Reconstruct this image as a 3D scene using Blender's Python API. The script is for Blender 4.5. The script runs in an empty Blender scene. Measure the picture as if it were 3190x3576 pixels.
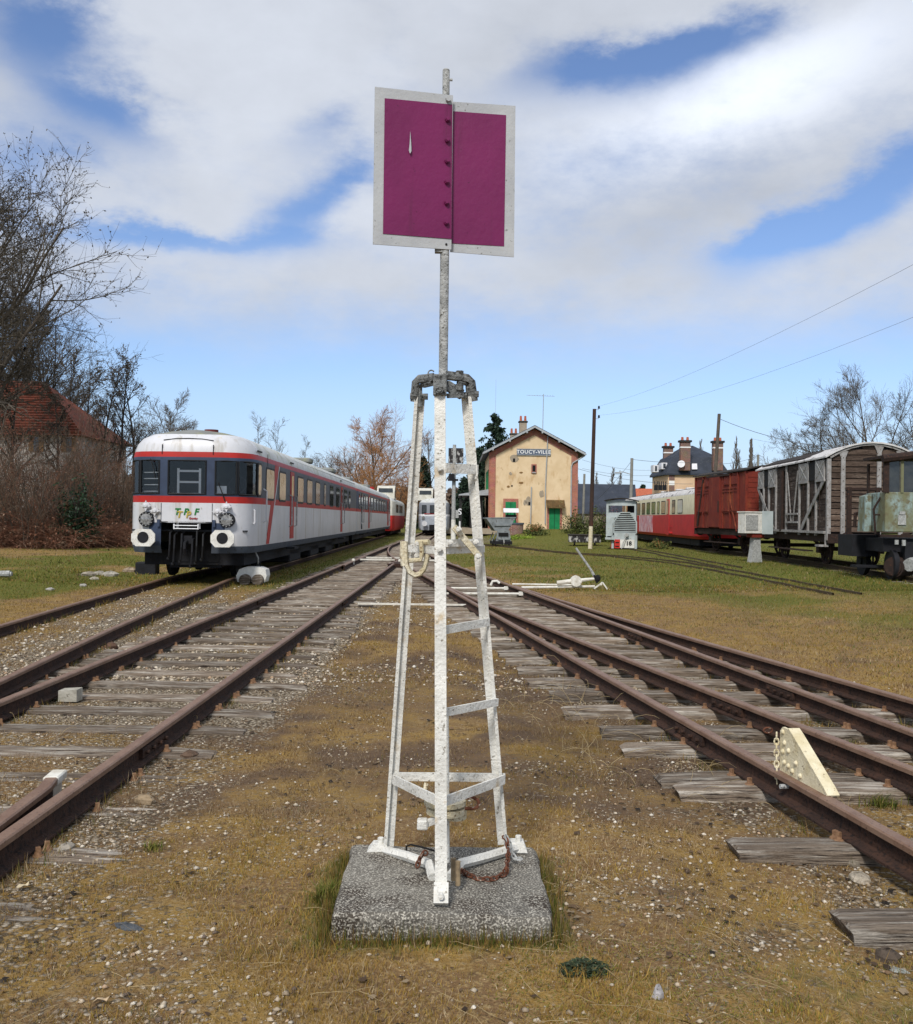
import bpy, math, random
import numpy as np
from mathutils import Matrix, Vector
random.seed(7)
rng = np.random.default_rng(11)
scene = bpy.context.scene
COL = scene.collection
rad = math.radians

# ------------------------------------------------------------------ camera
FPX, CX, CY, PW = 3400.0, 1595.0, 1788.0, 3190.0
CAMZ = 1.61
PITCH, ROLL = math.atan(22 / FPX), rad(0.75)
CM = Matrix.Rotation(math.pi / 2 + PITCH, 4, 'X') @ Matrix.Rotation(ROLL, 4, 'Z')
cam = bpy.data.cameras.new('camera')
cam.sensor_fit = 'HORIZONTAL'
cam.sensor_width = 36.0
cam.lens = 36.0 * FPX / PW
cam.clip_start, cam.clip_end = 0.05, 3000
camo = bpy.data.objects.new('camera', cam)
camo.matrix_world = Matrix.Translation((0, 0, CAMZ)) @ CM
COL.objects.link(camo)
scene.camera = camo

# ------------------------------------------------------------------ sun, sky, exposure
SUN_EL, SUN_AZ = rad(44), rad(197)          # azimuth clockwise from +Y (the view direction)
sd = Vector((math.sin(SUN_AZ) * math.cos(SUN_EL), math.cos(SUN_AZ) * math.cos(SUN_EL), math.sin(SUN_EL)))
sun = bpy.data.lights.new('sun', 'SUN')
sun.energy, sun.angle, sun.color = 2.7, rad(11), (1.0, 0.96, 0.91)
suno = bpy.data.objects.new('sun', sun)
suno.rotation_euler = (-sd).to_track_quat('-Z', 'Y').to_euler()
COL.objects.link(suno)

world = bpy.data.worlds.new('World')
scene.world = world
world.use_nodes = True
wn, wl = world.node_tree.nodes, world.node_tree.links
wn.clear()


def wmath(op, a, b=None, c=None, clamp=False):
    n = wn.new('ShaderNodeMath'); n.operation = op; n.use_clamp = clamp
    for i, v in enumerate((a, b, c)):
        if v is None: continue
        if isinstance(v, (int, float)): n.inputs[i].default_value = v
        else: wl.new(v, n.inputs[i])
    return n.outputs[0]


def wmap(v, a, b, c=0.0, d=1.0, smooth=True):
    n = wn.new('ShaderNodeMapRange')
    n.interpolation_type = 'SMOOTHSTEP' if smooth else 'LINEAR'
    wl.new(v, n.inputs['Value'])
    for k, x in zip(('From Min', 'From Max', 'To Min', 'To Max'), (a, b, c, d)): n.inputs[k].default_value = x
    return n.outputs['Result']


def wnoise(vec, scale, detail=6, rough=0.55, off=(0, 0, 0), stretch=(1, 1, 1)):
    mp = wn.new('ShaderNodeMapping'); wl.new(vec, mp.inputs['Vector'])
    mp.inputs['Location'].default_value = off; mp.inputs['Scale'].default_value = stretch
    n = wn.new('ShaderNodeTexNoise'); wl.new(mp.outputs[0], n.inputs['Vector'])
    n.inputs['Scale'].default_value = scale; n.inputs['Detail'].default_value = detail
    n.inputs['Roughness'].default_value = rough
    return n.outputs['Fac']


SKY_S = 0.12
sky = wn.new('ShaderNodeTexSky'); sky.sky_type = 'NISHITA'; sky.sun_disc = False
sky.sun_elevation, sky.sun_rotation = SUN_EL, SUN_AZ
sky.air_density, sky.dust_density, sky.ozone_density = 1.0, 0.0, 3.0
tc = wn.new('ShaderNodeTexCoord')
dirv = tc.outputs['Generated']
sep = wn.new('ShaderNodeSeparateXYZ'); wl.new(dirv, sep.inputs[0])
sx, sy, sz = sep.outputs
az = wmath('ARCTAN2', sx, sy)
el = wmath('ARCSINE', sz)
azel = wn.new('ShaderNodeCombineXYZ'); wl.new(az, azel.inputs[0]); wl.new(el, azel.inputs[1])
# cloud layer: a soft warp, drifting bands of open sky, then fine wisps
n1 = wnoise(dirv, 4.2, 7, 0.6, (1.3, 0.4, 2.2), (1, 1, 1.7))
n2 = wnoise(dirv, 11.0, 8, 0.62, (4.0, 2.0, 0.0), (1, 1, 2.0))
n3 = wnoise(dirv, 2.2, 4, 0.5, (7.1, 3.0, 1.0), (1, 1, 1.5))
warp = wmath('MULTIPLY', wmath('SUBTRACT', n1, 0.5), 0.16)
warp2 = wmath('MULTIPLY', wmath('SUBTRACT', n2, 0.5), 0.075)
azw = wmath('ADD', az, wmath('ADD', warp, warp2))
elw = wmath('ADD', el, wmath('MULTIPLY', wmath('SUBTRACT', wmath('ADD', n2, n3), 1.0), 0.07))


def lobe(x, y, rx, ry, rot):
    """soft ellipse in the sky, given by a direction (photo units of 1820 px width)"""
    px, py = x * 1.7527 - CX, y * 1.7527
    a0 = math.atan(px / FPX)
    e0 = math.atan((1810 + px * math.sin(ROLL) - py) / FPX * math.cos(a0))
    rx, ry = rx * 1.7527 / FPX, ry * 1.7527 / FPX
    c, s = math.cos(rot), math.sin(rot)
    u, v = wmath('SUBTRACT', azw, a0), wmath('SUBTRACT', elw, e0)
    p = wmath('DIVIDE', wmath('ADD', wmath('MULTIPLY', u, c), wmath('MULTIPLY', v, s)), rx)
    q = wmath('DIVIDE', wmath('SUBTRACT', wmath('MULTIPLY', v, c), wmath('MULTIPLY', u, s)), ry)
    d = wmath('ADD', wmath('MULTIPLY', p, p), wmath('MULTIPLY', q, q))
    return wmath('POWER', 2.718, wmath('MULTIPLY', d, -1.0))


holes = [(50, 30, 170, 70, 0.1, .95), (180, 205, 140, 62, -0.2, .85), (330, 478, 250, 26, 0.06, .85), (650, 395, 140, 52, 0.6, .9),
         (1160, 125, 150, 44, 0.15, 1.0), (1400, 72, 170, 50, 0.35, .95), (1710, 400, 240, 44, 0.45, 1.0), (1540, 478, 150, 30, 0.2, .6),
         (30, 330, 90, 80, 0.0, .5), (640, 250, 90, 40, .6, .35)]
hsum = None
for x, y, rx, ry, rot, w in holes:
    h = wmath('MULTIPLY', lobe(x, y, rx, ry, rot), w)
    hsum = h if hsum is None else wmath('ADD', hsum, h)
gen = wmath('MULTIPLY', wmath('SUBTRACT', n3, 0.5), 1.1)
cov = wmath('ADD', wmath('SUBTRACT', 0.78, hsum), wmath('ADD', gen, wmath('MULTIPLY', wmath('SUBTRACT', n2, 0.5), 1.0)))
low = wmap(elw, 0.135, 0.245)                      # the cloud deck thins out above the horizon
cmask = wmath('MULTIPLY', wmap(cov, -0.12, 0.86), low)
cmask = wmath('MULTIPLY', cmask, 0.95)
# cloud tone: bright crests, grey undersides
bright = lobe(1480, 190, 330, 95, 0.30)
grey = lobe(1480, 385, 330, 70, 0.2)
tone = wmath('ADD', wmath('ADD', 0.60, wmath('MULTIPLY', bright, 0.34)), wmath('MULTIPLY', grey, -0.13))
tone = wmath('ADD', tone, wmath('MULTIPLY', wmath('SUBTRACT', n1, 0.5), 0.35))
tone = wmath('DIVIDE', tone, SKY_S)
ccol = wn.new('ShaderNodeCombineXYZ')
wl.new(wmath('MULTIPLY', tone, 0.93), ccol.inputs[0]); wl.new(wmath('MULTIPLY', tone, 0.985), ccol.inputs[1])
wl.new(wmath('MULTIPLY', tone, 1.09), ccol.inputs[2])
hs = wn.new('ShaderNodeHueSaturation'); wl.new(sky.outputs[0], hs.inputs['Color'])
hs.inputs['Saturation'].default_value = 1.0; hs.inputs['Value'].default_value = 1.04
mixc = wn.new('ShaderNodeMix'); mixc.data_type = 'RGBA'
tn = wn.new('ShaderNodeMix'); tn.data_type = 'RGBA'; tn.blend_type = 'MULTIPLY'; tn.inputs['Factor'].default_value = 1.0
wl.new(hs.outputs[0], tn.inputs['A']); tn.inputs['B'].default_value = (0.88, 0.89, 1.0, 1)
hz_ = wn.new('ShaderNodeMix'); hz_.data_type = 'RGBA'
wl.new(wmap(el, 0.0, 0.20, 0.72, 0.0), hz_.inputs['Factor']); wl.new(tn.outputs['Result'], hz_.inputs['A']); hz_.inputs['B'].default_value = (3.1, 4.2, 6.0, 1)
wl.new(cmask, mixc.inputs['Factor']); wl.new(hz_.outputs['Result'], mixc.inputs['A']); wl.new(ccol.outputs[0], mixc.inputs['B'])
bg = wn.new('ShaderNodeBackground'); bg.inputs['Strength'].default_value = SKY_S
wl.new(mixc.outputs['Result'], bg.inputs['Color'])
wo = wn.new('ShaderNodeOutputWorld'); wl.new(bg.outputs[0], wo.inputs['Surface'])

vs = scene.view_settings
vs.view_transform = 'Standard'; vs.look = 'None'; vs.gamma = 1.0; vs.use_curve_mapping = False
vs.exposure = 0.22

# ------------------------------------------------------------------ pixel -> place
CM3 = CM.to_3x3()


def ray(px, py):
    return CM3 @ Vector(((px - CX) / FPX, -(py - CY) / FPX, -1.0))


def at(px, py, Y):
    d = ray(px, py)
    t = Y / d.y
    return Vector((d.x * t, Y, CAMZ + d.z * t))


def gnd(px, py, z=0.0):
    d = ray(px, py)
    t = (z - CAMZ) / d.z
    return Vector((d.x * t, d.y * t, z))


# ------------------------------------------------------------------ mesh helpers
def V3(p): return Vector(p)


class MB:
    def __init__(s):
        s.v, s.f, s.m = [], [], []

    def add(s, vs, fs, mi=0):
        o = len(s.v)
        s.v += [tuple(p) for p in vs]
        s.f += [tuple(i + o for i in f) for f in fs]
        s.m += [mi] * len(fs)
        return s

    def hexa(s, a, mi=0):
        """8 corners: bottom loop 0-3, top loop 4-7"""
        return s.add(a, [(0, 3, 2, 1), (4, 5, 6, 7), (0, 1, 5, 4), (1, 2, 6, 5), (2, 3, 7, 6), (3, 0, 4, 7)], mi)

    def box(s, c, d, mi=0, rz=0.0, ch=0.0):
        x, y, z = d[0] / 2, d[1] / 2, d[2] / 2
        if ch <= 0:
            P = [(-x, -y, -z), (x, -y, -z), (x, y, -z), (-x, y, -z), (-x, -y, z), (x, -y, z), (x, y, z), (-x, y, z)]
            F = [(0, 3, 2, 1), (4, 5, 6, 7), (0, 1, 5, 4), (1, 2, 6, 5), (2, 3, 7, 6), (3, 0, 4, 7)]
        else:
            P, F = [], []
            for zz, k in ((-z, ch), (-z + ch, 0), (z - ch, 0), (z, ch)):
                a, b = x - k, y - k
                P += [(-a, -b + ch * (k == 0), zz), (-a + ch * (k == 0), -b, zz), (a - ch * (k == 0), -b, zz), (a, -b + ch * (k == 0), zz),
                      (a, b - ch * (k == 0), zz), (a - ch * (k == 0), b, zz), (-a + ch * (k == 0), b, zz), (-a, b - ch * (k == 0), zz)]
            for r in range(3):
                for i in range(8):
                    j = (i + 1) % 8
                    F.append((r * 8 + i, r * 8 + j, r * 8 + 8 + j, r * 8 + 8 + i))
            F += [tuple(range(7, -1, -1)), tuple(range(24, 32))]
        cs, sn = math.cos(rz), math.sin(rz)
        return s.add([(c[0] + p[0] * cs - p[1] * sn, c[1] + p[0] * sn + p[1] * cs, c[2] + p[2]) for p in P], F, mi)

    def bar(s, p, q, w, h, up=(0, 0, 1), mi=0):
        p, q = V3(p), V3(q)
        d = (q - p).normalized()
        u = V3(up)
        a = d.cross(u)
        if a.length < 1e-4: a = d.cross(V3((0, 1, 0)))
        a.normalize(); b = a.cross(d)
        a *= w / 2; b *= h / 2
        return s.hexa([p - a - b, p + a - b, q + a - b, q - a - b, p - a + b, p + a + b, q + a + b, q - a + b], mi)

    def tube(s, pts, r, n=8, mi=0, cap=True, flat=1.0):
        pts = [V3(p) for p in pts]
        k = len(pts)
        rs = r if isinstance(r, (list, tuple)) else [r] * k
        vs, fs = [], []
        ref = None
        for i, p in enumerate(pts):
            d = (pts[min(i + 1, k - 1)] - pts[max(i - 1, 0)])
            if d.length < 1e-9: d = V3((0, 0, 1))
            d.normalize()
            if ref is None:
                ref = d.cross(V3((0, 0, 1)) if abs(d.z) < .9 else V3((0, 1, 0)))
            a = (ref - d * ref.dot(d))
            if a.length < 1e-6: a = d.orthogonal()
            a.normalize(); ref = a
            b = d.cross(a)
            for j in range(n):
                t = 2 * math.pi * j / n
                vs.append(p + a * (math.cos(t) * rs[i]) + b * (math.sin(t) * rs[i] * flat))
        for i in range(k - 1):
            for j in range(n):
                l = (j + 1) % n
                fs.append((i * n + j, i * n + l, i * n + n + l, i * n + n + j))
        if cap:
            fs.append(tuple(range(n - 1, -1, -1)))
            fs.append(tuple(range((k - 1) * n, k * n)))
        return s.add(vs, fs, mi)

    def cyl(s, p, q, r, n=12, r2=None, mi=0):
        return s.tube([p, q], [r, r if r2 is None else r2], n, mi)

    def ball(s, c, r, n=10, m=6, sc=(1, 1, 1), mi=0):
        vs, fs = [], []
        for i in range(m + 1):
            t = math.pi * i / m
            for j in range(n):
                p = 2 * math.pi * j / n
                vs.append((c[0] + r * sc[0] * math.sin(t) * math.cos(p), c[1] + r * sc[1] * math.sin(t) * math.sin(p), c[2] + r * sc[2] * math.cos(t)))
        for i in range(m):
            for j in range(n):
                l = (j + 1) % n
                fs.append((i * n + j, i * n + n + j, i * n + n + l, i * n + l))
        return s.add(vs, fs, mi)

    def prism(s, poly, off, mi=0):
        """closed polygon (3-D points) pushed along a vector"""
        n = len(poly); off = V3(off)
        P = [V3(p) for p in poly]
        vs = P + [p + off for p in P]
        fs = [tuple(range(n - 1, -1, -1)), tuple(range(n, 2 * n))]
        for i in range(n):
            j = (i + 1) % n
            fs.append((i, j, n + j, n + i))
        return s.add(vs, fs, mi)

    def quad(s, a, b, c, d, mi=0):
        return s.add([a, b, c, d], [(0, 1, 2, 3)], mi)

    def build(s, name, mats, parent=None, world=False, smooth=False, sharp=40):
        me = bpy.data.meshes.new(name)
        off = parent.matrix_basis.translation if (world and parent is not None) else None
        if world and parent is not None:
            inv = parent.matrix_basis.inverted()
            vs = [tuple(inv @ Vector(p)) for p in s.v]
        else:
            vs = s.v
        me.from_pydata(vs, [], s.f)
        if not isinstance(mats, (list, tuple)): mats = [mats]
        for m in mats: me.materials.append(m)
        if len(mats) > 1: me.polygons.foreach_set('material_index', s.m)
        if smooth:
            me.polygons.foreach_set('use_smooth', [True] * len(s.f))
            me.set_sharp_from_angle(angle=rad(sharp))
        me.update()
        return obj(name, me, parent)


def obj(name, me, parent=None):
    o = bpy.data.objects.new(name, me)
    COL.objects.link(o)
    if parent is not None: o.parent = parent
    return o


def tag(o, label=None, cat=None, group=None, kind=None):
    if label: o['label'] = label
    if cat: o['category'] = cat
    if group: o['group'] = group
    if kind: o['kind'] = kind
    return o


def thing(name, label, cat, loc=(0, 0, 0), rz=0.0, group=None):
    o = bpy.data.objects.new(name, None)
    o.empty_display_size = 0.1
    COL.objects.link(o)
    o.location = loc; o.rotation_euler = (0, 0, rz)
    o.matrix_basis = Matrix.Translation(loc) @ Matrix.Rotation(rz, 4, 'Z')
    return tag(o, label, cat, group)


def clone(o, parent=None):
    c = o.copy(); COL.objects.link(c)
    c.parent = parent
    for ch in list(o.children): clone(ch, c)
    return c


def npmesh(name, V, F, mat, colors=None, parent=None, smooth=False):
    me = bpy.data.meshes.new(name)
    V = np.asarray(V, np.float32); F = np.asarray(F, np.int32)
    k = F.shape[1]
    me.vertices.add(len(V)); me.vertices.foreach_set('co', V.ravel())
    me.loops.add(F.size); me.loops.foreach_set('vertex_index', F.ravel())
    me.polygons.add(len(F))
    me.polygons.foreach_set('loop_start', np.arange(0, F.size, k, dtype=np.int32))
    me.polygons.foreach_set('loop_total', np.full(len(F), k, np.int32))
    if smooth: me.polygons.foreach_set('use_smooth', np.ones(len(F), bool))
    if colors is not None:
        ca = me.color_attributes.new('tint', 'FLOAT_COLOR', 'POINT')
        c = np.ones((len(V), 4), np.float32); c[:, :3] = colors
        ca.data.foreach_set('color', c.ravel())
    me.materials.append(mat)
    me.update(calc_edges=True)
    return obj(name, me, parent)


_fonts = {}


def text_mesh(body, size, depth, shear=0.0, spacing=1.0, bold=0.0):
    cu = bpy.data.curves.new('txt', 'FONT')
    cu.body = body; cu.size = size; cu.extrude = depth; cu.shear = shear; cu.space_character = spacing
    cu.offset = bold; cu.align_x = 'CENTER'; cu.align_y = 'CENTER'; cu.resolution_u = 3
    o = bpy.data.objects.new('txt', cu)
    COL.objects.link(o)
    dg = bpy.context.evaluated_depsgraph_get()
    me = bpy.data.meshes.new_from_object(o.evaluated_get(dg))
    bpy.data.objects.remove(o); bpy.data.curves.remove(cu)
    return me


def text_obj(name, body, size, depth, mat, parent, loc, rot, **k):
    me = text_mesh(body, size, depth, **k)
    me.materials.clear(); me.materials.append(mat)
    o = obj(name, me, parent)
    o.location = loc; o.rotation_euler = rot
    return o


# ------------------------------------------------------------------ materials
def S(r, g, b):
    f = lambda c: (c / 255 / 12.92) if c <= 10 else ((c / 255 + .055) / 1.055) ** 2.4
    return (f(r), f(g), f(b))


def mat(name, c1, c2=None, scale=4.0, c3=None, s3=18.0, t3=0.62, w3=0.06, rough=0.8, bump=0.25, bs=40.0, metal=0.0, spec=0.3,
        rand=0.0, stretch=(1, 1, 1), c4=None, s4=3.0, t4=0.6, st4=(1, 1, 1), local=False, coat=0.0, tint=False):
    m = bpy.data.materials.new(name); m.use_nodes = True
    nt = m.node_tree; N, L = nt.nodes, nt.links
    N.clear()
    out = N.new('ShaderNodeOutputMaterial'); b = N.new('ShaderNodeBsdfPrincipled')
    L.new(b.outputs[0], out.inputs[0])
    b.inputs['Roughness'].default_value = rough; b.inputs['Metallic'].default_value = metal
    b.inputs['Specular IOR Level'].default_value = spec
    if coat: b.inputs['Coat Weight'].default_value = coat
    if local:
        co = N.new('ShaderNodeTexCoord').outputs['Object']
    else:
        co = N.new('ShaderNodeNewGeometry').outputs['Position']

    def noise(sc, det=5, st=(1, 1, 1), off=0.0):
        mp = N.new('ShaderNodeMapping'); L.new(co, mp.inputs[0]); mp.inputs['Scale'].default_value = st
        mp.inputs['Location'].default_value = (off, off * .7, off * 1.3)
        n = N.new('ShaderNodeTexNoise'); L.new(mp.outputs[0], n.inputs['Vector'])
        n.inputs['Scale'].default_value = sc; n.inputs['Detail'].default_value = det; n.inputs['Roughness'].default_value = .6
        return n.outputs['Fac']

    def mix(f, a, bb):
        x = N.new('ShaderNodeMix'); x.data_type = 'RGBA'
        L.new(f, x.inputs['Factor'])
        for k, v in (('A', a), ('B', bb)):
            if isinstance(v, tuple): x.inputs[k].default_value = (*v, 1)
            else: L.new(v, x.inputs[k])
        return x.outputs['Result']

    def ramp(f, lo, hi):
        r = N.new('ShaderNodeMapRange'); r.interpolation_type = 'SMOOTHSTEP'; L.new(f, r.inputs['Value'])
        r.inputs['From Min'].default_value = lo; r.inputs['From Max'].default_value = hi
        return r.outputs['Result']
    if tint:
        a = N.new('ShaderNodeAttribute'); a.attribute_name = 'tint'
        col = a.outputs['Color']
    else:
        col = N.new('ShaderNodeRGB').outputs[0]; col.default_value = (*c1, 1)
    if c2 is not None: col = mix(ramp(noise(scale, 6, stretch), .32, .68), col, c2)
    if c4 is not None: col = mix(ramp(noise(s4, 6, st4, 5.3), t4 - .09, t4 + .09), col, c4)
    if c3 is not None: col = mix(ramp(noise(s3, 7, stretch, 3.1), t3 - w3, t3 + w3), col, c3)
    if rand:
        oi = N.new('ShaderNodeObjectInfo')
        h = N.new('ShaderNodeHueSaturation'); L.new(col, h.inputs['Color'])
        r = N.new('ShaderNodeMapRange'); L.new(oi.outputs['Random'], r.inputs['Value'])
        r.inputs['To Min'].default_value = 1 - rand; r.inputs['To Max'].default_value = 1 + rand
        L.new(r.outputs['Result'], h.inputs['Value']); col = h.outputs[0]
    L.new(col, b.inputs['Base Color'])
    if bump:
        bp = N.new('ShaderNodeBump'); bp.inputs['Strength'].default_value = bump; bp.inputs['Distance'].default_value = .02
        L.new(noise(bs, 5, stretch), bp.inputs['Height']); L.new(bp.outputs[0], b.inputs['Normal'])
    return m


def glassmat(name, col=(.03, .04, .05), alpha=.35):
    """thin window glass: mirrors the sky, lets some of what is behind through"""
    m = bpy.data.materials.new(name); m.use_nodes = True
    N, L = m.node_tree.nodes, m.node_tree.links
    N.clear()
    out = N.new('ShaderNodeOutputMaterial')
    t = N.new('ShaderNodeBsdfTransparent'); t.inputs[0].default_value = (.93, .95, .96, 1)
    g = N.new('ShaderNodeBsdfGlossy'); g.inputs['Roughness'].default_value = .04; g.inputs[0].default_value = (.9, .95, 1, 1)
    fr = N.new('ShaderNodeFresnel'); fr.inputs[0].default_value = 1.5
    mx = N.new('ShaderNodeMixShader'); L.new(fr.outputs[0], mx.inputs[0]); L.new(t.outputs[0], mx.inputs[1]); L.new(g.outputs[0], mx.inputs[2])
    L.new(mx.outputs[0], out.inputs[0])
    return m


M = {}
M['mast_white'] = mat('peeling_white_paint', S(228, 226, 218), S(204, 202, 194), 7, S(134, 127, 114), 60, .635, .05, rough=.6, bump=.5, bs=70,
                      c4=S(190, 168, 132), s4=9, t4=.68)
M['mast_grey'] = mat('weathered_grey_paint', S(184, 185, 182), S(144, 145, 142), 18, S(84, 82, 76), 70, .60, .06, rough=.7, bump=.6, bs=80)
M['mast_lichen'] = mat('lichen_white_paint', S(222, 214, 190), S(196, 182, 146), 16, S(132, 106, 72), 60, .61, .05, rough=.7, bump=.6, bs=80)
M['sign_grey'] = mat('sign_border_paint', S(180, 182, 182), S(164, 166, 168), 5, S(112, 112, 108), 60, .67, .04, rough=.55, bump=.12, bs=50)
M['violet'] = mat('violet_paint', S(118, 30, 84), S(108, 27, 77), 2.5, S(70, 20, 50), 55, .70, .03, rough=.42, bump=.12, bs=30, c4=S(96, 30, 68), s4=1.6, t4=.66,
                  st4=(9, 9, .6))
M['concrete_base'] = mat('lichen_concrete', S(122, 117, 107), S(88, 84, 77), 3.5, S(204, 198, 184), 125, .565, .10, rough=.95, bump=.9, bs=70,
                         c4=S(62, 52, 42), s4=4, t4=.55)
M['head_grey'] = mat('grimy_grey_paint', S(138, 140, 138), S(96, 98, 97), 20, S(50, 49, 46), 60, .57, .06, rough=.75, bump=.6, bs=80)
M['rust_chain'] = mat('rusty_chain', S(84, 52, 38), S(108, 66, 46), 30, S(178, 166, 150), 40, .60, .04, rough=.9, bump=.4)
M['pipe_buff'] = mat('buff_pipe', S(158, 138, 108), S(120, 104, 82), 20, rough=.8)
M['rail_side'] = mat('rusty_rail_side', S(50, 35, 28), S(68, 46, 35), 9, S(30, 22, 19), 40, .58, .08, rough=.85, bump=.6, bs=60, c4=S(92, 62, 44), s4=3, t4=.66)
M['rail_top'] = mat('rusty_rail_head', S(128, 102, 84), S(112, 84, 66), 6, S(80, 56, 42), 60, .62, .06, rough=.55, bump=.15, bs=80, spec=.5)
M['rail_dull'] = mat('dull_rail', S(58, 48, 34), S(80, 66, 44), 9, S(36, 28, 22), 30, .6, rough=.9, bump=.5)
M['sleeper'] = mat('weathered_sleeper_wood', S(142, 128, 112), S(108, 94, 80), 2.2, S(56, 46, 38), 9, .59, .08, rough=.95, bump=1.0, bs=16,
                   rand=.28, stretch=(.55, 9, 9), c4=S(176, 168, 156), s4=3.2, t4=.56, st4=(.8, 8, 8))
M['screw'] = mat('pale_rusty_screw', S(142, 110, 82), S(112, 82, 60), 40, rough=.8)
M['white_point'] = mat('white_painted_point_rod', S(224, 222, 212), S(196, 190, 176), 8, S(130, 112, 90), 30, .66, rough=.7)
M['yellow_white'] = mat('yellowed_white_paint', S(226, 216, 186), S(206, 192, 154), 9, S(120, 96, 66), 34, .66, .05, rough=.6, bump=.5, bs=60)

# ================================================================== the ground
def sst(a, b, x):
    t = np.clip((np.asarray(x, float) - a) / (b - a), 0, 1)
    return t * t * (3 - 2 * t)


def _h(i, j, s):
    v = np.sin(i * 127.1 + j * 311.7 + s * 74.7) * 43758.5453
    return v - np.floor(v)


def vnoise(x, y, s=0):
    x, y = np.asarray(x, float), np.asarray(y, float)
    i, j = np.floor(x), np.floor(y)
    u, v = x - i, y - j
    u, v = u * u * (3 - 2 * u), v * v * (3 - 2 * v)
    return (_h(i, j, s) * (1 - u) + _h(i + 1, j, s) * u) * (1 - v) + (_h(i, j + 1, s) * (1 - u) + _h(i + 1, j + 1, s) * u) * v


def fbm(x, y, s=0, o=4):
    r, a, t = 0, 1.0, 0
    for k in range(o):
        r = r + a * vnoise(x * 2 ** k, y * 2 ** k, s + k * 3.7); t += a; a *= .55
    return r / t


def XAl(y): return -3.559 + .002 * y
def XAr(y): return -2.053 + .002 * y


def Xr1(y):
    """left rail of the diverging road; past the frog it closes up on the left stock rail"""
    y = np.asarray(y, float)
    t = np.clip((y - 32) / 24.0, 0, 1)
    return np.where(y < 32, 2.75 - .142 * y, (2.75 - .142 * 32) + 24 * (-.142 * t + .5 * .142 * t * t))


def Xr3(y):
    y = np.asarray(y, float)
    t = np.clip((y - 32) / 24.0, 0, 1)
    return np.where(y < 32, 4.239 - .139 * y, (4.239 - .139 * 32) + 24 * (-.142 * t + .5 * .142 * t * t))


def Xr2(y): return np.interp(y, [2.5, 12, 15, 18, 21], [3.978 - .205 * 2.5, 1.518, .93, .33, -.17])
def Xr4(y): return np.interp(y, [2.5, 13, 16, 19, 21.5], [5.575 - .211 * 2.5, 2.84, 2.26, 1.72, 1.31])
def XB(y): return np.interp(y, [0, 2, 8.6, 12.7, 16.2, 23, 120], [-3.75, -4.0, -4.75, -5.19, -5.50, -6.03, -7.15])
def XC(y): return np.interp(y, [10, 22, 30.5, 39, 44, 49, 76, 110], [11.4, 12.3, 12.95, 13.42, 13.42, 13.6, 14.4, 15.4])


def hz(x, y):
    x, y = np.asarray(x, float), np.asarray(y, float)
    z = .12 * sst(4.5, 10, x) * sst(6, 14, y)
    z = z + .62 * sst(62, 88, y) * sst(2.0, 6.0, x) * (1 - sst(11, 15, x) * .8)
    z = z + .30 * sst(-8.2, -14, x) + .35 * sst(-13, -26, x)
    bump = (fbm(x * .9, y * .9, 3) - .5) * .05 + (fbm(x * 4, y * 4, 8) - .5) * .03
    trackA = (np.abs(x - (XAl(y) + .75)) < 1.45) & (y < 60)
    inR = sst(1.35, .7, Xr1(y) - x) * sst(1.1, .55, x - np.where(y < 20, Xr4(y), Xr3(y))) * (y < 60)
    inB = np.abs(x - XB(y)) < 1.3
    inC = np.abs(x - XC(y)) < 1.5
    k = np.where(trackA | inB | inC, .25, 1.0)
    z = z + bump * k - .012
    z = z - .072 * inR
    z = np.where(trackA, z - .012 - .03 * sst(6.5, 10, y), z)
    return z


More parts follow.
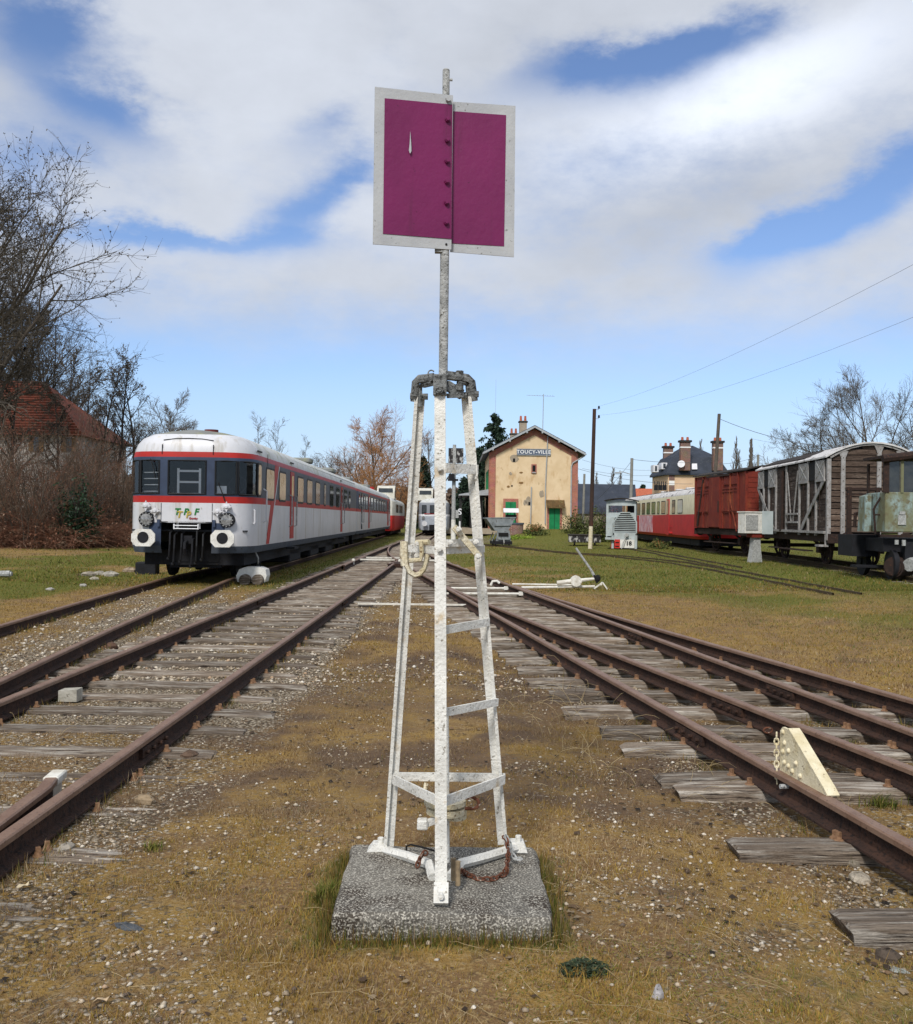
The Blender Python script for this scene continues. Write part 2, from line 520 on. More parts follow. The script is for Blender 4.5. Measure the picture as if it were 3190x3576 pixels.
def cover(x, y):
    """how much bare gravel, green growth and dark litter lies at a place"""
    x, y = np.asarray(x, float), np.asarray(y, float)
    n1, n2, n3 = fbm(x * .8, y * .8, 21), fbm(x * 2.3, y * 2.3, 33), fbm(x * .35, y * .25, 45)
    dA = np.abs(x - (XAl(y) + .75))
    gA = sst(1.75, 1.1, dA) * (.45 + .45 * sst(6, 9, y))
    gB = sst(1.5, .9, np.abs(x - XB(y))) * .5 * sst(26, 18, y)
    gap = ((x > XB(y)) & (x < XAl(y))) * .7 * sst(21, 17, y)
    mid = (x > XAr(y)) & (x < Xr1(y))
    gM = mid * (.20 + .25 * sst(12, 20, y)) * sst(45, 30, y)
    gF = .24 * sst(8, 5, y) * (np.abs(x) < 6) + .2 * sst(5.5, 3, y) * sst(-.4, -1.6, x)
    inR = (x > Xr1(y) - .4) & (x < np.where(y < 20, Xr4(y), Xr3(y)) + .2) & (y < 60)
    g = np.maximum.reduce([gA, gB, gap, gM, gF, inR * .42])
    g = g * (.35 + 1.3 * n2) + (n1 - .55) * .5 * (g > .1)
    road = sst(3.0, 1.5, np.abs(x - .6)) * sst(60, 66, y) * sst(95, 85, y)
    g = np.maximum(g, road * .5)
    left = sst(-7.2, -8.6, x) * (.35 + .6 * sst(.4, .6, n3))
    strip = sst(-5.0, -4.5, x) * sst(-3.7, -4.1, x) * sst(19, 24, y) * .95
    under = sst(17, 24, y) * (np.abs(x - XB(y)) < 2.2) * .6
    rl = sst(-.5, 1.3, x - np.where(y < 20, Xr4(y), Xr3(y)))
    lawn = rl * sst(6, 20, x + .45 * y) * (.25 + .6 * sst(.38, .62, n3) + .35 * sst(14, 34, y) + .3 * sst(4, 10, x))
    fg = sst(.2, 1.6, x) * sst(4.6, 3.2, y) * .35 * sst(.4, .6, n1) + .12 * sst(.45, .65, n1)
    base = np.exp(-(np.maximum(np.abs(x + .06) - .47, 0) ** 2 + np.maximum(np.abs(y - 4.15) - .43, 0) ** 2) / .012) * .55
    far = sst(55, 75, y) * .7
    n = np.maximum.reduce([left, strip, under, lawn, fg, base, far])
    d = mid * sst(4.2, 6, y) * sst(22, 12, y) * (.35 + .5 * sst(.30, .72, n1)) * .75 + sst(.5, .68, fbm(x * 1.3, y * 1.3, 77)) * .4 + inR * .25 + sst(.58, .78, n2) * .28
    return np.clip(g, 0, 1), np.clip(n, 0, 1), np.clip(d, 0, 1)


def axis(pts):
    """grid lines with the spacing eased between (position, step) pairs"""
    out = [pts[0][0]]
    while out[-1] < pts[-1][0]:
        out.append(out[-1] + np.interp(out[-1], [p[0] for p in pts], [p[1] for p in pts]))
    return np.array(out)


gx = axis([(-900, 120), (-120, 20), (-40, 3), (-12, .35), (-5, .06), (5, .06), (12, .35), (40, 3), (120, 20), (900, 120)])
gy = axis([(-700, 150), (-60, 20), (0, .8), (2.4, .05), (8, .06), (24, .35), (60, 1.2), (130, 6), (1500, 200)])
GX, GY = np.meshgrid(gx, gy)
GZ = hz(GX, GY)
nx, ny = len(gx), len(gy)
idx = np.arange(nx * ny).reshape(ny, nx)
F = np.stack([idx[:-1, :-1].ravel(), idx[:-1, 1:].ravel(), idx[1:, 1:].ravel(), idx[1:, :-1].ravel()], 1)
cg, cn, cd = cover(GX, GY)


def ground_material():
    m = bpy.data.materials.new('mossy_ground'); m.use_nodes = True
    N, L = m.node_tree.nodes, m.node_tree.links
    b = N['Principled BSDF']; b.inputs['Roughness'].default_value = .95; b.inputs['Specular IOR Level'].default_value = .1
    pos = N.new('ShaderNodeNewGeometry').outputs['Position']
    a = N.new('ShaderNodeAttribute'); a.attribute_name = 'tint'
    sp = N.new('ShaderNodeSeparateColor'); L.new(a.outputs['Color'], sp.inputs[0])

    def noise(sc, det=5, ro=.6):
        n = N.new('ShaderNodeTexNoise'); L.new(pos, n.inputs['Vector']); n.inputs['Scale'].default_value = sc
        n.inputs['Detail'].default_value = det; n.inputs['Roughness'].default_value = ro
        return n.outputs['Fac']

    def mr(f, lo, hi, c=0., d=1.):
        r = N.new('ShaderNodeMapRange'); r.interpolation_type = 'SMOOTHSTEP'; L.new(f, r.inputs['Value'])
        for k, x in zip(('From Min', 'From Max', 'To Min', 'To Max'), (lo, hi, c, d)): r.inputs[k].default_value = x
        return r.outputs['Result']

    def mix(f, A, B):
        x = N.new('ShaderNodeMix'); x.data_type = 'RGBA'; L.new(f, x.inputs['Factor'])
        for k, v in (('A', A), ('B', B)):
            if isinstance(v, tuple): x.inputs[k].default_value = (*v, 1)
            else: L.new(v, x.inputs[k])
        return x.outputs['Result']

    def mth(op, x, y):
        n = N.new('ShaderNodeMath'); n.operation = op
        for i, v in enumerate((x, y)):
            if isinstance(v, (int, float)): n.inputs[i].default_value = v
            else: L.new(v, n.inputs[i])
        return n.outputs[0]
    nA, nB, nC, nD = noise(1.7, 6), noise(9, 6), noise(45, 4), noise(130, 3)
    moss = mix(mr(nA, .40, .60), (.185, .112, .054), (.275, .172, .050))
    moss = mix(mr(nB, .50, .70), moss, (.125, .080, .042))
    moss = mix(mr(nC, .42, .70), moss, (.34, .24, .112))
    moss = mix(mr(nD, .55, .75), moss, (.075, .050, .026))
    grn = mix(mr(nB, .35, .65), (.115, .125, .024), (.165, .145, .034))
    grn = mix(mr(nC, .45, .7), grn, (.080, .105, .018))
    gfac = mth('ADD', sp.outputs['Green'], mth('MULTIPLY', mth('SUBTRACT', nB, .5), .7))
    col = mix(mr(gfac, .28, .75), moss, grn)
    dfac = mth('ADD', sp.outputs['Blue'], mth('MULTIPLY', mth('SUBTRACT', nC, .5), .9))
    col = mix(mr(dfac, .30, .95), col, (.120, .080, .052))
    vo = N.new('ShaderNodeTexVoronoi'); L.new(pos, vo.inputs['Vector']); vo.inputs['Scale'].default_value = 42
    sv = N.new('ShaderNodeSeparateColor'); L.new(vo.outputs['Color'], sv.inputs[0])
    peb = mix(sv.outputs['Red'], (.25, .20, .14), (.52, .45, .35))
    peb = mix(mr(sv.outputs['Green'], .72, .9), peb, (.09, .07, .055))
    rim = mr(vo.outputs['Distance'], .25, .75)
    peb = mix(rim, peb, (.10, .075, .045))
    pf = mth('ADD', sp.outputs['Red'], mth('MULTIPLY', mth('SUBTRACT', nC, .5), 1.1))
    pf = mth('ADD', pf, mth('MULTIPLY', mth('SUBTRACT', sv.outputs['Blue'], .5), .5))
    gm = mr(pf, .38, .66)
    col = mix(gm, col, peb)
    L.new(col, b.inputs['Base Color'])
    bp = N.new('ShaderNodeBump'); bp.inputs['Strength'].default_value = .9; bp.inputs['Distance'].default_value = .03
    hgt = mth('ADD', mth('MULTIPLY', nC, .6), mth('ADD', mth('MULTIPLY', nD, .3), mth('MULTIPLY', mth('MULTIPLY', gm, -.6), vo.outputs['Distance'])))
    L.new(hgt, bp.inputs['Height']); L.new(bp.outputs[0], b.inputs['Normal'])
    return m


M['ground'] = ground_material()
gobj = npmesh('ground', np.stack([GX.ravel(), GY.ravel(), GZ.ravel()], 1), F, M['ground'],
              np.stack([cg.ravel(), cn.ravel(), cd.ravel()], 1), smooth=True)
tag(gobj, 'mossy brown and green railway ground with gravel', None, None, 'structure')

# ================================================================== tracks
RSEC = [(-.065, 0), (.065, 0), (.065, .012), (.012, .028), (.009, .095), (.036, .107), (.036, .132), (.028, .14),
        (-.028, .14), (-.036, .132), (-.036, .107), (-.009, .095), (-.012, .028), (-.065, .012)]


def rail_mb(path, z=0.0, sc=1.0, mb=None):
    """path: list of (x, y)"""
    mb = mb or MB()
    n = len(RSEC)
    vs, fs, ms = [], [], []
    P = [V3((p[0], p[1], 0)) for p in path]
    for i, p in enumerate(P):
        d = (P[min(i + 1, len(P) - 1)] - P[max(i - 1, 0)]).normalized()
        a = V3((d.y, -d.x, 0))
        for sx_, sz_ in RSEC: vs.append(p + a * (sx_ * sc) + V3((0, 0, z + sz_ * sc)))
    o = len(mb.v)
    mb.v += [tuple(v) for v in vs]
    for i in range(len(P) - 1):
        for j in range(n):
            l = (j + 1) % n
            mb.f.append((o + i * n + j, o + i * n + l, o + i * n + n + l, o + i * n + n + j)); mb.m.append(1 if j in (5, 6, 7, 8, 9) else 0)
    mb.f.append(tuple(o + k for k in range(n))); mb.m.append(0)
    mb.f.append(tuple(o + (len(P) - 1) * n + k for k in range(n - 1, -1, -1))); mb.m.append(0)
    return mb


def rail(parent, fx, y0, y1, step=2.0, name='rail', mats=None, z=0.0):
    ys = list(np.arange(y0, y1, step)) + [y1]
    o = rail_mb([(float(fx(y)), float(y)) for y in ys], z).build(name, mats or [M['rail_side'], M['rail_top']], parent)
    return o


def fishplate(rl, x, y, sl, both=True):
    """a joint: plates with bolts on both sides of the web"""
    d = V3((sl, 1, 0)).normalized(); a = V3((d.y, -d.x, 0))
    for s in (-1, 1):
        mb = MB()
        c = V3((x, y, .062)) + a * (s * .024)
        mb.bar(c - d * .26, c + d * .26, .026, .062)
        for k in (-.2, -.07, .07, .2):
            q = c + d * k + a * (s * .012)
            mb.cyl(q, q + a * (s * .028), .015, 6)
        mb.build('fishplate', M['rail_side'], rl)


# sleepers: four weathered shapes, 1 m long nominal, stretched to length
def sleeper_mesh(k):
    r = random.Random(40 + k)
    mb = MB()
    nx_, prof = 9, [(-.115, -.14), (-.122, -.02), (-.108, -.006), (-.045, .004), (.0, -.004), (.05, .005), (.106, -.004), (.12, -.02), (.114, -.14)]
    vs, fs = [], []
    for i in range(nx_):
        x = -.5 + i / (nx_ - 1)
        e = 1.0 if 0 < i < nx_ - 1 else .93
        for (py, pz) in prof:
            vs.append((x + (r.uniform(-.012, .012) if i in (0, nx_ - 1) else 0), py * e + r.uniform(-.006, .006), pz + r.uniform(-.007, .005) - (.014 if e < 1 and pz > -.1 else 0)))
    n = len(prof)
    for i in range(nx_ - 1):
        for j in range(n - 1):
            fs.append((i * n + j, i * n + n + j, i * n + n + j + 1, i * n + j + 1))
    fs.append(tuple(range(n - 1, -1, -1))[::-1]); fs.append(tuple(range((nx_ - 1) * n, nx_ * n))[::-1])
    mb.add(vs, fs)
    o = mb.build('sleeper', M['sleeper'])
    me = o.data; bpy.data.objects.remove(o)
    return me


SLM = [sleeper_mesh(k) for k in range(5)]
mb = MB(); mb.cyl((0, 0, 0), (0, 0, .007), .030, 10, .027); mb.cyl((0, 0, .007), (0, 0, .02), .02, 8, .016); mb.box((0, 0, .030), (.022, .022, .024), 0, .5)
_o = mb.build('screw_spike', M['screw'], smooth=True); SPK = _o.data; bpy.data.objects.remove(_o)


def sleeper(parent, x0, x1, y, z, rz=0.0, spikes=()):
    o = obj('sleeper', random.choice(SLM), parent)
    L_ = x1 - x0
    o.location = ((x0 + x1) / 2, y, z)
    o.scale = (L_, random.uniform(.9, 1.08), 1.0)
    o.rotation_euler = (random.uniform(-.02, .02), random.uniform(-.006, .006), rz + random.uniform(-.022, .022))
    for sxp in spikes:
        for dx, dy in ((-.088, random.uniform(-.03, .05)), (.088, random.uniform(-.05, .03)), (.093 if random.random() < .5 else -.094, .06)):
            s_ = obj('screw_spike', SPK, o)
            s_.location = ((sxp + dx - o.location.x) / L_, dy, .0)
            s_.scale = (1 / L_, 1, 1)
    return o


tA = thing('railway_track', 'rusty straight track with grey sleepers running past the signal mast to the white railcar', 'railway track')
for fx in (XAl, XAr):
    r_ = rail(tA, fx, .6, 31.2 if fx is XAr else 118, 4.0)
    if fx is XAr: fishplate(r_, float(fx(6.55)), 6.55, .002)
    fishplate(r_, float(fx(17.5)), 17.5, .002)
rail(tA, XAr, 33.4, 118, 4.0)
# check rail inside the right rail, with its painted flared end
mb = rail_mb([(-2.165, .6), (-2.165, 4.6), (-2.20, 5.25), (-2.235, 5.42)])
ck = mb.build('check_rail', [M['rail_side'], M['rail_top']], tA)
mb = MB(); mb.box((-2.245, 5.50, .118), (.085, .17, .05), 0, .1, .008); mb.box((-2.245, 5.50, .05), (.03, .16, .1), 0, .1)
mb.build('painted_rail_end', M['white_point'], ck)
y = 2.6
while y < 26:
    z = -.004 + random.uniform(-.012, .008)
    if y < 6.5: z -= .012
    e = random.uniform(-.12, .1)
    sleeper(tA, -4.08 + e, -1.52 + e, y, z, .002, (float(XAl(y)), float(XAr(y))) if y < 13 else ())
    y += random.uniform(.63, .71)
tR = thing('railway_turnout', 'four rusty rails of a turnout on thick weathered timbers, derailing block clamped on one', 'railway track')
while y < 57:
    sleeper(tR, -4.1, max(float(Xr3(y)), -1.95) + .55, y, -.004 + random.uniform(-.012, .006))
    y += random.uniform(.60, .70)
while y < 100:
    sleeper(tA, -4.0, -1.4, y, -.006 + random.uniform(-.01, .006))
    y += random.uniform(.64, .70)
ys = [3.25, 4.02, 4.92, 5.98, 6.24, 7.02, 7.62, 8.42, 9.2]
while ys[-1] < 25.5: ys.append(ys[-1] + random.uniform(.60, .74))
for y in ys:
    sp = [float(f(y)) for f in ((Xr1, Xr2, Xr3, Xr4) if y < 17 else (Xr1, Xr3))] if y < 14 else []
    lo = float(Xr1(y)) - .56 + random.uniform(-.06, .06)
    hi = float(Xr4(y) if y < 20.5 else Xr3(y)) + .42 + random.uniform(-.1, .1)
    sleeper(tR, lo, hi, y, 0.0 + random.uniform(-.01, .004), .004, sp)
r1o = rail(tR, Xr1, 1.2, 31.6, 2.0); fishplate(r1o, float(Xr1(7.1)), 7.1, -.142)
rail(tR, Xr1, 33.0, 56, 1.2, 'closure_rail')
r2o = rail(tR, Xr2, 1.6, 21, 1.0); fishplate(r2o, float(Xr2(8.15)), 8.15, -.205)
r3o = rail(tR, Xr3, 2.0, 56, 1.5); fishplate(r3o, float(Xr3(8.9)), 8.9, -.139); fishplate(r3o, float(Xr3(13.0)), 13.0, -.139)
r4o = rail(tR, Xr4, 3.0, 21.5, 1.0)
# frog casting and the wing rails round it
mb = MB(); mb.prism([(-1.99, 31.3, .0), (-1.62, 31.3, 0), (-1.86, 33.2, 0), (-2.02, 33.2, 0)], (0, 0, .125))
fr_ = mb.build('frog_casting', M['rail_side'], tR)
mb = rail_mb([(-2.16, 31.0), (-2.02, 32.6), (-1.93, 34.5)]); mb.build('wing_rail', [M['rail_side'], M['rail_top']], tR)
mb = rail_mb([(-1.60, 30.8), (-1.80, 32.4), (-2.12, 34.6)]); mb.build('wing_rail', [M['rail_side'], M['rail_top']], tR)
mb = rail_mb([(-3.40, 29.6), (-3.44, 31), (-3.44, 35), (-3.38, 36.4)]); mb.build('check_rail', [M['rail_side'], M['rail_top']], tR)
# white locking bars by the frog
for y_, x0, x1 in ((34.6, -3.42, -2.15), (36.3, -3.36, -2.1), (34.6, -1.7, -.75), (36.3, -1.7, -.95)):
    b_ = MB(); b_.box(((x0 + x1) / 2, y_, .105), (x1 - x0, .10, .05)); b_.build('locking_bar', M['white_point'], tR)
for x_ in (-3.55, -2.0):
    b_ = MB(); b_.cyl((x_ + .12, 32.6, .0), (x_ + .12, 32.6, .14), .035, 8); b_.ball((x_ + .12, 32.6, .16), .06, 8, 5); b_.build('white_bolt', M['white_point'], tR)

tB = thing('railway_track', 'half buried rusty track leading under the white and red railcar', 'railway track')
rail(tB, lambda y: XB(y) - .753, 3, 110, 1.6)
rail(tB, lambda y: XB(y) + .753, 3, 110, 1.6)
for y in np.arange(7.4, 21, .72):
    c = float(XB(y)); lo = c - 1.28; hi = min(c + 1.25, -3.72)
    sleeper(tB, lo, hi, float(y) + random.uniform(-.05, .05), -.028 + random.uniform(-.012, .012), .0, (c + .753,) if y < 12 else ())
tC = thing('railway_track', 'dark rusty track under the goods vans at the edge of the lawn', 'railway track')
for s in (-1, 1):
    rail(tC, lambda y, s=s: XC(y) + s * .753, 12, 100, 2.0, mats=[M['rail_dull'], M['rail_dull']], z=.12)
for y in np.arange(20, 60, .66): sleeper(tC, float(XC(y)) - 1.25, float(XC(y)) + 1.25, float(y), .115)


def narrow(label, pts, gauge):
    t = thing('narrow_gauge_track', label, 'railway track')
    P = [gnd(*p, z=.05) for p in pts]
    for s in (-.5, .5):
        path = []
        for i, p in enumerate(P):
            d = (P[min(i + 1, len(P) - 1)] - P[max(i - 1, 0)]).normalized()
            path.append((p.x - d.y * gauge * s, p.y + d.x * gauge * s))
        path2 = [(a[0] + (b[0] - a[0]) * k / 6, a[1] + (b[1] - a[1]) * k / 6) for a, b in zip(path, path[1:]) for k in range(6)] + [path[-1]]
        mb = MB(); vs, fs = [], []
        for i, (x, y_) in enumerate(path2):
            zz = float(hz(x, y_))
            for dx, dz in ((-.03, -.03), (.03, -.03), (.02, .055), (-.02, .055)): vs.append((x + dx, y_ + dx * .4, zz + dz))
        for i in range(len(path2) - 1):
            for j in range(4): fs.append((i * 4 + j, i * 4 + (j + 1) % 4, i * 4 + 4 + (j + 1) % 4, i * 4 + 4 + j))
        mb.add(vs, fs).build('rail', M['rail_dull'], t)
    for i in range(len(P) - 1):
        pass
    return t


narrow('narrow gauge rails leading from the small grey locomotive into the grass', [(2180, 1915), (2300, 1938), (2420, 1962), (2560, 1990)], .6)
narrow('long narrow gauge rails curving across the lawn towards the wagon hopper', [(1560, 1890), (1780, 1908), (1940, 1925), (2150, 1943), (2380, 1972), (2640, 2020), (2960, 2085)], .6)

# ================================================================== signal mast
blk = gnd(1546, 3262)
mast = thing('signal_mast', 'white tripod mast carrying a violet square signal board, bolted to a concrete block', 'railway signal', (at(1546, 3060, 4.2).x, 4.2, .08))
mw, mg = M['mast_white'], M['mast_grey']


def part(name, mb, m, parent=None, smooth=False):
    return mb.build(name, m, parent or mast, world=True, smooth=smooth)


def sub(name, mb, m, parent, root):
    """sub-part: parent sits at its root's origin"""
    inv = root.matrix_basis.inverted()
    mb.v = [tuple(inv @ Vector(p)) for p in mb.v]
    return mb.build(name, m, parent)


# base block, rough edged
def rough_block(c, d, r, n=7):
    mb = MB(); rr = random.Random(3)
    vs, fs = [], []
    ring = []
    for i in range(n): ring.append((-.5 + i / n, -.5))
    for i in range(n): ring.append((.5, -.5 + i / n))
    for i in range(n): ring.append((.5 - i / n, .5))
    for i in range(n): ring.append((-.5, .5 - i / n))
    k = len(ring)
    lv = [(-.12, 1.0), (d[2] - .035, 1.0), (d[2] - .012, .985), (d[2], .955)]
    for z, s in lv:
        for (a, b) in ring:
            j = r if s == 1.0 else r * .6
            vs.append((c[0] + a * d[0] * s + rr.uniform(-j, j), c[1] + b * d[1] * s + rr.uniform(-j, j), c[2] + z + (rr.uniform(-.006, .006) if z > 0 else 0)))
    for l in range(len(lv) - 1):
        for i in range(k): fs.append((l * k + i, l * k + (i + 1) % k, l * k + k + (i + 1) % k, l * k + k + i))
    m = 12
    top = (len(lv) - 1) * k
    mb.add(vs, fs)
    cen = len(mb.v); mb.v.append((c[0], c[1], c[2] + d[2] + .003))
    for i in range(k): mb.f.append((top + i, top + (i + 1) % k, cen)); mb.m.append(0)
    return mb


cb = rough_block((at(1546, 3100, 4.15).x, 4.15, 0.0), (.86, .80, .082), .012).build('concrete_block', M['concrete_base'], smooth=True, sharp=35)
tag(cb, 'low square concrete block speckled with pale lichen under the signal mast', 'concrete block')

# legs
FL0, FL1 = at(1541, 3135, 3.86), at(1537, 1372, 4.17)
BL0, BL1 = at(1347, 2958, 4.46), at(1455, 1385, 4.27)
BR0, BR1 = at(1768, 2952, 4.46), at(1641, 1385, 4.27)
mb = MB(); mb.bar(FL0, FL1, .0475, .012, (0, 1, 0)); mb.bar(FL0 + V3((.018, .022, 0)), FL1 + V3((.018, .018, 0)), .012, .034, (0, 1, 0))
part('leg', mb, mw)


def tleg(p, q, s):
    mb = MB()
    mb.bar(p, q, .015, .036, (0, 1, 0))
    o = V3((-s * .017, .012, 0))
    mb.bar(p + o, q + o, .040, .011, (0, 1, 0))
    return mb


part('leg', tleg(BL0, BL1, -1), mw)
part('leg', tleg(BR0, BR1, 1), mw)
# foot bars with turned-up toes
ft = at(1541, 3150, 3.83)
mb = MB(); c0 = at(1541, 3030, 4.12); c0.z = .10
mb.tube([c0 + V3((-.035, -.02, .0)), at(1500, 3018, 4.2), at(1420, 2990, 4.33), at(1335, 2968, 4.47)], .021, 6); part('foot_bar', mb, mw)
mb = MB(); mb.tube([c0 + V3((.035, -.02, .0)), at(1610, 3016, 4.2), at(1700, 2993, 4.32), at(1800, 2962, 4.45)], .021, 6); part('foot_bar', mb, mw)
for px, py in ((1318, 2962), (1800, 2955)):
    p = at(px, py, 4.47); mb = MB(); mb.prism([p + V3((-.055, -.03, -.022)), p + V3((.055, -.03, -.022)), p + V3((.04, -.02, .018)), p + V3((-.02, -.02, .02))], (0, .07, 0))
    mb.cyl(p + V3((.015, .01, .015)), p + V3((.015, .01, .045)), .014, 6); part('foot', mb, mw)
p = at(1541, 3128, 3.85); mb = MB(); mb.bar(p + V3((0, -.035, -.02)), p + V3((0, .01, .045)), .058, .03, (0, 1, 0)); mb.cyl(p + V3((0, -.03, .015)), p + V3((0, -.055, .015)), .012, 6)
part('foot', mb, mw)
# triangular brace low down, rungs, cross bars


def flat(p, q, h, t, nm='brace', m=None):
    mb = MB(); mb.bar(p, q, t, h); return part(nm, mb, m or mw)


flat(at(1368, 2712, 4.43), at(1765, 2716, 4.43), .038, .010)
flat(at(1374, 2722, 4.41), at(1530, 2798, 3.97), .041, .010)
flat(at(1762, 2722, 4.41), at(1556, 2798, 3.97), .041, .010)
flat(at(1556, 2488, 4.01), at(1738, 2452, 4.38), .034, .011, 'rung')
flat(at(1556, 2200, 4.05), at(1708, 2172, 4.35), .035, .011, 'rung')
flat(at(1556, 1634, 4.12), at(1668, 1640, 4.30), .042, .011, 'rung')
flat(at(1430, 1915, 4.31), at(1538, 1922, 4.08), .032, .012, 'cross_bar')
flat(at(1555, 1922, 4.08), at(1690, 1916, 4.30), .032, .012, 'cross_bar')
flat(at(1562, 1897, 4.06), at(1684, 1894, 4.26), .031, .010, 'lock_plate')
flat(at(1586, 1840, 4.07), at(1676, 1946, 4.10), .026, .012, 'locking_lever', M['mast_lichen'])


def bolt(px, py, Y, r=.013, m=None, parent=None, n=6):
    p = at(px, py, Y); mb = MB(); mb.cyl(p, p + V3((0, -.016, 0)), r, n); mb.cyl(p + V3((0, -.016, 0)), p + V3((0, -.022, 0)), r * .6, 8)
    return part('bolt', mb, m or mw)


for a in ((1536, 1918, 4.06), (1574, 1894, 4.05), (1663, 1892, 4.2), (1603, 1848, 4.06), (1670, 1942, 4.08), (1538, 1637, 4.11), (1461, 1898, 4.2), (1457, 1940, 4.22)):
    bolt(*a)
# hooked bracket on the left
mb = MB(); Yh = 4.18
pts = [at(1416, 1892, Yh), at(1417, 1940, Yh), at(1421, 1975, Yh), at(1432, 1998, Yh), at(1450, 2009, Yh), at(1468, 2004, Yh), at(1482, 1985, Yh), at(1490, 1958, Yh), at(1494, 1935, Yh)]
mb.tube(pts, .012, 6, flat=1.6); part('hooked_bracket', mb, M['mast_lichen'])
mb = MB(); mb.tube([at(1410, 1890, Yh), at(1408, 1940, Yh), at(1412, 1976, Yh)], .014, 6); part('hooked_bracket', mb, M['mast_lichen'])
mb = MB(); mb.tube([at(1470, 1890, 4.15), at(1474, 1930, 4.15), at(1470, 1955, 4.15), at(1430, 1958, 4.15)], .010, 6); part('latch_rod', mb, M['mast_lichen'])
mb = MB(); mb.tube([at(1455, 1895, 4.2), at(1500, 1893, 4.16)], .012, 8); part('latch_rod', mb, M['mast_lichen'])
# head: block, bent arms, bolts
Yt = 4.15
mb = MB(); a, b = at(1513, 1380, Yt), at(1561, 1306, Yt); mb.box(((a.x + b.x) / 2, Yt + .02, (a.z + b.z) / 2), (b.x - a.x, .045, b.z - a.z), 0, 0, .004); part('head_block', mb, M['head_grey'])
bolt(1535, 1360, Yt - .002, .020, M['head_grey'])
mb = MB(); mb.bar(at(1560, 1345, 4.2), at(1614, 1378, 4.24), .014, .045); mb.bar(at(1563, 1382, 4.2), at(1618, 1380, 4.24), .014, .02); part('head_bracket', mb, M['head_grey'])
mb = MB(); mb.tube([at(1516, 1318, 4.2), at(1488, 1322, 4.22), at(1464, 1324, 4.24), at(1452, 1336, 4.25), at(1449, 1370, 4.26), at(1447, 1402, 4.27)], .0135, 8, flat=1.5); part('bent_arm', mb, M['head_grey'])
mb = MB(); mb.tube([at(1558, 1310, 4.2), at(1600, 1316, 4.22), at(1634, 1322, 4.24), at(1648, 1336, 4.25), at(1652, 1368, 4.26), at(1656, 1400, 4.27)], .0135, 8, flat=1.5); part('bent_arm', mb, M['head_grey'])
mb = MB(); mb.tube([at(1510, 1338, 4.2), at(1480, 1345, 4.24), at(1466, 1350, 4.26), at(1466, 1420, 4.27)], .013, 6); part('bent_arm', mb, M['head_grey'])
mb = MB(); mb.tube([at(1600, 1335, 4.22), at(1632, 1340, 4.25), at(1636, 1370, 4.26), at(1641, 1400, 4.27)], .011, 6); part('bent_arm', mb, M['head_grey'])
for px, py in ((1606, 1306), (1606, 1352)):
    p = at(px, py, 4.23); mb = MB(); mb.cyl(p + V3((0, 0, -.014)), p + V3((0, 0, .014)), .017, 6); part('bolt', mb, M['head_grey'])
for px, py in ((1444, 1383), (1662, 1376), (1484, 1385), (1620, 1380)):
    p = at(px, py, 4.26); mb = MB(); mb.cyl(p + V3((-.014, 0, 0)), p + V3((.014, 0, 0)), .015, 6); part('bolt', mb, M['head_grey'])
mb = MB(); c = at(1507, 1304, 4.2); mb.tube([c + V3((.014 * math.cos(t), 0, .014 * math.sin(t))) for t in np.linspace(.6, 4.6, 9)], .0035, 6); part('hook', mb, M['head_grey'])
# pole in two diameters, with cap screw
mb = MB(); mb.cyl(at(1548, 1345, 4.22), at(1554, 862, 4.22), .0195, 16); part('pole', mb, mg, smooth=True)
mb = MB(); mb.cyl(at(1553, 880, 4.22), at(1559, 245, 4.22), .0155, 16); mb.ball(at(1559, 245, 4.22), .0155, 12, 6, (1, 1, .5)); part('pole', mb, mg, smooth=True)
mb = MB(); p = at(1570, 278, 4.22); mb.cyl(p, p + V3((.014, 0, 0)), .006, 8); part('screw', mb, M['mast_grey'])


def plate(name, c, m, t):
    """four corners (world), pushed back by t"""
    a = (c[1] - c[0]).cross(c[3] - c[0]).normalized()
    if a.y < 0: a = -a
    mb = MB(); mb.prism(c, a * t); return mb


YL, YR = 4.125, 4.205
C = [at(1310, 302, YL), at(1583, 332, YR), at(1577, 871, YR), at(1303, 852, YL)]
nv = (C[1] - C[0]).cross(C[3] - C[0]).normalized()
nv = nv if nv.y < 0 else -nv
bL = part('signal_board', plate('b', C, None, .005), M['sign_grey'])
Ci = [at(1344, 343, YL + .010), at(1580, 365, YR - .001), at(1577, 834, YR - .001), at(1338, 816, YL + .010)]
Ci = [p + nv * .0025 for p in Ci]
sub('violet_panel', plate('b', Ci, None, .003), M['violet'], bL, mast)
C2 = [at(1579, 354, 4.232), at(1801, 369, 4.275), at(1796, 897, 4.275), at(1573, 879, 4.232)]
n2 = (C2[1] - C2[0]).cross(C2[3] - C2[0]).normalized(); n2 = n2 if n2.y < 0 else -n2
bR = part('signal_board', plate('b', C2, None, .005), M['sign_grey'])
Ci = [at(1579, 388, 4.232), at(1768, 402, 4.269), at(1761, 860, 4.269), at(1574, 849, 4.232)]
sub('violet_panel', plate('b', [p + n2 * .0025 for p in Ci], None, .003), M['violet'], bR, mast)
for i, py in enumerate((418, 490, 563, 635, 708, 778)):
    p = at(1563 - i * .9, py, 4.198) + nv * .002; mb = MB(); mb.cyl(p, p + nv * .010, .0115, 8); mb.cyl(p + nv * .010, p + nv * .016, .008, 6)
    sub('bolt', mb, M['violet'], bL, mast)
p = at(1565, 347, 4.198) + nv * .002; mb = MB(); mb.cyl(p, p + nv * .012, .012, 8); sub('bolt', mb, M['sign_grey'], bL, mast)
M['black'] = mat('black_hole', (.01, .01, .01), rough=.9, bump=0)
p = at(1559, 853, 4.2) + nv * .001; mb = MB(); mb.cyl(p, p + nv * .002, .005, 10); sub('bolt_hole', mb, M['black'], bL, mast)
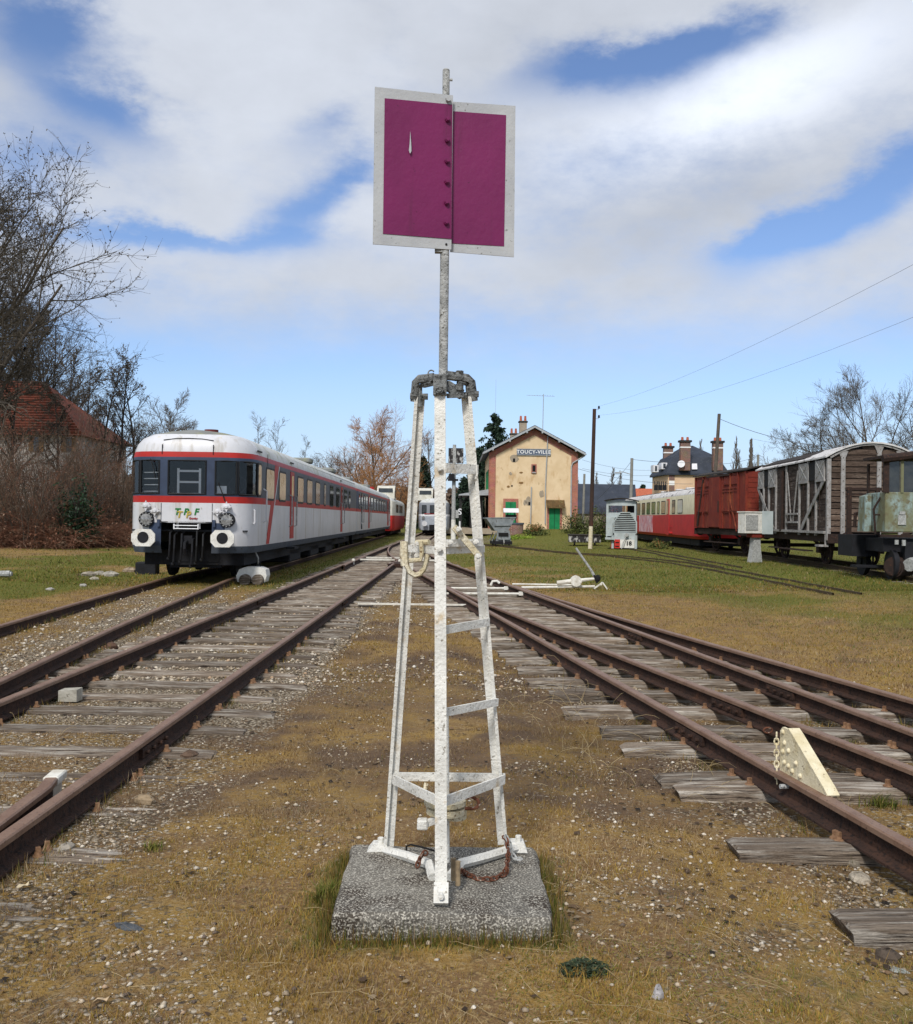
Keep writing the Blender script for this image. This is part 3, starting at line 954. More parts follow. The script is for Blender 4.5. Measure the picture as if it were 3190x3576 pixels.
mb = MB(); q = [at(1417, 432, 4.16), at(1418, 470, 4.16), at(1420, 525, 4.16), at(1433, 535, 4.16), at(1430, 530, 4.16)]
pp = [at(1433, 458, 4.152), at(1436, 500, 4.152), at(1437, 528, 4.152), at(1432, 537, 4.152), at(1428, 526, 4.152), at(1431, 500, 4.152)]
mb.prism([x + nv * .004 for x in pp], -nv * .003); sub('peeled_strip', mb, M['sign_grey'], bL, mast)
mb = MB(); mb.box(at(1533, 876, 4.215), (.034, .03, .016)); part('board_clamp', mb, mg)
# inner shaft, lock discs, crank and ring
ml = M['mast_lichen']
mb = MB(); mb.cyl(at(1556, 3010, 4.22), at(1553, 2500, 4.22), .019, 12); part('inner_shaft', mb, mw, smooth=True)
for px, py, r, h in ((1555, 2800, .092, .02), (1560, 2828, .088, .026), (1590, 2850, .05, .018)):
    p = at(px, py, 4.24); mb = MB(); mb.cyl(p + V3((0, 0, -h / 2)), p + V3((0, 0, h / 2)), r, 18)
    for k in range(5):
        t = 1.1 * k + .4; mb.cyl(p + V3((r * .75 * math.cos(t), r * .75 * math.sin(t), h / 2)), p + V3((r * .75 * math.cos(t), r * .75 * math.sin(t), h / 2 + .016)), .012, 6)
    part('lock_disc', mb, ml, smooth=True)
mb = MB(); mb.bar(at(1478, 2880, 4.17), at(1555, 2852, 4.2), .022, .026); mb.box(at(1476, 2878, 4.17), (.045, .05, .042), 0, 0, .005); part('crank_arm', mb, mw)
mb = MB(); c = at(1640, 2805, 4.2); mb.tube([c + V3((-.02, 0, .022)), c + V3((.015, 0, .024)), c + V3((.036, 0, .014)), c + V3((.042, 0, -.002)), c + V3((.034, 0, -.018)), c + V3((.012, 0, -.024)), c + V3((-.02, 0, -.024))], .0075, 8)
part('ring', mb, M['rust_chain'], smooth=True)
mb = MB(); mb.cyl(at(1476, 2790, 4.28), at(1490, 2735, 4.3), .010, 8); part('stub_rod', mb, M['mast_lichen'])
for px, y0, y1 in ((1584, 2998, 3075), (1600, 3008, 3092)):
    p0, p1 = at(px, y1, 4.03 if px < 1590 else 3.99), at(px, y0, 4.03 if px < 1590 else 3.99)
    mb = MB(); mb.tube([p0, p1, p1 + V3((0, 0, .0005)), p1 + V3((0, 0, -.02))], [.0105, .0105, .007, .007], 10); part('pipe_stub', mb, M['pipe_buff'], smooth=True)
mb = MB(); mb.tube([at(1420, 2972, 4.45), at(1420, 2956, 4.45), at(1435, 2950, 4.45), at(1470, 2958, 4.42), at(1520, 2972, 4.35)], .0045, 6); part('wire_loop', mb, M['black'])

# chain


def chain(path, link=.034, r=.0042, wid=.011, name='chain'):
    pts = [V3(p) for p in path]
    L_ = [0]
    for a, b in zip(pts, pts[1:]): L_.append(L_[-1] + (b - a).length)
    out, t, k = [], 0, 0

    def pos(s):
        s = min(s, L_[-1])
        for i in range(len(L_) - 1):
            if s <= L_[i + 1]: return pts[i].lerp(pts[i + 1], (s - L_[i]) / max(1e-6, L_[i + 1] - L_[i]))
        return pts[-1]
    while t < L_[-1]:
        a, b = pos(t), pos(t + link)
        d = (b - a)
        if d.length < 1e-5: break
        d.normalize()
        u = d.cross(V3((.3, 1, .2))).normalized(); w = d.cross(u)
        s = u if k % 2 else w
        c = (a + b) / 2
        mb = MB(); ring = []
        for q in range(9):
            an = 2 * math.pi * q / 8
            ring.append(c + d * (math.cos(an) * link * .62) + s * (math.sin(an) * wid))
        mb.tube(ring, r, 5, cap=False)
        out.append(mb); t += link * .92; k += 1
    return out


Z = .088
cp = [at(1760, 2920, 4.42), at(1772, 2935, 4.38), at(1776, 2975, 4.32), at(1771, 3030, 4.16)]
q1, q2, q3 = gnd(1768, 3050, Z + .005), gnd(1720, 3072, Z + .005), gnd(1665, 3070, Z + .005)
cp += [q1, q2, q3, gnd(1625, 3050, Z + .005), at(1612, 3040, 4.08)]
ch = thing('chain', 'rusty chain hanging from the right mast leg and lying on the concrete block', 'chain', tuple(q2))
for mb in chain(cp): mb.build('link', M['rust_chain'], ch, world=True)
ch2 = thing('chain', 'short pale chain end knotted round the right mast leg beside its foot', 'chain', tuple(at(1790, 2990, 4.4)))
for mb in chain([at(1768, 2918, 4.40), at(1780, 2950, 4.36), at(1788, 2985, 4.33), at(1806, 3004, 4.30), at(1818, 3000, 4.30)]): mb.build('link', M['mast_grey'], ch2, world=True)
ch3 = thing('chain', 'short rusty chain end looped over the left foot bar of the mast', 'chain', tuple(at(1480, 3000, 4.25)))
for mb in chain([at(1492, 2976, 4.2), at(1474, 2985, 4.16), at(1462, 3008, 4.12), at(1460, 3024, 4.1)]): mb.build('link', M['rust_chain'], ch3, world=True)

# ================================================================== derailing block on the first rail
dd = V3((-.142, 1, 0)).normalized(); da = V3((dd.y, -dd.x, 0))
yd = 5.66
D0 = V3((float(Xr1(yd)), yd, .14))
der = thing('derailer', 'yellowed white triangular steel derailing block bolted over the rusty rail, chain hanging', 'derailer', tuple(D0))
prof = [(-.78, .0), (-.74, .035), (-.30, .20), (-.06, .335), (0.16, .345), (.20, .31), (.20, .0)]


def dprism(poly, s0, s1):
    mb = MB(); mb.prism([D0 + dd * a + da * s0 + V3((0, 0, b)) for a, b in poly], da * (s1 - s0)); return mb


dprism([(-.40, .0), (-.37, .03), (-.02, .235), (0.03, .26), (.10, .262), (.13, .235), (.13, -.02)], .012, .030).build('plate', M['yellow_white'], der, world=True)
mb = MB()
pl = [(-.42, .0), (-.37, .035), (-.02, .24), (0.03, .265)]
for (a, b), (c, d) in zip(pl, pl[1:]):
    mb.bar(D0 + dd * a + da * .045 + V3((0, 0, b)), D0 + dd * c + da * .045 + V3((0, 0, d)), .07, .012)
mb.build('flange', M['yellow_white'], der, world=True)
for a, b in ((.09, .235), (.07, .175), (.02, .14), (.09, .12), (.07, .06), (.02, .052), (-.03, .035), (-.07, .09), (-.12, .03)):
    p = D0 + dd * a + da * .012 + V3((0, 0, b)); mb = MB(); mb.ball(p, .016, 8, 5, (1, 1, 1)); mb.build('rivet', M['yellow_white'], der, world=True, smooth=True)
mb = MB(); c = D0 + dd * .14 + da * -.01 + V3((0, 0, .235)); mb.tube([c + da * (-.05 + .028 * math.cos(t)) + V3((0, 0, .016 * math.sin(t))) for t in np.linspace(0, 6.28, 11)], .006, 6, cap=False); mb.build('ring', M['rust_chain'], der, world=True)
c = D0 + dd * .13 + da * -.01
for mb in chain([c + V3((0, 0, .22)), c + V3((0, 0, .1)), c + V3((0, -.01, .0)), c + V3((0, -.02, -.07))], .036, .005, .013): mb.build('chain_link', M['yellow_white'], der, world=True)
mb = MB(); mb.cyl(D0 + dd * -.02 - da * .06 + V3((0, 0, -.055)), D0 + dd * -.02 + da * .06 + V3((0, 0, -.055)), .014, 8); mb.build('clamp_bolt', M['mast_grey'], der, world=True)
for k in (.03, -.05, -.14):
    p = D0 + dd * k + da * .05 + V3((0, 0, .10)); mb = MB(); mb.ball(p, .022, 7, 4); mb.build('rivet', M['yellow_white'], der, world=True)

# ================================================================== point lever with round counterweight
L0 = gnd(2112, 2055, .04)
lev = thing('point_lever', 'white point lever with grey handle and round counterweight beside the turnout', 'point lever', tuple(L0))
wp = M['white_point']
Yl = L0.y
mb = MB(); mb.bar(at(2075, 2056, Yl), at(2105, 2034, Yl), .05, .03); mb.bar(at(2105, 2034, Yl), at(2122, 2058, Yl), .05, .03); mb.cyl(at(2100, 2040, Yl - .1), at(2100, 2040, Yl + .1), .03, 8); mb.build('stand', wp, lev, world=True)
mb = MB(); mb.bar(at(2087, 2036, Yl), at(2075, 2008, Yl), .07, .05); mb.ball(at(2088, 2020, Yl), .09, 8, 5, (.8, .8, 1)); mb.build('pivot', M['black'], lev, world=True)
mb = MB(); mb.tube([at(2078, 2015, Yl), at(2066, 1992, Yl), at(2012, 1914, Yl)], [.035, .028, .026], 8); mb.build('handle', M['mast_grey'], lev, world=True)
mb = MB(); mb.tube([at(1946, 2036, Yl - .05), at(1990, 2031, Yl - .05), at(2078, 2021, Yl)], [.05, .055, .03], 8); mb.build('weight_arm', wp, lev, world=True)
p = at(2012, 2029, Yl - .06); mb = MB(); mb.cyl(p + V3((0, -.08, 0)), p + V3((0, .08, 0)), .125, 20); mb.cyl(p + V3((0, -.09, .01)), p + V3((0, -.08, .01)), .02, 8, mi=0); mb.build('counterweight', wp, lev, world=True, smooth=True)
mb = MB(); mb.tube([at(2078, 2048, Yl), at(1900, 2051, Yl), at(1822, 2052, Yl - .2)], .028, 8); mb.build('throw_rod', wp, lev, world=True)
mb = MB(); mb.tube([at(2000, 2043, Yl + .4), at(1790, 2040, Yl + .4)], .024, 6); mb.build('throw_rod', wp, lev, world=True)
for py, x0, x1 in ((2054, 1560, 1780), (2073, 1560, 1832)):
    Yp = gnd(1700, py, .05).y
    mb = MB(); mb.cyl(at(x0, py, Yp), at(x1, py + 1, Yp), .026, 8); mb.box(at(x1 - 12, py, Yp), (.09, .07, .08)); mb.box(at(x1 + 8, py, Yp), (.05, .05, .06)); mb.build('stretcher_rod', wp, lev, world=True)
mb = MB(); c = at(1730, 2040, gnd(1730, 2045, .1).y); mb.tube([c + V3((-.1, 0, -.03)), c + V3((-.06, 0, .06)), c + V3((.04, 0, .07)), c + V3((.1, 0, .02))], .03, 7); mb.build('rod_hook', wp, lev, world=True)
pr = gnd(1400, 2112, .02)
mb = MB(); mb.bar(gnd(1250, 2108, .02), gnd(1660, 2113, .02), .05, .03); o_ = mb.build('connecting_bar', wp); tag(o_, 'thin white connecting bar lying across the gravel between the two tracks', 'bar')

# ================================================================== railcars
M['rc_white'] = mat('railcar_white', S(208, 208, 211), S(196, 197, 200), 1.6, S(158, 154, 148), 9, .69, .06, rough=.42, bump=.06, bs=5, spec=.45, c4=S(176, 172, 166), s4=1.2, t4=.60, st4=(3.5, 3.5, .25))
M['rc_red'] = mat('railcar_red', S(176, 40, 34), S(160, 38, 32), 3, S(120, 40, 36), 20, .7, rough=.5, bump=.03)
M['rc_grey'] = mat('railcar_grey', S(92, 94, 98), S(80, 82, 88), 2, S(60, 60, 62), 14, .68, rough=.6, bump=.05)
M['rc_blue'] = mat('railcar_slate_blue', S(58, 70, 92), S(50, 60, 80), 3, S(36, 42, 54), 12, .68, rough=.5, bump=.05)
M['rc_skirt'] = mat('railcar_skirt', S(72, 80, 90), S(62, 68, 76), 4, S(48, 48, 46), 12, .64, rough=.7, bump=.1)
M['rc_roof'] = mat('railcar_roof', S(132, 134, 132), S(118, 120, 116), 2, S(146, 146, 112), 2.5, .6, .1, rough=.8, bump=.1)
M['rc_roofw'] = mat('railcar_roof_white', S(204, 205, 204), S(186, 188, 186), 2, S(160, 162, 132), 2.6, .60, .1, rough=.7, bump=.08)
M['vent_red'] = mat('dull_red', S(108, 44, 42), S(88, 38, 38), 6, rough=.7)
M['under'] = mat('underframe_black', S(30, 31, 36), S(22, 22, 25), 6, S(50, 44, 38), 15, .66, rough=.8, bump=.2)
M['rubber'] = mat('rubber', S(26, 27, 29), rough=.6, bump=0)
M['glass'] = glassmat('windscreen_glass')
M['pane_beige'] = mat('pane_drawn_curtain', S(178, 166, 152), S(158, 146, 132), 5, rough=.12, bump=0, spec=.5, c3=S(120, 96, 76), s3=3, t3=.62)
M['pane_dark'] = mat('pane_dark', S(38, 42, 46), S(58, 60, 60), 3, rough=.06, bump=0, spec=.6)
M['lamp_glass'] = mat('lamp_glass', S(150, 150, 148), S(90, 90, 90), 14, rough=.08, bump=0, spec=.7)
M['alu'] = mat('ladder_aluminium', S(244, 245, 246), S(232, 233, 235), 20, rough=.4, bump=0)
M['int'] = mat('cab_interior', S(58, 60, 64), S(44, 46, 50), 3, rough=.9, bump=0)


def shell(half, levels, L, matf, skipf=None, yn=1.8, k=.55, rear=None):
    """half: right half plan from front centre to rear; mirrored. levels: (z, inset)"""
    con = [(-x, y) for x, y in reversed(half[1:])] + list(half)
    hw = half[-1][0]
    mb = MB(); n = len(con)
    for z, ins in levels:
        s = 1 - ins / hw
        for x, y in con:
            yy = y + ins * k * (1 - y / yn) if y < yn else y
            mb.v.append((x * s, yy, z))
    for l in range(len(levels) - 1):
        for i in range(n - 1):
            a, b = con[i], con[i + 1]
            if skipf and skipf(l, a, b): continue
            mb.f.append((l * n + i, l * n + i + 1, l * n + n + i + 1, l * n + n + i)); mb.m.append(matf(l, a, b))
    # rear wall
    o = len(levels)
    mb.f.append(tuple([l * n + n - 1 for l in range(o)] + [l * n for l in range(o - 1, -1, -1)])); mb.m.append(matf(1, con[0], con[-1]))
    return mb, con


def oct_plate(cy, cz, w, h, x0, x1, c):
    """chamfered rectangle in the y-z plane from x0 to x1"""
    a, b = w / 2, h / 2
    P = [(-a + c, -b), (a - c, -b), (a, -b + c), (a, b - c), (a - c, b), (-a + c, b), (-a, b - c), (-a, -b + c)]
    mb = MB(); mb.prism([(x0, cy + p, cz + q) for p, q in P], (x1 - x0, 0, 0)); return mb


def side_window(parent, y0, y1, z0, z1, x, s, pane, frame=None, t=.05):
    w, h = y1 - y0, z1 - z0
    f = oct_plate((y0 + y1) / 2, (z0 + z1) / 2, w, h, x - s * .02, x + s * .010, min(.07, w * .2)).build('window', frame or M['rubber'], parent)
    oct_plate((y0 + y1) / 2, (z0 + z1) / 2, w - 2 * t, h - 2 * t, x + s * .002, x + s * .014, min(.06, w * .2)).build('pane', pane, f)
    return f


def wheel(parent, x, y, zr, r=.46, m=None, spokes=False):
    mb = MB(); mb.cyl((x - .06, y, zr + r), (x + .06, y, zr + r), r * .93, 20); mb.cyl((x - .075, y, zr + r), (x + .02, y, zr + r), r, 20)
    mb.cyl((x - .12, y, zr + r), (x + .12, y, zr + r), .09, 10)
    return mb.build('wheel', m or M['under'], parent, smooth=True)


def bogie(parent, y, x=0.0, wb=1.25, zr=.14):
    for dy in (-wb, wb):
        for s in (-.75, .75): wheel(parent, s, y + dy, zr, .43)
    for s in (-1, 1):
        mb = MB(); mb.box((s * .98, y, .56), (.10, 2 * wb + .9, .2)); mb.box((s * .98, y - wb, .56), (.16, .3, .3)); mb.box((s * .98, y + wb, .56), (.16, .3, .3)); mb.cyl((s * .98, y, .38), (s * .98, y, .75), .14, 10)
        mb.build('bogie_frame', M['under'], parent)


RX, RY = -6.06, 21.85
TR = thing('railcar', 'white railcar with red stripes and slate blue cab, logo on its nose', 'railcar', (RX, RY, 0), math.atan(.0115))


def tY(px):
    """distance at which the train's right flank meets a column of the photograph"""
    return -4.42 / ((px - 1595) / 3400 + .0115) - RY


half = [(0, 0), (.42, 0), (.57, .01), (.63, .015), (.85, .05), (1.08, .14), (1.12, .165), (1.27, .31), (1.37, .52), (1.415, .78), (1.435, 1.0), (1.435, 1.8), (1.435, 26.0)]
lev = [(.75, .05), (.91, 0), (1.43, 0), (1.88, 0), (2.03, 0), (2.08, 0), (2.83, 0), (2.91, .005), (3.03, .03), (3.2, .085), (3.34, .2), (3.44, .4), (3.52, .75), (3.57, 1.15), (3.59, 1.434)]
WM = [M['rc_white'], M['rc_red'], M['rc_blue'], M['rc_grey'], M['rc_skirt'], M['rc_roof'], M['rc_roofw']]


def tm(l, a, b):
    fx = (abs(a[0]) + abs(b[0])) / 2; y = (a[1] + b[1]) / 2
    if l == 0: return 4
    if l == 1: return 2 if (fx < .86 and y < .4) else 0
    if l == 2: return 0
    if l in (3, 7): return 1
    if l in (4, 5, 6): return 2 if y < 1.0 else 3
    if l in (8, 9): return 0 if y < 1.2 else 6
    if l == 10: return 0 if y < .9 else 6
    return 5


def tskip(l, a, b):
    lo, hi = sorted((abs(a[0]), abs(b[0]))); y = max(a[1], b[1])
    if y > .9: return False
    if l == 5: return hi <= .421 or (lo >= .629 and hi <= 1.081) or (lo >= 1.119 and hi <= 1.416)
    if l in (0, 1): return hi <= .571
    return False


mb, con = shell(half, lev, 26, tm, tskip)
mb.build('body', WM, TR, smooth=True, sharp=28)
groups = [[-.42, .42], [.63, 1.08], [1.12, 1.415], [-1.08, -.63], [-1.415, -1.12]]
for lo, hi in groups:
    pts = [p for p in con if p[1] < .9 and lo - .001 <= p[0] <= hi + .001]
    g = MB(); r = MB()
    ring = [(x, y - .002, 2.08) for x, y in pts] + [(x, y - .002, 2.83) for x, y in reversed(pts)]
    r.tube(ring + [ring[0], ring[1]], .022, 6, cap=False)
    w = r.build('windscreen', M['rubber'], TR, smooth=True)
    for (x0, y0), (x1, y1) in zip(pts, pts[1:]):
        g.quad((x0, y0 + .012, 2.08), (x1, y1 + .012, 2.08), (x1, y1 + .012, 2.83), (x0, y0 + .012, 2.83))
    g.build('pane', M['glass'], w)
# cab inside
mb = MB(); mb.box((0, 2.15, 2.2), (2.7, .04, 1.5)); mb.box((0, 1.2, 1.25), (2.6, 1.9, .04)); mb.box((-.95, .9, 1.75), (.7, .5, 1.0)); mb.box((.95, .85, 1.7), (.75, .4, .75)); mb.build('cab_interior', M['int'], TR)
mb = MB(); c = V3((.98, .72, 2.32)); mb.tube([c + V3((.2 * math.cos(t), .06 * math.sin(t), .2 * math.sin(t))) for t in np.linspace(0, 6.283, 17)], .012, 6, cap=False)
for t in (.5, 2.6, 4.7): mb.cyl(c, c + V3((.2 * math.cos(t), .06 * math.sin(t), .2 * math.sin(t))), .01, 5)
mb.build('steering_wheel', M['int'], TR)
mb = MB(); mb.box((.76, .09, 2.18), (.22, .006, .18)); mb.build('paper_notice', M['alu'], TR)
for z in (2.13, 2.28, 2.42, 2.56):
    mb = MB(); mb.cyl((-1.05, .28, z), (-.66, .2, z + .005), .012, 6); mb.build('cab_rail', M['alu'], TR)
lad = thing('stepladder', 'white aluminium stepladder standing behind the centre cab window of the railcar', 'ladder', (RX, RY + .14, 1.3))
for x in (-.235, .255):
    mb = MB(); mb.box((x, 0, .68), (.05, .03, 1.36)); mb.build('stile', M['alu'], lad)
for z in (.78, 1.05, 1.30):
    mb = MB(); mb.box((.01, 0, z), (.44, .05, .045)); mb.build('rung', M['alu'], lad)
# nose fittings
for s in (-1, 1):
    mb = MB(); mb.cyl((s * .875, .2, 1.09), (s * .875, -.26, 1.09), .13, 14); b_ = mb.build('buffer', M['rc_blue'], TR, smooth=True)
    P = [(-.26, -.08), (-.16, -.19), (.16, -.19), (.26, -.08), (.26, .08), (.16, .19), (-.16, .19), (-.26, .08)]
    mb = MB(); mb.prism([(s * .875 + p, -.30, 1.09 + q) for p, q in P], (0, .05, 0)); mb.build('buffer_plate', M['mast_white'], b_)
    mb = MB(); mb.cyl((s * .875, -.31, 1.10), (s * .875, -.30, 1.10), .125, 18); mb.build('buffer_face', M['under'], b_)
    mb = MB(); y_ = .1; mb.cyl((s * .9, .2, 1.5), (s * .9, -.02, 1.5), .168, 20); h_ = mb.build('headlight', M['under'], TR, smooth=True)
    mb = MB(); mb.cyl((s * .9, -.02, 1.5), (s * .9, -.026, 1.5), .125, 20); mb.cyl((s * .9, -.026, 1.5), (s * .9, -.05, 1.5), .12, 20, .05); mb.build('lens', M['lamp_glass'], h_, smooth=True)
    mb = MB()
    for k in range(12):
        t = k * math.pi / 6; mb.cyl((s * .9 + .14 * math.cos(t), -.02, 1.5 + .14 * math.sin(t)), (s * .9 + .14 * math.cos(t), -.035, 1.5 + .14 * math.sin(t)), .012, 6)
    mb.build('lamp_screws', M['mast_grey'], h_)
    for (dx, z) in ((.9, 1.80), (.70, 1.69)):
        mb = MB(); x = s * dx
        mb.cyl((x, .12, z), (x, -.03, z), .085, 12); mb.cyl((x, -.03, z), (x, -.085, z), .085, 12, .03)
        for k in range(4):
            t = k * math.pi / 2; mb.prism([(x + .05 * math.cos(t + .9), -.03, z + .05 * math.sin(t + .9)), (x + .125 * math.cos(t), -.03, z + .125 * math.sin(t)), (x + .05 * math.cos(t - .9), -.03, z + .05 * math.sin(t - .9))], (0, -.03, 0))
        mb.build('marker_lamp', M['rc_white'], TR)
    mb = MB(); mb.box((s * .62, -.01, 1.42), (.06, .06, .16)); mb.build('lamp_bracket', M['rc_blue'], TR)
    # filled-in roof ports
    mb = MB(); mb.prism([(s * .52, .118, 3.24), (s * .74, .13, 3.24), (s * .72, .20, 3.37), (s * .54, .19, 3.37)], (0, -.02, .0)); mb.build('roof_port', M['mast_lichen'], TR)
    mb = MB(); mb.box((s * .575, .012, 3.0), (.012, .01, .05)); mb.build('seam', M['rubber'], TR)
for s in (-1, 1):
    mb = MB(); mb.box((s * .572, .006, 1.66), (.010, .016, .42)); mb.box((s * .572, .03, 3.08), (.010, .05, .22)); mb.build('panel_seam', M['rubber'], TR)
mb = MB(); mb.tube([(-.56, .09, 3.29), (-.3, .10, 3.325), (0, .10, 3.335), (.3, .10, 3.325), (.56, .09, 3.29)], .012, 6); mb.build('panel_seam', M['rubber'], TR)
# recess under the nose: coupling, hoses, step
mb = MB(); mb.box((0, .75, 1.0), (1.14, .04, .95)); mb.box((0, .4, 1.445), (1.14, .8, .02)); mb.build('recess', M['under'], TR)
mb = MB(); mb.box((0, .3, 1.05), (.24, .5, .18)); mb.tube([(0, .05, 1.02), (0, -.12, .98), (.0, -.14, .85), (0, -.08, .74), (0, .02, .8)], .035, 8); mb.build('coupling_hook', M['under'], TR)
for x, z0, z1 in ((-.38, 1.25, .62), (-.28, 1.2, .5), (.22, 1.3, .52), (.36, 1.22, .6), (.12, 1.1, .45), (-.12, 1.22, .55)):
    mb = MB(); mb.tube([(x, .3, z0), (x + .02, .0, z0 - .05), (x + .03, -.06, (z0 + z1) / 2), (x, .0, z1 + .05), (x - .03, .06, z1)], .022, 7); mb.ball((x - .03, .05, z1), .04, 7, 5); mb.build('brake_hose', M['under'] if x < .2 else M['rubber'], TR)
mb = MB()
for z in (1.30, 1.37): mb.box((0, -.02, z), (.54, .05, .018))
for x in (-.27, .27): mb.box((x, -.02, 1.345), (.02, .05, .12))
mb.build('nose_step', M['alu'], TR)
mb = MB(); mb.box((0, .9, .45), (1.2, .12, .14)); mb.build('rail_guard', M['under'], TR)
# wipers, grab handles
mb = MB(); mb.tube([(-.82, -.02, 2.86), (-.74, -.03, 2.62), (-.70, -.03, 2.42)], .012, 6); mb.build('wiper', M['rubber'], TR)
mb = MB(); mb.tube([(.70, -.02, 2.35), (.80, -.03, 2.1), (.86, -.02, 1.92)], .012, 6); mb.build('wiper', M['rubber'], TR)
mb = MB(); mb.tube([(1.40, .55, 1.75), (1.42, .55, 1.72), (1.42, .56, 1.45), (1.40, .55, 1.42)], .022, 6); mb.build('grab_handle', M['rc_white'], TR)
# logo
M['green_print'] = mat('green_print', S(20, 112, 46), rough=.5, bump=0)
M['gold_print'] = mat('gold_print', S(176, 156, 60), rough=.5, bump=0)
M['red_print'] = mat('red_print', S(150, 40, 44), rough=.5, bump=0)
up = (math.pi / 2, 0, 0)
for ch_, dx in (('T', -.198), ('P', -.017), ('F', .194)): text_obj('logo_letter', ch_, .205, .002, M['green_print'], TR, (dx * 1.1, -.010, 1.672), up, shear=.22, bold=.006)
for ch_, dx in (('T', -.156), ('P', .028)): text_obj('logo_letter', ch_, .205, .002, M['gold_print'], TR, (dx * 1.1 + .005, -.016, 1.608), up, shear=.2, bold=.005)
text_obj('logo_lettering', 'Gentby', .065, .002, M['red_print'], TR, (.155, -.012, 1.53), up, bold=.002)
# right flank
X = 1.435


def flank(parent, y0, wins, doors, pan, fr=None, x=X):
    for a, b, m in wins: side_window(parent, a - y0, b - y0, 2.0, 2.80, x, 1, m, fr)


def px2(a): return 880 + a * .3407


bg_, dk = M['pane_beige'], M['pane_dark']
for a, b, m in ((118, 205, bg_), (255, 325, bg_), (447, 508, bg_), (545, 600, bg_), (635, 680, bg_), (722, 742, bg_), (783, 820, dk), (848, 882, dk), (930, 962, dk), (980, 997, dk)):
    side_window(TR, tY(px2(a)), tY(px2(b)), 1.99, 2.80, X, 1, m)
side_window(TR, tY(px2(34)), tY(px2(72)), 2.05, 2.85, X, 1, bg_)
# slanted red band
a0, a1, b0, b1 = tY(px2(213)), tY(px2(250)), tY(px2(128)), tY(px2(158))
mb = MB(); mb.prism([(X + .001, b0, .92), (X + .001, b1, .92), (X + .001, a1, 2.9), (X + .001, a0, 2.9)], (.006, 0, 0)); mb.build('red_band', M['rc_red'], TR)
mb = MB(); mb.prism([(X + .001, b1 + .05, .92), (X + .001, b1 + .12, .92), (X + .001, a1 + .12, 2.9), (X + .001, a1 + .05, 2.9)], (.0065, 0, 0)); mb.build('white_pinstripe', M['rc_white'], TR)


def flank_door(parent, y0, y1, m, x=X, z1=2.86, handles=True):
    mb = MB(); mb.box((x - .01, (y0 + y1) / 2, (z1 + .98) / 2), (.05, y1 - y0, z1 - .98)); d = mb.build('door', m, parent)
    mb = MB(); mb.box((x + .017, (y0 + y1) / 2, 2.4), (.01, (y1 - y0) * .5, .7)); mb.build('pane', M['pane_dark'], d)
    if handles:
        for yy in (y0 - .12, y1 + .12):
            mb = MB(); mb.tube([(x, yy, 2.2), (x + .08, yy, 2.17), (x + .08, yy, 1.35), (x, yy, 1.32)], .02, 6); mb.build('handrail', M['mast_grey'], d)
    mb = MB(); mb.box((x + .03, (y0 + y1) / 2, .72), (.25, y1 - y0 + .1, .05)); mb.build('step', M['under'], d)
    return d


flank_door(TR, tY(px2(372)), tY(px2(409)), M['rc_red'])
flank_door(TR, tY(px2(898)), tY(px2(916)), M['rc_red'])
ya = tY(px2(95)); mb = MB(); mb.tube([(X, ya, 2.25), (X + .08, ya, 2.2), (X + .08, ya, 1.5), (X, ya, 1.45)], .022, 6); mb.build('handrail', M['rc_white'], TR)
mb = MB(); ya = tY(px2(80)); mb.box((X, (ya + .7), 2.02), (.012, .012, 2.2)); mb.build('panel_seam', M['rubber'], TR)
for zz in (3.06,):
    for pxx in (60, 395, 905):
        ya = tY(px2(pxx)); mb = MB(); mb.box((X - .02, ya, 3.12), (.03, .5, .035)); mb.build('roof_vent', M['rubber'], TR)
mb = MB(); mb.tube([(1.30, 1.0, 3.235), (1.33, 26, 3.235)], .014, 5); mb.build('gutter', M['rc_roof'], TR)
for y_, w_ in ((14.5, .8), (22.0, 1.3)):
    mb = MB(); mb.box((.35, y_, 3.68), (.9, w_, .2), 0, 0, .05); mb.build('roof_unit', M['rc_roof'], TR)
mb = MB(); mb.cyl((.05, 2.0, 3.5), (.05, 2.0, 3.70), .17, 14); mb.build('roof_vent', M['vent_red'], TR)
mb = MB(); mb.box((0, 13, .62), (2.3, 24.5, .34)); mb.build('underframe', M['under'], TR)
for y_ in (8.5, 13, 17.2):
    mb = MB(); mb.box((.7, y_, .42), (.9, 2.2, .4), 0, 0, .04); mb.build('equipment_box', M['under'], TR)
bogie(TR, 3.0); bogie(TR, 22.8)
mb = MB(); mb.tube([(1.3, 1.3, .75), (1.36, 1.35, .6), (1.33, 1.5, .46), (1.3, 1.7, .5)], .018, 6); mb.build('hose', M['mast_grey'], TR)

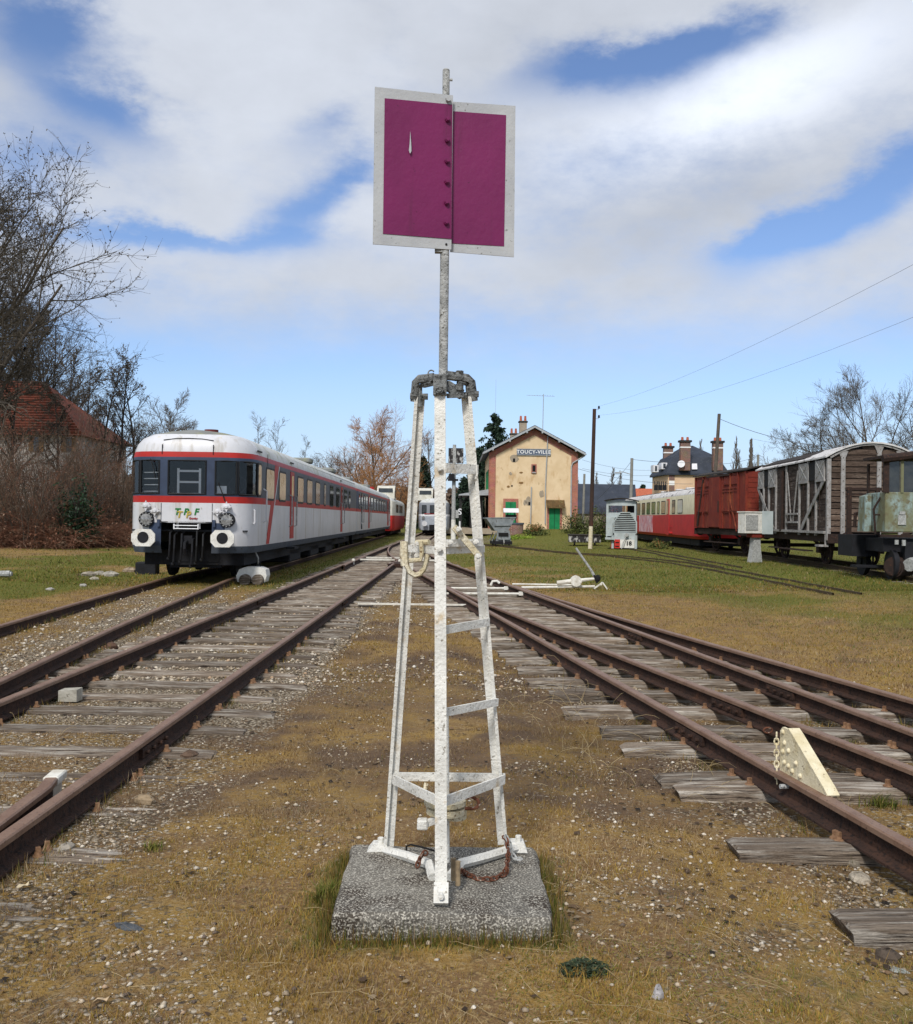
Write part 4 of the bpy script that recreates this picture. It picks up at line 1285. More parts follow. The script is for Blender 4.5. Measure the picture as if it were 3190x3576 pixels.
# second car
T2 = thing('railcar', 'second white railcar coupled behind the one with the logo, blue corner panel at its end', 'railcar', (RX - .0115 * 27, RY + 26.5, 0), math.atan(.0115))
half2 = [(0, 0), (1.2, 0), (1.40, .06), (1.435, .2), (1.435, 1.3), (1.435, 29.0)]
lev2 = [(.75, .05), (.91, 0), (1.88, 0), (2.03, 0), (2.91, .005), (3.03, .03), (3.22, .1), (3.40, .3), (3.50, .6), (3.57, 1.1), (3.59, 1.434)]
mb, c2 = shell(half2, lev2, 29, lambda l, a, b: (4 if l == 0 else 0 if l == 1 else 1 if l in (2, 4) else (2 if b[1] < 1.4 and l == 3 else 3 if l == 3 else 6 if l < 9 else 5)), yn=1.2, k=.2)
mb.build('body', WM, T2, smooth=True, sharp=28)
y2 = lambda a: tY(px2(a)) - 26.5
for a, b in ((1087, 1098), (1140, 1150), (1160, 1174), (1212, 1230), (1244, 1260), (1272, 1287), (1300, 1313), (1323, 1338), (1347, 1362)):
    w_ = side_window(T2, y2(a), y2(b), 2.0, 2.8, X, 1, M['pane_dark'])
    mb = MB(); mb.box((X + .015, (y2(a) + y2(b)) / 2, 2.5), (.012, y2(b) - y2(a), .04)); mb.build('transom', M['mast_grey'], w_)
for a, b in ((1112, 1124), (1188, 1200), (1383, 1398)): flank_door(T2, y2(a), y2(b), M['rc_red'] if a > 1150 else M['pane_dark'])
mb = MB(); mb.box((0, 14, .62), (2.3, 27, .34)); mb.build('underframe', M['under'], T2)
bogie(T2, 3.2); bogie(T2, 25)
mb = MB(); mb.box((.2, 5.0, 3.66), (.9, 1.2, .24), 0, 0, .05); mb.build('roof_unit', M['rc_roof'], T2)
mb = MB(); mb.box((.1, 18.0, 3.70), (1.0, 1.6, .24), 0, 0, .05); mb.build('roof_unit', M['rc_roof'], T2)
mb = MB(); mb.cyl((.4, 22, 3.5), (.4, 22, 3.8), .25, 12); mb.build('roof_vent', M['rc_red'], T2)
mb = MB(); mb.box((0, -.27, 2.0), (1.2, .5, 2.1)); mb.build('gangway_bellows', M['rubber'], T2)
mb = MB(); mb.cyl((1.0, 29.0, 1.05), (1.0, 29.7, 1.05), .16, 12); mb.cyl((1.0, 29.7, 1.05), (1.0, 29.78, 1.05), .28, 14); mb.build('buffer', M['rc_red'], T2)

# two old railcars with a raised driver's cab, far back
M['old_red'] = mat('old_railcar_red', S(190, 44, 40), S(160, 36, 34), 3, S(120, 60, 50), 8, .66, rough=.6)
M['old_cream'] = mat('old_railcar_cream', S(214, 212, 200), S(190, 186, 172), 3, S(140, 124, 104), 6, .66, rough=.6)


def kiosk(parent, x, y, zb, ln, h, w):
    pr = [(0, 0), (ln, 0), (ln, h * .45)] + [(ln * (.5 + .5 * math.cos(t)) * 1.0, h * (.45 + .55 * math.sin(t))) for t in np.linspace(.2, 2.4, 8)] + [(0, h * .55)]
    mb = MB(); mb.prism([(x - w / 2, y + a, zb + b) for a, b in pr], (w, 0, 0)); o = mb.build('raised_cab', M['old_cream'], parent)
    for s in (-1, 1):
        pi = [(ln * .5 + (a - ln * .5) * .82, h * .5 + (b - h * .5) * .78) for a, b in pr]
        mb = MB(); mb.prism([(x + s * w / 2, y + a, zb + b) for a, b in pi], (s * .02, 0, 0)); mb.build('pane', M['lamp_glass'], o)
    mb = MB(); mb.box((x, y - .02, zb + h * .62), (w * .8, .05, h * .3)); mb.build('pane', M['pane_dark'], o)
    return o


def old_railcar(label, loc, rz, L, top, bottom, band, wins, side, front):
    t = thing('railcar', label, 'railcar', loc, rz)
    hf = [(0, 0), (.9, .05), (1.2, .18), (1.36, .5), (1.4, .9), (1.4, 1.8), (1.4, L)]
    lv = [(.50, .10), (.75, 0), (1.78, 0), (1.95, 0), (2.85, .01), (3.0, .06), (3.2, .25), (3.32, .6), (3.38, 1.0), (3.4, 1.399)]
    mb, c = shell(hf, lv, L, lambda l, a, b: 1 if l < 2 else 2 if l == 2 else 0 if l < 5 else 3, k=.5)
    mb.build('body', [top, bottom, band, M['rc_roofw']], t, smooth=True, sharp=28)
    for a, b in wins: side_window(t, a, b, 2.02, 2.74, side * 1.4, side, M['pane_dark'], t=.04)
    mb = MB(); mb.box((0, L / 2, .45), (2.1, L - 1.5, .4)); mb.build('underframe', M['under'], t)
    if front:
        for x, w in ((-.85, .5), (0, .72), (.85, .5)):
            mb = MB(); mb.box((x, .08 if x else .0, 2.4), (w, .12, .74), 0, -.12 * (1 if x > 0 else -1 if x < 0 else 0)); f = mb.build('windscreen', M['rubber'], t)
            mb = MB(); mb.box((x, .01 if x else -.065, 2.4), (w - .1, .02, .62), 0, -.12 * (1 if x > 0 else -1 if x < 0 else 0)); mb.build('pane', M['pane_dark'], f)
        for s in (-1, 1):
            mb = MB(); mb.cyl((s * .82, .2, 1.1), (s * .82, -.3, 1.1), .12, 10); mb.cyl((s * .82, -.3, 1.1), (s * .82, -.36, 1.1), .24, 12); mb.build('buffer', M['rc_white'], t)
            mb = MB(); mb.cyl((s * .95, .3, 1.62), (s * .95, -.02, 1.62), .15, 12); mb.build('headlight', M['lamp_glass'], t)
        mb = MB(); mb.box((0, .0, .75), (.8, .2, .5)); mb.build('coupling', M['under'], t)
    bogie(t, 3.0); bogie(t, L - 3)
    return t


M['rc_lgrey'] = mat('railcar_light_grey', S(168, 174, 182), S(150, 156, 164), 3, rough=.5, bump=.02)
M['rc_grey2'] = mat('railcar_mid_grey', S(132, 136, 142), rough=.5, bump=.02)
M['bright_white'] = mat('clean_white', S(226, 226, 228), S(210, 210, 214), 3, rough=.5, bump=.02)
OP = old_railcar('red and cream railcar with a raised white driver cab behind the long white train', (-6.5, 80.0, 0), math.atan(.012), 20, M['old_cream'], M['old_red'], M['old_cream'],
                 [(2.2, 3.0), (3.6, 4.4), (4.8, 5.6), (6.0, 6.8), (8.4, 9.3), (9.9, 10.8), (11.4, 12.2), (12.7, 13.5), (14.2, 15.0)], 1, False)
kiosk(OP, .5, 2.6, 3.2, 3.0, 1.15, 1.5)
OW = old_railcar('white railcar with thin red stripe and raised cab, far down the straight track', (-2.05, 88.0, 0), 0, 20, M['rc_grey2'], M['rc_lgrey'], M['bright_white'], [(2.2, 3.0), (3.6, 4.4), (4.8, 5.6)], 1, True)
kiosk(OW, -.9, 3.5, 3.25, 2.4, 1.2, 1.4)
mb = MB(); mb.box((.0, -.005, 1.98), (1.7, .03, .06)); mb.build('red_stripe', M['rc_red'], OW)
mb = MB(); mb.cyl((.6, 5, 3.3), (.6, 5, 3.65), .3, 12); mb.build('roof_vent', M['rc_red'], OW)

# ================================================================== clutter by the left track
M['pole_con0'] = mat('pale_concrete', S(176, 172, 160), S(150, 146, 134), 12, S(110, 104, 92), 40, .64, rough=.95, bump=.4)
p = gnd(880, 2042)
tw = thing('twin_pipe_block', 'white painted block with two round brown pipe ends lying beside the rail', 'block', tuple(p))
mb = MB(); s_ = p.y / 3400
P = [(-52, 0), (-56, 22), (-46, 44), (-26, 52), (26, 52), (46, 44), (50, 22), (44, 0)]
mb.prism([(a * s_, .02, b * s_ + .06) for a, b in P], (0, .45, 0)); mb.build('casing', M['mast_white'], tw)
for x in (-22, 22):
    mb = MB(); mb.cyl((x * s_, -.12, 17 * s_), (x * s_, .2, 17 * s_), 20 * s_, 16); mb.cyl((x * s_, -.14, 17 * s_), (x * s_, -.12, 17 * s_), 17 * s_, 16); mb.build('pipe_end', M['pipe_brown'] if 'pipe_brown' in M else M['sleeper'], tw, smooth=True)
p = gnd(515, 2003); mb = MB(); mb.box((0, 0, .17), (.55, .5, .36), 0, .1, .03)
o = mb.build('tarred_block', M['under']); o.location = (p.x, p.y, float(hz(p.x, p.y)) - .03); tag(o, 'tarry black timber block lying left of the white railcar wheels', 'block')
p = gnd(20, 2034); mb = MB(); mb.tube([(-1.2, .1, .14), (-.25, .0, .12), (0, 0, .12)], [.07, .07, .075], 10); mb.cyl((0, 0, .12), (.04, 0, .12), .05, 8)
o = mb.build('old_pipe', M['mast_grey']); o.location = (p.x + .1, p.y, float(hz(p.x, p.y))); tag(o, 'grey pipe end sticking out of the grass on the bank', 'pipe')
for i, (px, py, r, cl) in enumerate(((310, 2014, .16, (.34, .30, .24)), (345, 2010, .13, (.38, .35, .29)), (385, 2012, .17, (.42, .39, .33)), (330, 2026, .09, (.5, .45, .36)), (175, 2060, .07, (.45, .43, .39)), (455, 2000, .16, (.36, .28, .2)), (290, 2046, .07, (.42, .40, .35)))):
    pp = gnd(px, py); rr = random.Random(60 + i); mb = MB(); mb.ball((0, 0, 0), r, 7, 5, (1.3, .8, .6)); mb.v = [tuple(c * rr.uniform(.8, 1.2) for c in v) for v in mb.v]
    o = mb.build('stone', mat('bank_stone%d' % i, cl, tuple(c * .6 for c in cl), 9, tuple(c * .3 for c in cl), 22, .62, rough=.95, bump=.6)); o.location = (pp.x, pp.y, float(hz(pp.x, pp.y)) + r * .2)
    tag(o, 'pale rubble stone lying in the grass left of the buried track', 'stone', 'rubble stones on the bank')
p = gnd(232, 2437); mb = MB(); mb.hexa([(-.08, -.05, -.05), (.08, -.05, -.05), (.09, .06, -.05), (-.07, .06, -.05), (-.08, -.05, .045), (.08, -.05, .055), (.09, .06, .06), (-.07, .06, .05)])
o = mb.build('concrete_lump', M['pole_con0']); o.location = (p.x + .02, p.y + .02, .02); tag(o, 'small pale concrete block tucked against the left track rail', 'block')

# ================================================================== goods vans and railcar on the right
M['van_red'] = mat('oxide_red_paint', S(122, 46, 32), S(106, 40, 30), 2.5, S(84, 36, 28), 12, .62, .08, rough=.8, bump=.15, c4=S(140, 72, 44), s4=2.0, t4=.62, st4=(1, 1, .3))
M['van_dark'] = mat('van_roof_felt', S(58, 52, 48), S(40, 36, 34), 4, S(96, 90, 84), 6, .66, rough=.95, bump=.4)
M['roof_snowy'] = mat('peeling_white_roof', S(210, 208, 206), S(190, 186, 182), 3, S(60, 54, 52), 3.0, .60, .05, rough=.8, bump=.4)
M['plank_end'] = mat('weathered_plank_brown', S(104, 88, 77), S(84, 69, 59), 2.5, S(56, 45, 38), 8, .58, .08, rough=.95, bump=.6, bs=14, rand=.34, stretch=(.7, .7, 5), c4=S(138, 122, 108), s4=1.6, t4=.66, st4=(.6, 1, 4))
M['plank_side'] = mat('weathered_plank_dark', S(74, 62, 54), S(56, 44, 38), 2.5, S(40, 30, 25), 8, .58, .08, rough=.95, bump=.6, bs=14, rand=.28, stretch=(1, 1, 9), c4=S(128, 118, 110), s4=3, t4=.62, st4=(1, .6, 6))
M['van_grey'] = mat('flaking_grey_iron', S(158, 156, 154), S(134, 130, 126), 5, S(92, 72, 58), 14, .62, .06, rough=.8, bump=.3)
M['rust_dark'] = mat('dark_rust', S(56, 42, 36), S(42, 33, 30), 7, S(86, 56, 42), 18, .63, rough=.9, bump=.4)
M['cab_blue'] = mat('faded_blue_paint', S(150, 172, 172), S(132, 150, 146), 3, S(104, 98, 74), 7, .56, .1, rough=.75, bump=.2, c4=S(112, 112, 84), s4=1.6, t4=.5, st4=(1, 1, .4))


def van(name, label, near, far, w, zf, ze, zt, rail_z, colors):
    """near, far: left corners of the body (X, Y); local y runs from the near end to the far end, local x to the right"""
    d = V3((far[0] - near[0], far[1] - near[1], 0)); L_ = d.length
    rz = -math.atan2(d.x, d.y)
    t = thing(name, label, 'goods van', (near[0], near[1], 0), rz)
    return t, L_


def roof_arc(t, L_, w, ze, zt, m, th=.05, ov=.12, name='roof', seg=10):
    mb = MB(); top, bot = [], []
    for i in range(seg + 1):
        u = -1 + 2 * i / seg
        x = w / 2 + u * (w / 2 + .09); z = ze + (zt - ze) * (1 - u * u) + .02
        top.append((x, z + th)); bot.append((x, z))
    poly = bot + top[::-1]
    mb.prism([(x, -ov, z) for x, z in poly], (0, L_ + 2 * ov, 0))
    return mb.build(name, m, t)


def running_gear(t, L_, w, zf, zr, ys, m=None):
    m = m or M['rust_dark']
    for x in (.12, w - .12):
        mb = MB(); mb.box((x, L_ / 2, zf - .16), (.10, L_, .26)); mb.build('sole_bar', m, t)
    for y in ys:
        for s in (-1, 1):
            x = w / 2 + s * .75
            r = .5
            mb = MB()
            ring = [(x, y + r * math.cos(a), zr + r + r * math.sin(a)) for a in np.linspace(0, 2 * math.pi, 25)]
            mb.tube(ring, .06, 6, cap=False); mb.cyl((x - .1, y, zr + r), (x + .1, y, zr + r), .10, 10)
            for k in range(8):
                a = k * math.pi / 4; mb.bar((x, y, zr + r), (x, y + r * .93 * math.cos(a), zr + r + r * .93 * math.sin(a)), .05, .05, (1, 0, 0))
            mb.build('wheel', m, t)
            xo = w / 2 + s * 1.0
            mb = MB(); mb.box((xo, y, zr + r), (.14, .3, .28), 0, 0, .02); mb.build('axle_box', m, t)
            mb = MB(); mb.tube([(xo, y - .62, zf - .25), (xo, y - .3, zr + r + .2), (xo, y, zr + r + .15), (xo, y + .3, zr + r + .2), (xo, y + .62, zf - .25)], .05, 6); mb.build('leaf_spring', m, t)
        mb = MB(); mb.cyl((w / 2 - .75, y, zr + .5), (w / 2 + .75, y, zr + .5), .07, 8); mb.build('axle', m, t)
    mb = MB(); mb.box((.05, L_ / 2, zr + .42), (.25, L_ * .55, .04)); mb.build('foot_board', m, t)
    for y, s in ((0, -1), (L_, 1)):
        mb = MB(); mb.box((w / 2, y + s * .03, zf - .17), (w, .12, .30)); mb.build('headstock', m, t)
        for x in (w / 2 - .875, w / 2 + .875):
            mb = MB(); mb.cyl((x, y, zf - .17), (x, y + s * .45, zf - .17), .10, 10); mb.cyl((x, y + s * .45, zf - .17), (x, y + s * .52, zf - .17), .22, 14); mb.build('buffer', m, t)


# wooden van
W1n, W1f = (11.62, 30.5), (12.14, 39.2)
wv, L1 = van('goods_van', 'weathered wooden covered goods van with flaking grey iron frame and arched white roof', W1n, W1f, 2.7, 1.3, 3.66, 4.12, .26, None)
w, zf, ze, zt = 2.7, 1.30, 3.64, 4.10
mb = MB(); mb.box((w / 2, L1 / 2, (zf + ze) / 2), (w - .10, L1 - .10, ze - zf)); 
arc = [(x_, ze + (zt - ze) * (1 - (2 * x_ / w - 1) ** 2)) for x_ in np.linspace(.06, w - .06, 9)]
mb.prism([(.06, .05, ze - .05)] + [(x_, .05, z_) for x_, z_ in arc] + [(w - .06, .05, ze - .05)], (0, L1 - .1, 0)); mb.build('inner_wall', M['under'], wv)
roof_arc(wv, L1, w, ze, zt, M['roof_snowy'], .05)
mb = MB(); mb.prism([(.9, 1.2, zt - .02), (1.7, 1.2, zt + .06), (2.2, 1.0, zt - .02), (2.0, 5, zt + .02), (1.0, 6, zt + .04)], (0, 0, .05)); mb.build('roof_felt', M['van_dark'], wv)
mb = MB(); mb.prism([(.0, 2.5, ze + .10), (.5, 2.0, ze + .33), (.6, 8.2, ze + .36), (.05, 8.3, ze + .14)], (0, 0, .06)); mb.build('roof_felt', M['van_dark'], wv)
# end planks
nP = 15
for k in range(nP):
    z0 = zf + .03 + k * .187
    zz = z0 + .09
    u = 0.0
    if z0 + .17 > ze:
        f_ = (z0 + .12 - ze) / (zt - ze)
        if f_ >= .95: break
        u = w / 2 * (1 - math.sqrt(max(0, 1 - f_)))
    mb = MB(); mb.box((0, 0, 0), (w - .14 - 2 * u, .045, .158)); o = mb.build('plank', M['plank_end'], wv); o.location = (w / 2, .028 + random.uniform(-.008, .006), zz); o.rotation_euler = (0, random.uniform(-.004, .004), 0)
for x in (.46, 1.14 + .42, 2.22):
    h_ = ze + (zt - ze) * (1 - (2 * x / w - 1) ** 2) - .03
    mb = MB(); mb.box((x, -.035, (zf + h_) / 2 - .02), (.13, .06, h_ - zf + .05)); mb.prism([(x - .065, -.06, h_ - .22), (x + .065, -.06, h_ - .22), (x + .15, -.06, h_), (x - .15, -.06, h_)], (0, .05, 0)); o = mb.build('end_post', M['van_grey'], wv)
    for k in range(7):
        mb = MB(); mb.ball((x, -.066, zf + .2 + k * .36), .016, 6, 4); mb.build('bolt', M['rust_dark'], o)
for x in (.03, w - .03):
    mb = MB(); mb.box((x, -.01, (zf + ze) / 2 - .12), (.12, .12, ze - zf + .22)); mb.build('corner_post', M['van_grey'], wv)
mb = MB()
for (xa, za), (xb, zb) in zip(arc, arc[1:]): mb.bar((xa, -.05, za - .01), (xb, -.05, zb - .01), .05, .06)
mb.build('roof_bow', M['van_grey'], wv)
# side planks (left flank, x = 0) between posts
posts = [1.05, 1.95, 2.95, 4.25, 4.5, 5.55, 6.5, 7.5]
for k in range(13):
    z = zf + .09 + k * .178
    if z > ze - .05: break
    for a, b in ((.1, 2.9), (2.98, 4.4), (4.55, 8.6)):
        mb = MB(); mb.box((0, 0, 0), (.04, b - a, .166)); o = mb.build('plank', M['plank_side'], wv); o.location = (.022 + random.uniform(-.006, .008), (a + b) / 2, z)
for y in (1.05, 1.9, 2.9, 4.5, 5.9, 6.9, 7.7):
    mb = MB(); mb.box((-.03, y, (zf + ze) / 2 - .05), (.06, .09, ze - zf + .1)); mb.build('side_post', M['van_grey'], wv)
for (ya, za, yb, zb) in ((.15, 3.0, 2.7, zf + .05), (6.1, zf + .05, 8.55, 3.0), (3.05, 3.4, 3.6, 1.6), (4.35, 3.4, 3.8, 1.6)):
    mb = MB(); mb.bar((-.05, ya, za), (-.05, yb, zb), .17 if abs(yb - ya) > 1 else .06, .03, (1, 0, 0)); mb.build('side_brace', M['van_grey'], wv)
for y0, y1 in ((.2, 1.0), (1.95, 2.85), (6.0, 6.85), (7.75, 8.5)):
    mb = MB(); mb.box((-.035, (y0 + y1) / 2, 3.3), (.05, y1 - y0, .62)); h_ = mb.build('vent_hatch', M['van_grey'], wv)
    mb = MB(); mb.bar((-.065, y0 + .05, 3.05), (-.065, y1 - .05, 3.55), .03, .012, (1, 0, 0)); mb.bar((-.065, y1 - .05, 3.05), (-.065, y0 + .05, 3.55), .03, .012, (1, 0, 0)); mb.build('cross_strap', M['mast_grey'], h_)
    mb = MB(); mb.box((-.045, (y0 + y1) / 2, 2.97), (.06, y1 - y0 + .1, .07)); mb.build('hatch_sill', M['van_grey'], h_)
mb = MB(); mb.box((-.02, 1.45, 3.3), (.03, .8, .6)); mb.build('vent_opening', M['black'], wv)
mb = MB(); mb.box((-.02, 7.3, 3.3), (.03, .7, .6)); mb.build('vent_opening', M['black'], wv)
mb = MB(); mb.box((-.06, 3.7, zf + .33), (.04, 1.5, .06)); mb.box((-.06, 3.7, zf + .62), (.04, 1.5, .06)); mb.build('door_rail', M['van_grey'], wv)
mb = MB(); mb.box((-.05, L1 / 2, zf + .02), (.1, L1 - .1, .08)); mb.build('floor_edge', M['van_grey'], wv)
for y in (.55, 1.4, 2.3, 6.3, 7.2, 8.1, 5.2):
    mb = MB(); mb.tube([(-.06, y, zf + .5), (-.07, y + random.uniform(-.08, .08), 2.2), (-.06, y, 2.9)], .012, 6); mb.build('lashing_rod', M['rust_dark'], wv)
mb = MB(); mb.box((-.07, 5.0, 2.4), (.08, .25, 2.2)); mb.build('door_post', M['rust_dark'], wv)
running_gear(wv, L1, w, zf, .26, (1.9, 6.9))
mb = MB(); mb.box((-.1, .2, .9), (.3, .4, .06)); mb.box((-.02, .1, 1.1), (.04, .06, .5)); mb.build('corner_step', M['van_grey'], wv)

# red van
rv, L2 = van('goods_van', 'oxide red wooden goods van with shuttered side panels between wooden van and railcar', (12.10, 40.6), (11.62, 47.4), 2.6, 1.4, 3.76, 4.0, .26, None)
w2, zf2, ze2 = 2.6, 1.32, 3.74
mb = MB(); mb.box((w2 / 2, L2 / 2, (zf2 + ze2) / 2), (w2, L2, ze2 - zf2)); mb.build('body', M['van_red'], rv)
roof_arc(rv, L2, w2, ze2, 3.98, M['van_dark'], .05)
for k in range(11):
    mb = MB(); mb.box((0, 0, 0), (w2 - .1, .03, .2)); o = mb.build('plank', M['van_red'], rv); o.location = (w2 / 2, -.012 + random.uniform(-.004, .004), zf2 + .12 + k * .215)
for y in (.05, .95, 1.9, 2.85, 3.1, 4.6, 5.55, 6.7):
    mb = MB(); mb.box((-.03, y, (zf2 + ze2) / 2), (.06, .10, ze2 - zf2)); mb.build('side_post', M['van_red'], rv)
for y0, y1 in ((1.1, 1.75), (2.05, 2.7), (4.75, 5.35), (5.75, 6.4)):
    mb = MB(); mb.box((-.02, (y0 + y1) / 2, 2.55), (.05, y1 - y0, 1.1)); o = mb.build('shutter', M['van_red'], rv)
    for z in (2.1, 2.95, 3.08): 
        mb = MB(); mb.box((-.055, (y0 + y1) / 2, z), (.03, y1 - y0 + .12, .06)); mb.build('batten', M['van_red'], o)
    mb = MB(); mb.box((-.05, (y0 + y1) / 2, 2.55), (.02, .05, 1.0)); mb.build('batten', M['van_red'], o)
    mb = MB(); mb.box((-.02, (y0 + y1) / 2, 3.42), (.05, y1 - y0, .34)); mb.build('vent_hatch', M['van_red'], rv)
mb = MB(); mb.box((-.06, 3.85, (zf2 + ze2) / 2), (.06, 1.45, ze2 - zf2 - .1)); d_ = mb.build('sliding_door', M['van_red'], rv)
mb = MB(); mb.box((-.10, 3.2, 2.3), (.05, .08, .5)); mb.build('latch', M['rust_dark'], d_)
mb = MB(); mb.box((-.07, 3.4, ze2 - .06), (.05, 3.0, .08)); mb.build('door_rail', M['rust_dark'], rv)
mb = MB(); mb.bar((-.05, 5.5, 3.6), (-.05, 6.3, 1.4), .12, .05, (1, 0, 0)); mb.build('side_brace', M['rust_dark'], rv)
mb = MB(); mb.bar((-.05, 1.9, 2.6), (-.05, 1.0, 1.2), .08, .04, (1, 0, 0)); mb.build('side_brace', M['van_red'], rv)
running_gear(rv, L2, w2, zf2, .26, (1.5, 5.3))

# red and cream railcar
M['cream'] = mat('cream_paint', S(224, 216, 184), S(206, 198, 166), 3, S(160, 128, 96), 16, .70, rough=.6)
M['railcar_red2'] = mat('sun_bleached_red', S(196, 42, 44), S(180, 38, 42), 2, S(150, 60, 56), 9, .68, rough=.55)
M['pane_green'] = mat('pane_green_reflection', S(42, 122, 62), S(74, 92, 66), 2, rough=.1, bump=0, spec=.5)
M['pane_brown'] = mat('pane_brown', S(126, 110, 86), S(96, 84, 68), 2, rough=.1, bump=0, spec=.5)  # brown reflection on the railcar windows is painted into the pane colour
M['pane_orange'] = mat('pane_orange_curtain', S(196, 128, 56), rough=.2, bump=0)
M['pane_pale'] = mat('pane_pale', S(190, 200, 200), S(170, 182, 182), 2, rough=.1, bump=0)
M['graffiti'] = mat('scraped_white_graffiti', S(190, 46, 50), S(232, 222, 228), 3.2, S(140, 92, 132), 5, .60, .04, rough=.6, stretch=(1, 2.6, .5), bump=0)
RC = thing('railcar', 'red and cream railcar with flaking white roof and scribbled graffiti', 'railcar', (13.58, 49.0, 0), -math.atan(.027))
h3 = [(0, 0), (.7, .03), (1.0, .12), (1.22, .3), (1.34, .6), (1.38, 1.0), (1.38, 2.0), (1.38, 26.2), (1.30, 26.7), (1.1, 27.0)]
l3 = [(.70, .12), (.85, 0), (1.98, 0), (3.02, .01), (3.10, .04), (3.25, .16), (3.38, .42), (3.46, .8), (3.5, 1.37)]
mb, c3 = shell(h3, l3, 27, lambda l, a, b: 0 if l < 2 else 1 if l == 2 else 2)
mb.build('body', [M['railcar_red2'], M['cream'], M['roof_snowy']], RC, smooth=True, sharp=28)


def cY(px): return (12.2 - .027 * 49) / ((px - 1595) / 3400 - .027) - 49


q4 = lambda a: 2050 + a * .2473
for a, b, m in ((503, 540, 'pane_brown'), (560, 590, 'pane_orange'), (650, 695, 'pane_pale'), (712, 757, 'pane_brown'), (780, 825, 'pane_brown'), (847, 895, 'pane_green'), (917, 970, 'pane_green'), (995, 1030, 'pane_green'), (1053, 1112, 'pane_brown'), (1205, 1250, 'pane_dark'), (1285, 1355, 'pane_pale')):
    side_window(RC, cY(q4(b)), cY(q4(a)), 2.03, 2.82, -1.38, -1, M[m], t=.05)
y0, y1 = cY(q4(1170)), cY(q4(1135))
mb = MB(); mb.box((-1.385, (y0 + y1) / 2, 1.85), (.04, y1 - y0, 2.1)); d_ = mb.build('door', M['railcar_red2'], RC)
mb = MB(); mb.box((-1.41, (y0 + y1) / 2, 2.42), (.02, (y1 - y0) * .6, .8)); mb.build('pane', M['pane_brown'], d_)
mb = MB(); mb.box((-1.41, y0 - .5, 1.3), (.03, .7, .06)); mb.box((-1.45, y0 - .5, .95), (.2, .8, .08)); mb.build('step', M['railcar_red2'], RC)
ya, yb = cY(q4(935)), cY(q4(745))
mb = MB(); mb.box((-1.384, (ya + yb) / 2, 1.42), (.006, yb - ya, 1.08)); mb.build('graffiti', M['graffiti'], RC)
mb = MB(); mb.box((-.85, .12, 2.45), (.5, .2, .85), 0, -.25); f = mb.build('windscreen', M['rubber'], RC)
mb = MB(); mb.box((-.87, .01, 2.45), (.42, .03, .75), 0, -.25); mb.build('pane', M['pane_dark'], f)
for z_, m_ in ((1.62, 'under'),):
    mb = MB(); mb.cyl((-.95, .3, z_), (-.95, -.05, z_), .2, 16); h_ = mb.build('headlight', M[m_], RC); mb = MB(); mb.cyl((-.95, -.05, z_), (-.95, -.06, z_), .14, 16); mb.build('lens', M['lamp_glass'], h_)
mb = MB(); mb.box((-.5, .15, 1.15), (1.5, .2, .2)); mb.build('buffer_beam', M['railcar_red2'], RC)
mb = MB(); mb.cyl((-.875, .1, 1.2), (-.875, -.4, 1.2), .12, 10); mb.cyl((-.875, -.4, 1.2), (-.875, -.46, 1.2), .24, 14); mb.build('buffer', M['under'], RC)
for y_, s_ in ((4, .8), (9, .5), (12, .5), (17, .6)):
    mb = MB(); mb.box((.1, y_, 3.55), (.5, s_, .14), 0, 0, .03); mb.build('roof_vent', M['roof_snowy'], RC)
mb = MB(); mb.box((0, 13.5, .55), (2.2, 25, .4)); mb.build('underframe', M['under'], RC)
bogie(RC, 3.2, zr=.2); bogie(RC, 23.5, zr=.2)

# blue track machine at the right edge
p0 = at(3094, 1800, 26.6)
TM_ = thing('track_machine', 'faded blue track machine cab with dark rusty frame standing before the wooden van', 'track machine', (11.02, 26.6, .0), -.06)
mb = MB(); ys_ = 0
mb.box((.95, -.6, 1.92), (1.5, 1.4, 1.04), 0, 0, .02); cab = mb.build('cab_lower', M['cab_blue'], TM_)
for x in (.22, .62, 1.02, 1.65):
    mb = MB(); mb.box((x, -1.29, 2.85), (.07 if x > .3 else .14, .06, .85)); mb.build('cab_pillar', M['cab_blue'] if x > .3 else M['rust_dark'], TM_)
for x, ww in ((.42, .32), (.82, .34), (1.33, .56)):
    mb = MB(); mb.box((x, -1.25, 2.84), (ww, .02, .8)); mb.build('pane', M['pane_brown'] if x > 1 else M['pane_dark'], TM_)
mb = MB(); mb.box((.23, .02, 2.84), (.05, .1, .8)); mb.build('cab_side', M['rust_dark'], TM_)
mb = MB(); mb.tube([(.1, -1.35, 3.3), (.9, -1.35, 3.40), (1.9, -1.35, 3.44)], .11, 8); mb.box((1.0, -.6, 3.36), (1.75, 1.5, .08)); mb.build('cab_roof', M['rust_dark'], TM_)
mb = MB(); mb.box((.62, -1.31, 1.72), (.2, .04, .26)); mb.box((.62, -1.33, 1.9), (.14, .04, .08)); mb.build('plate_lamp', M['mast_grey'], TM_)
mb = MB(); mb.cyl((.5, -1.3, 1.2), (.5, -1.3, 1.08), .05, 8); mb.cyl((.68, -1.3, 1.2), (.68, -1.3, 1.05), .05, 8); mb.build('footwell_stub', M['mast_grey'], TM_)
mb = MB(); mb.prism([(-.02, -.4, 1.4), (.17, -.4, 1.4), (.17, -.4, 2.4), (.02, -.4, 2.35)], (0, .5, 0)); mb.build('side_panel', M['cab_blue'], TM_)
mb = MB(); mb.box((1.3, 0.4, 1.05), (2.0, 2.6, .35)); mb.box((1.5, -.6, .85), (1.5, 1.2, .6)); mb.build('frame', M['under'], TM_)
mb = MB(); mb.box((.3, 1.0, 1.0), (.7, 1.2, .6)); mb.box((.3, -.0, .45), (.9, .5, .06)); mb.build('frame_step', M['under'], TM_)
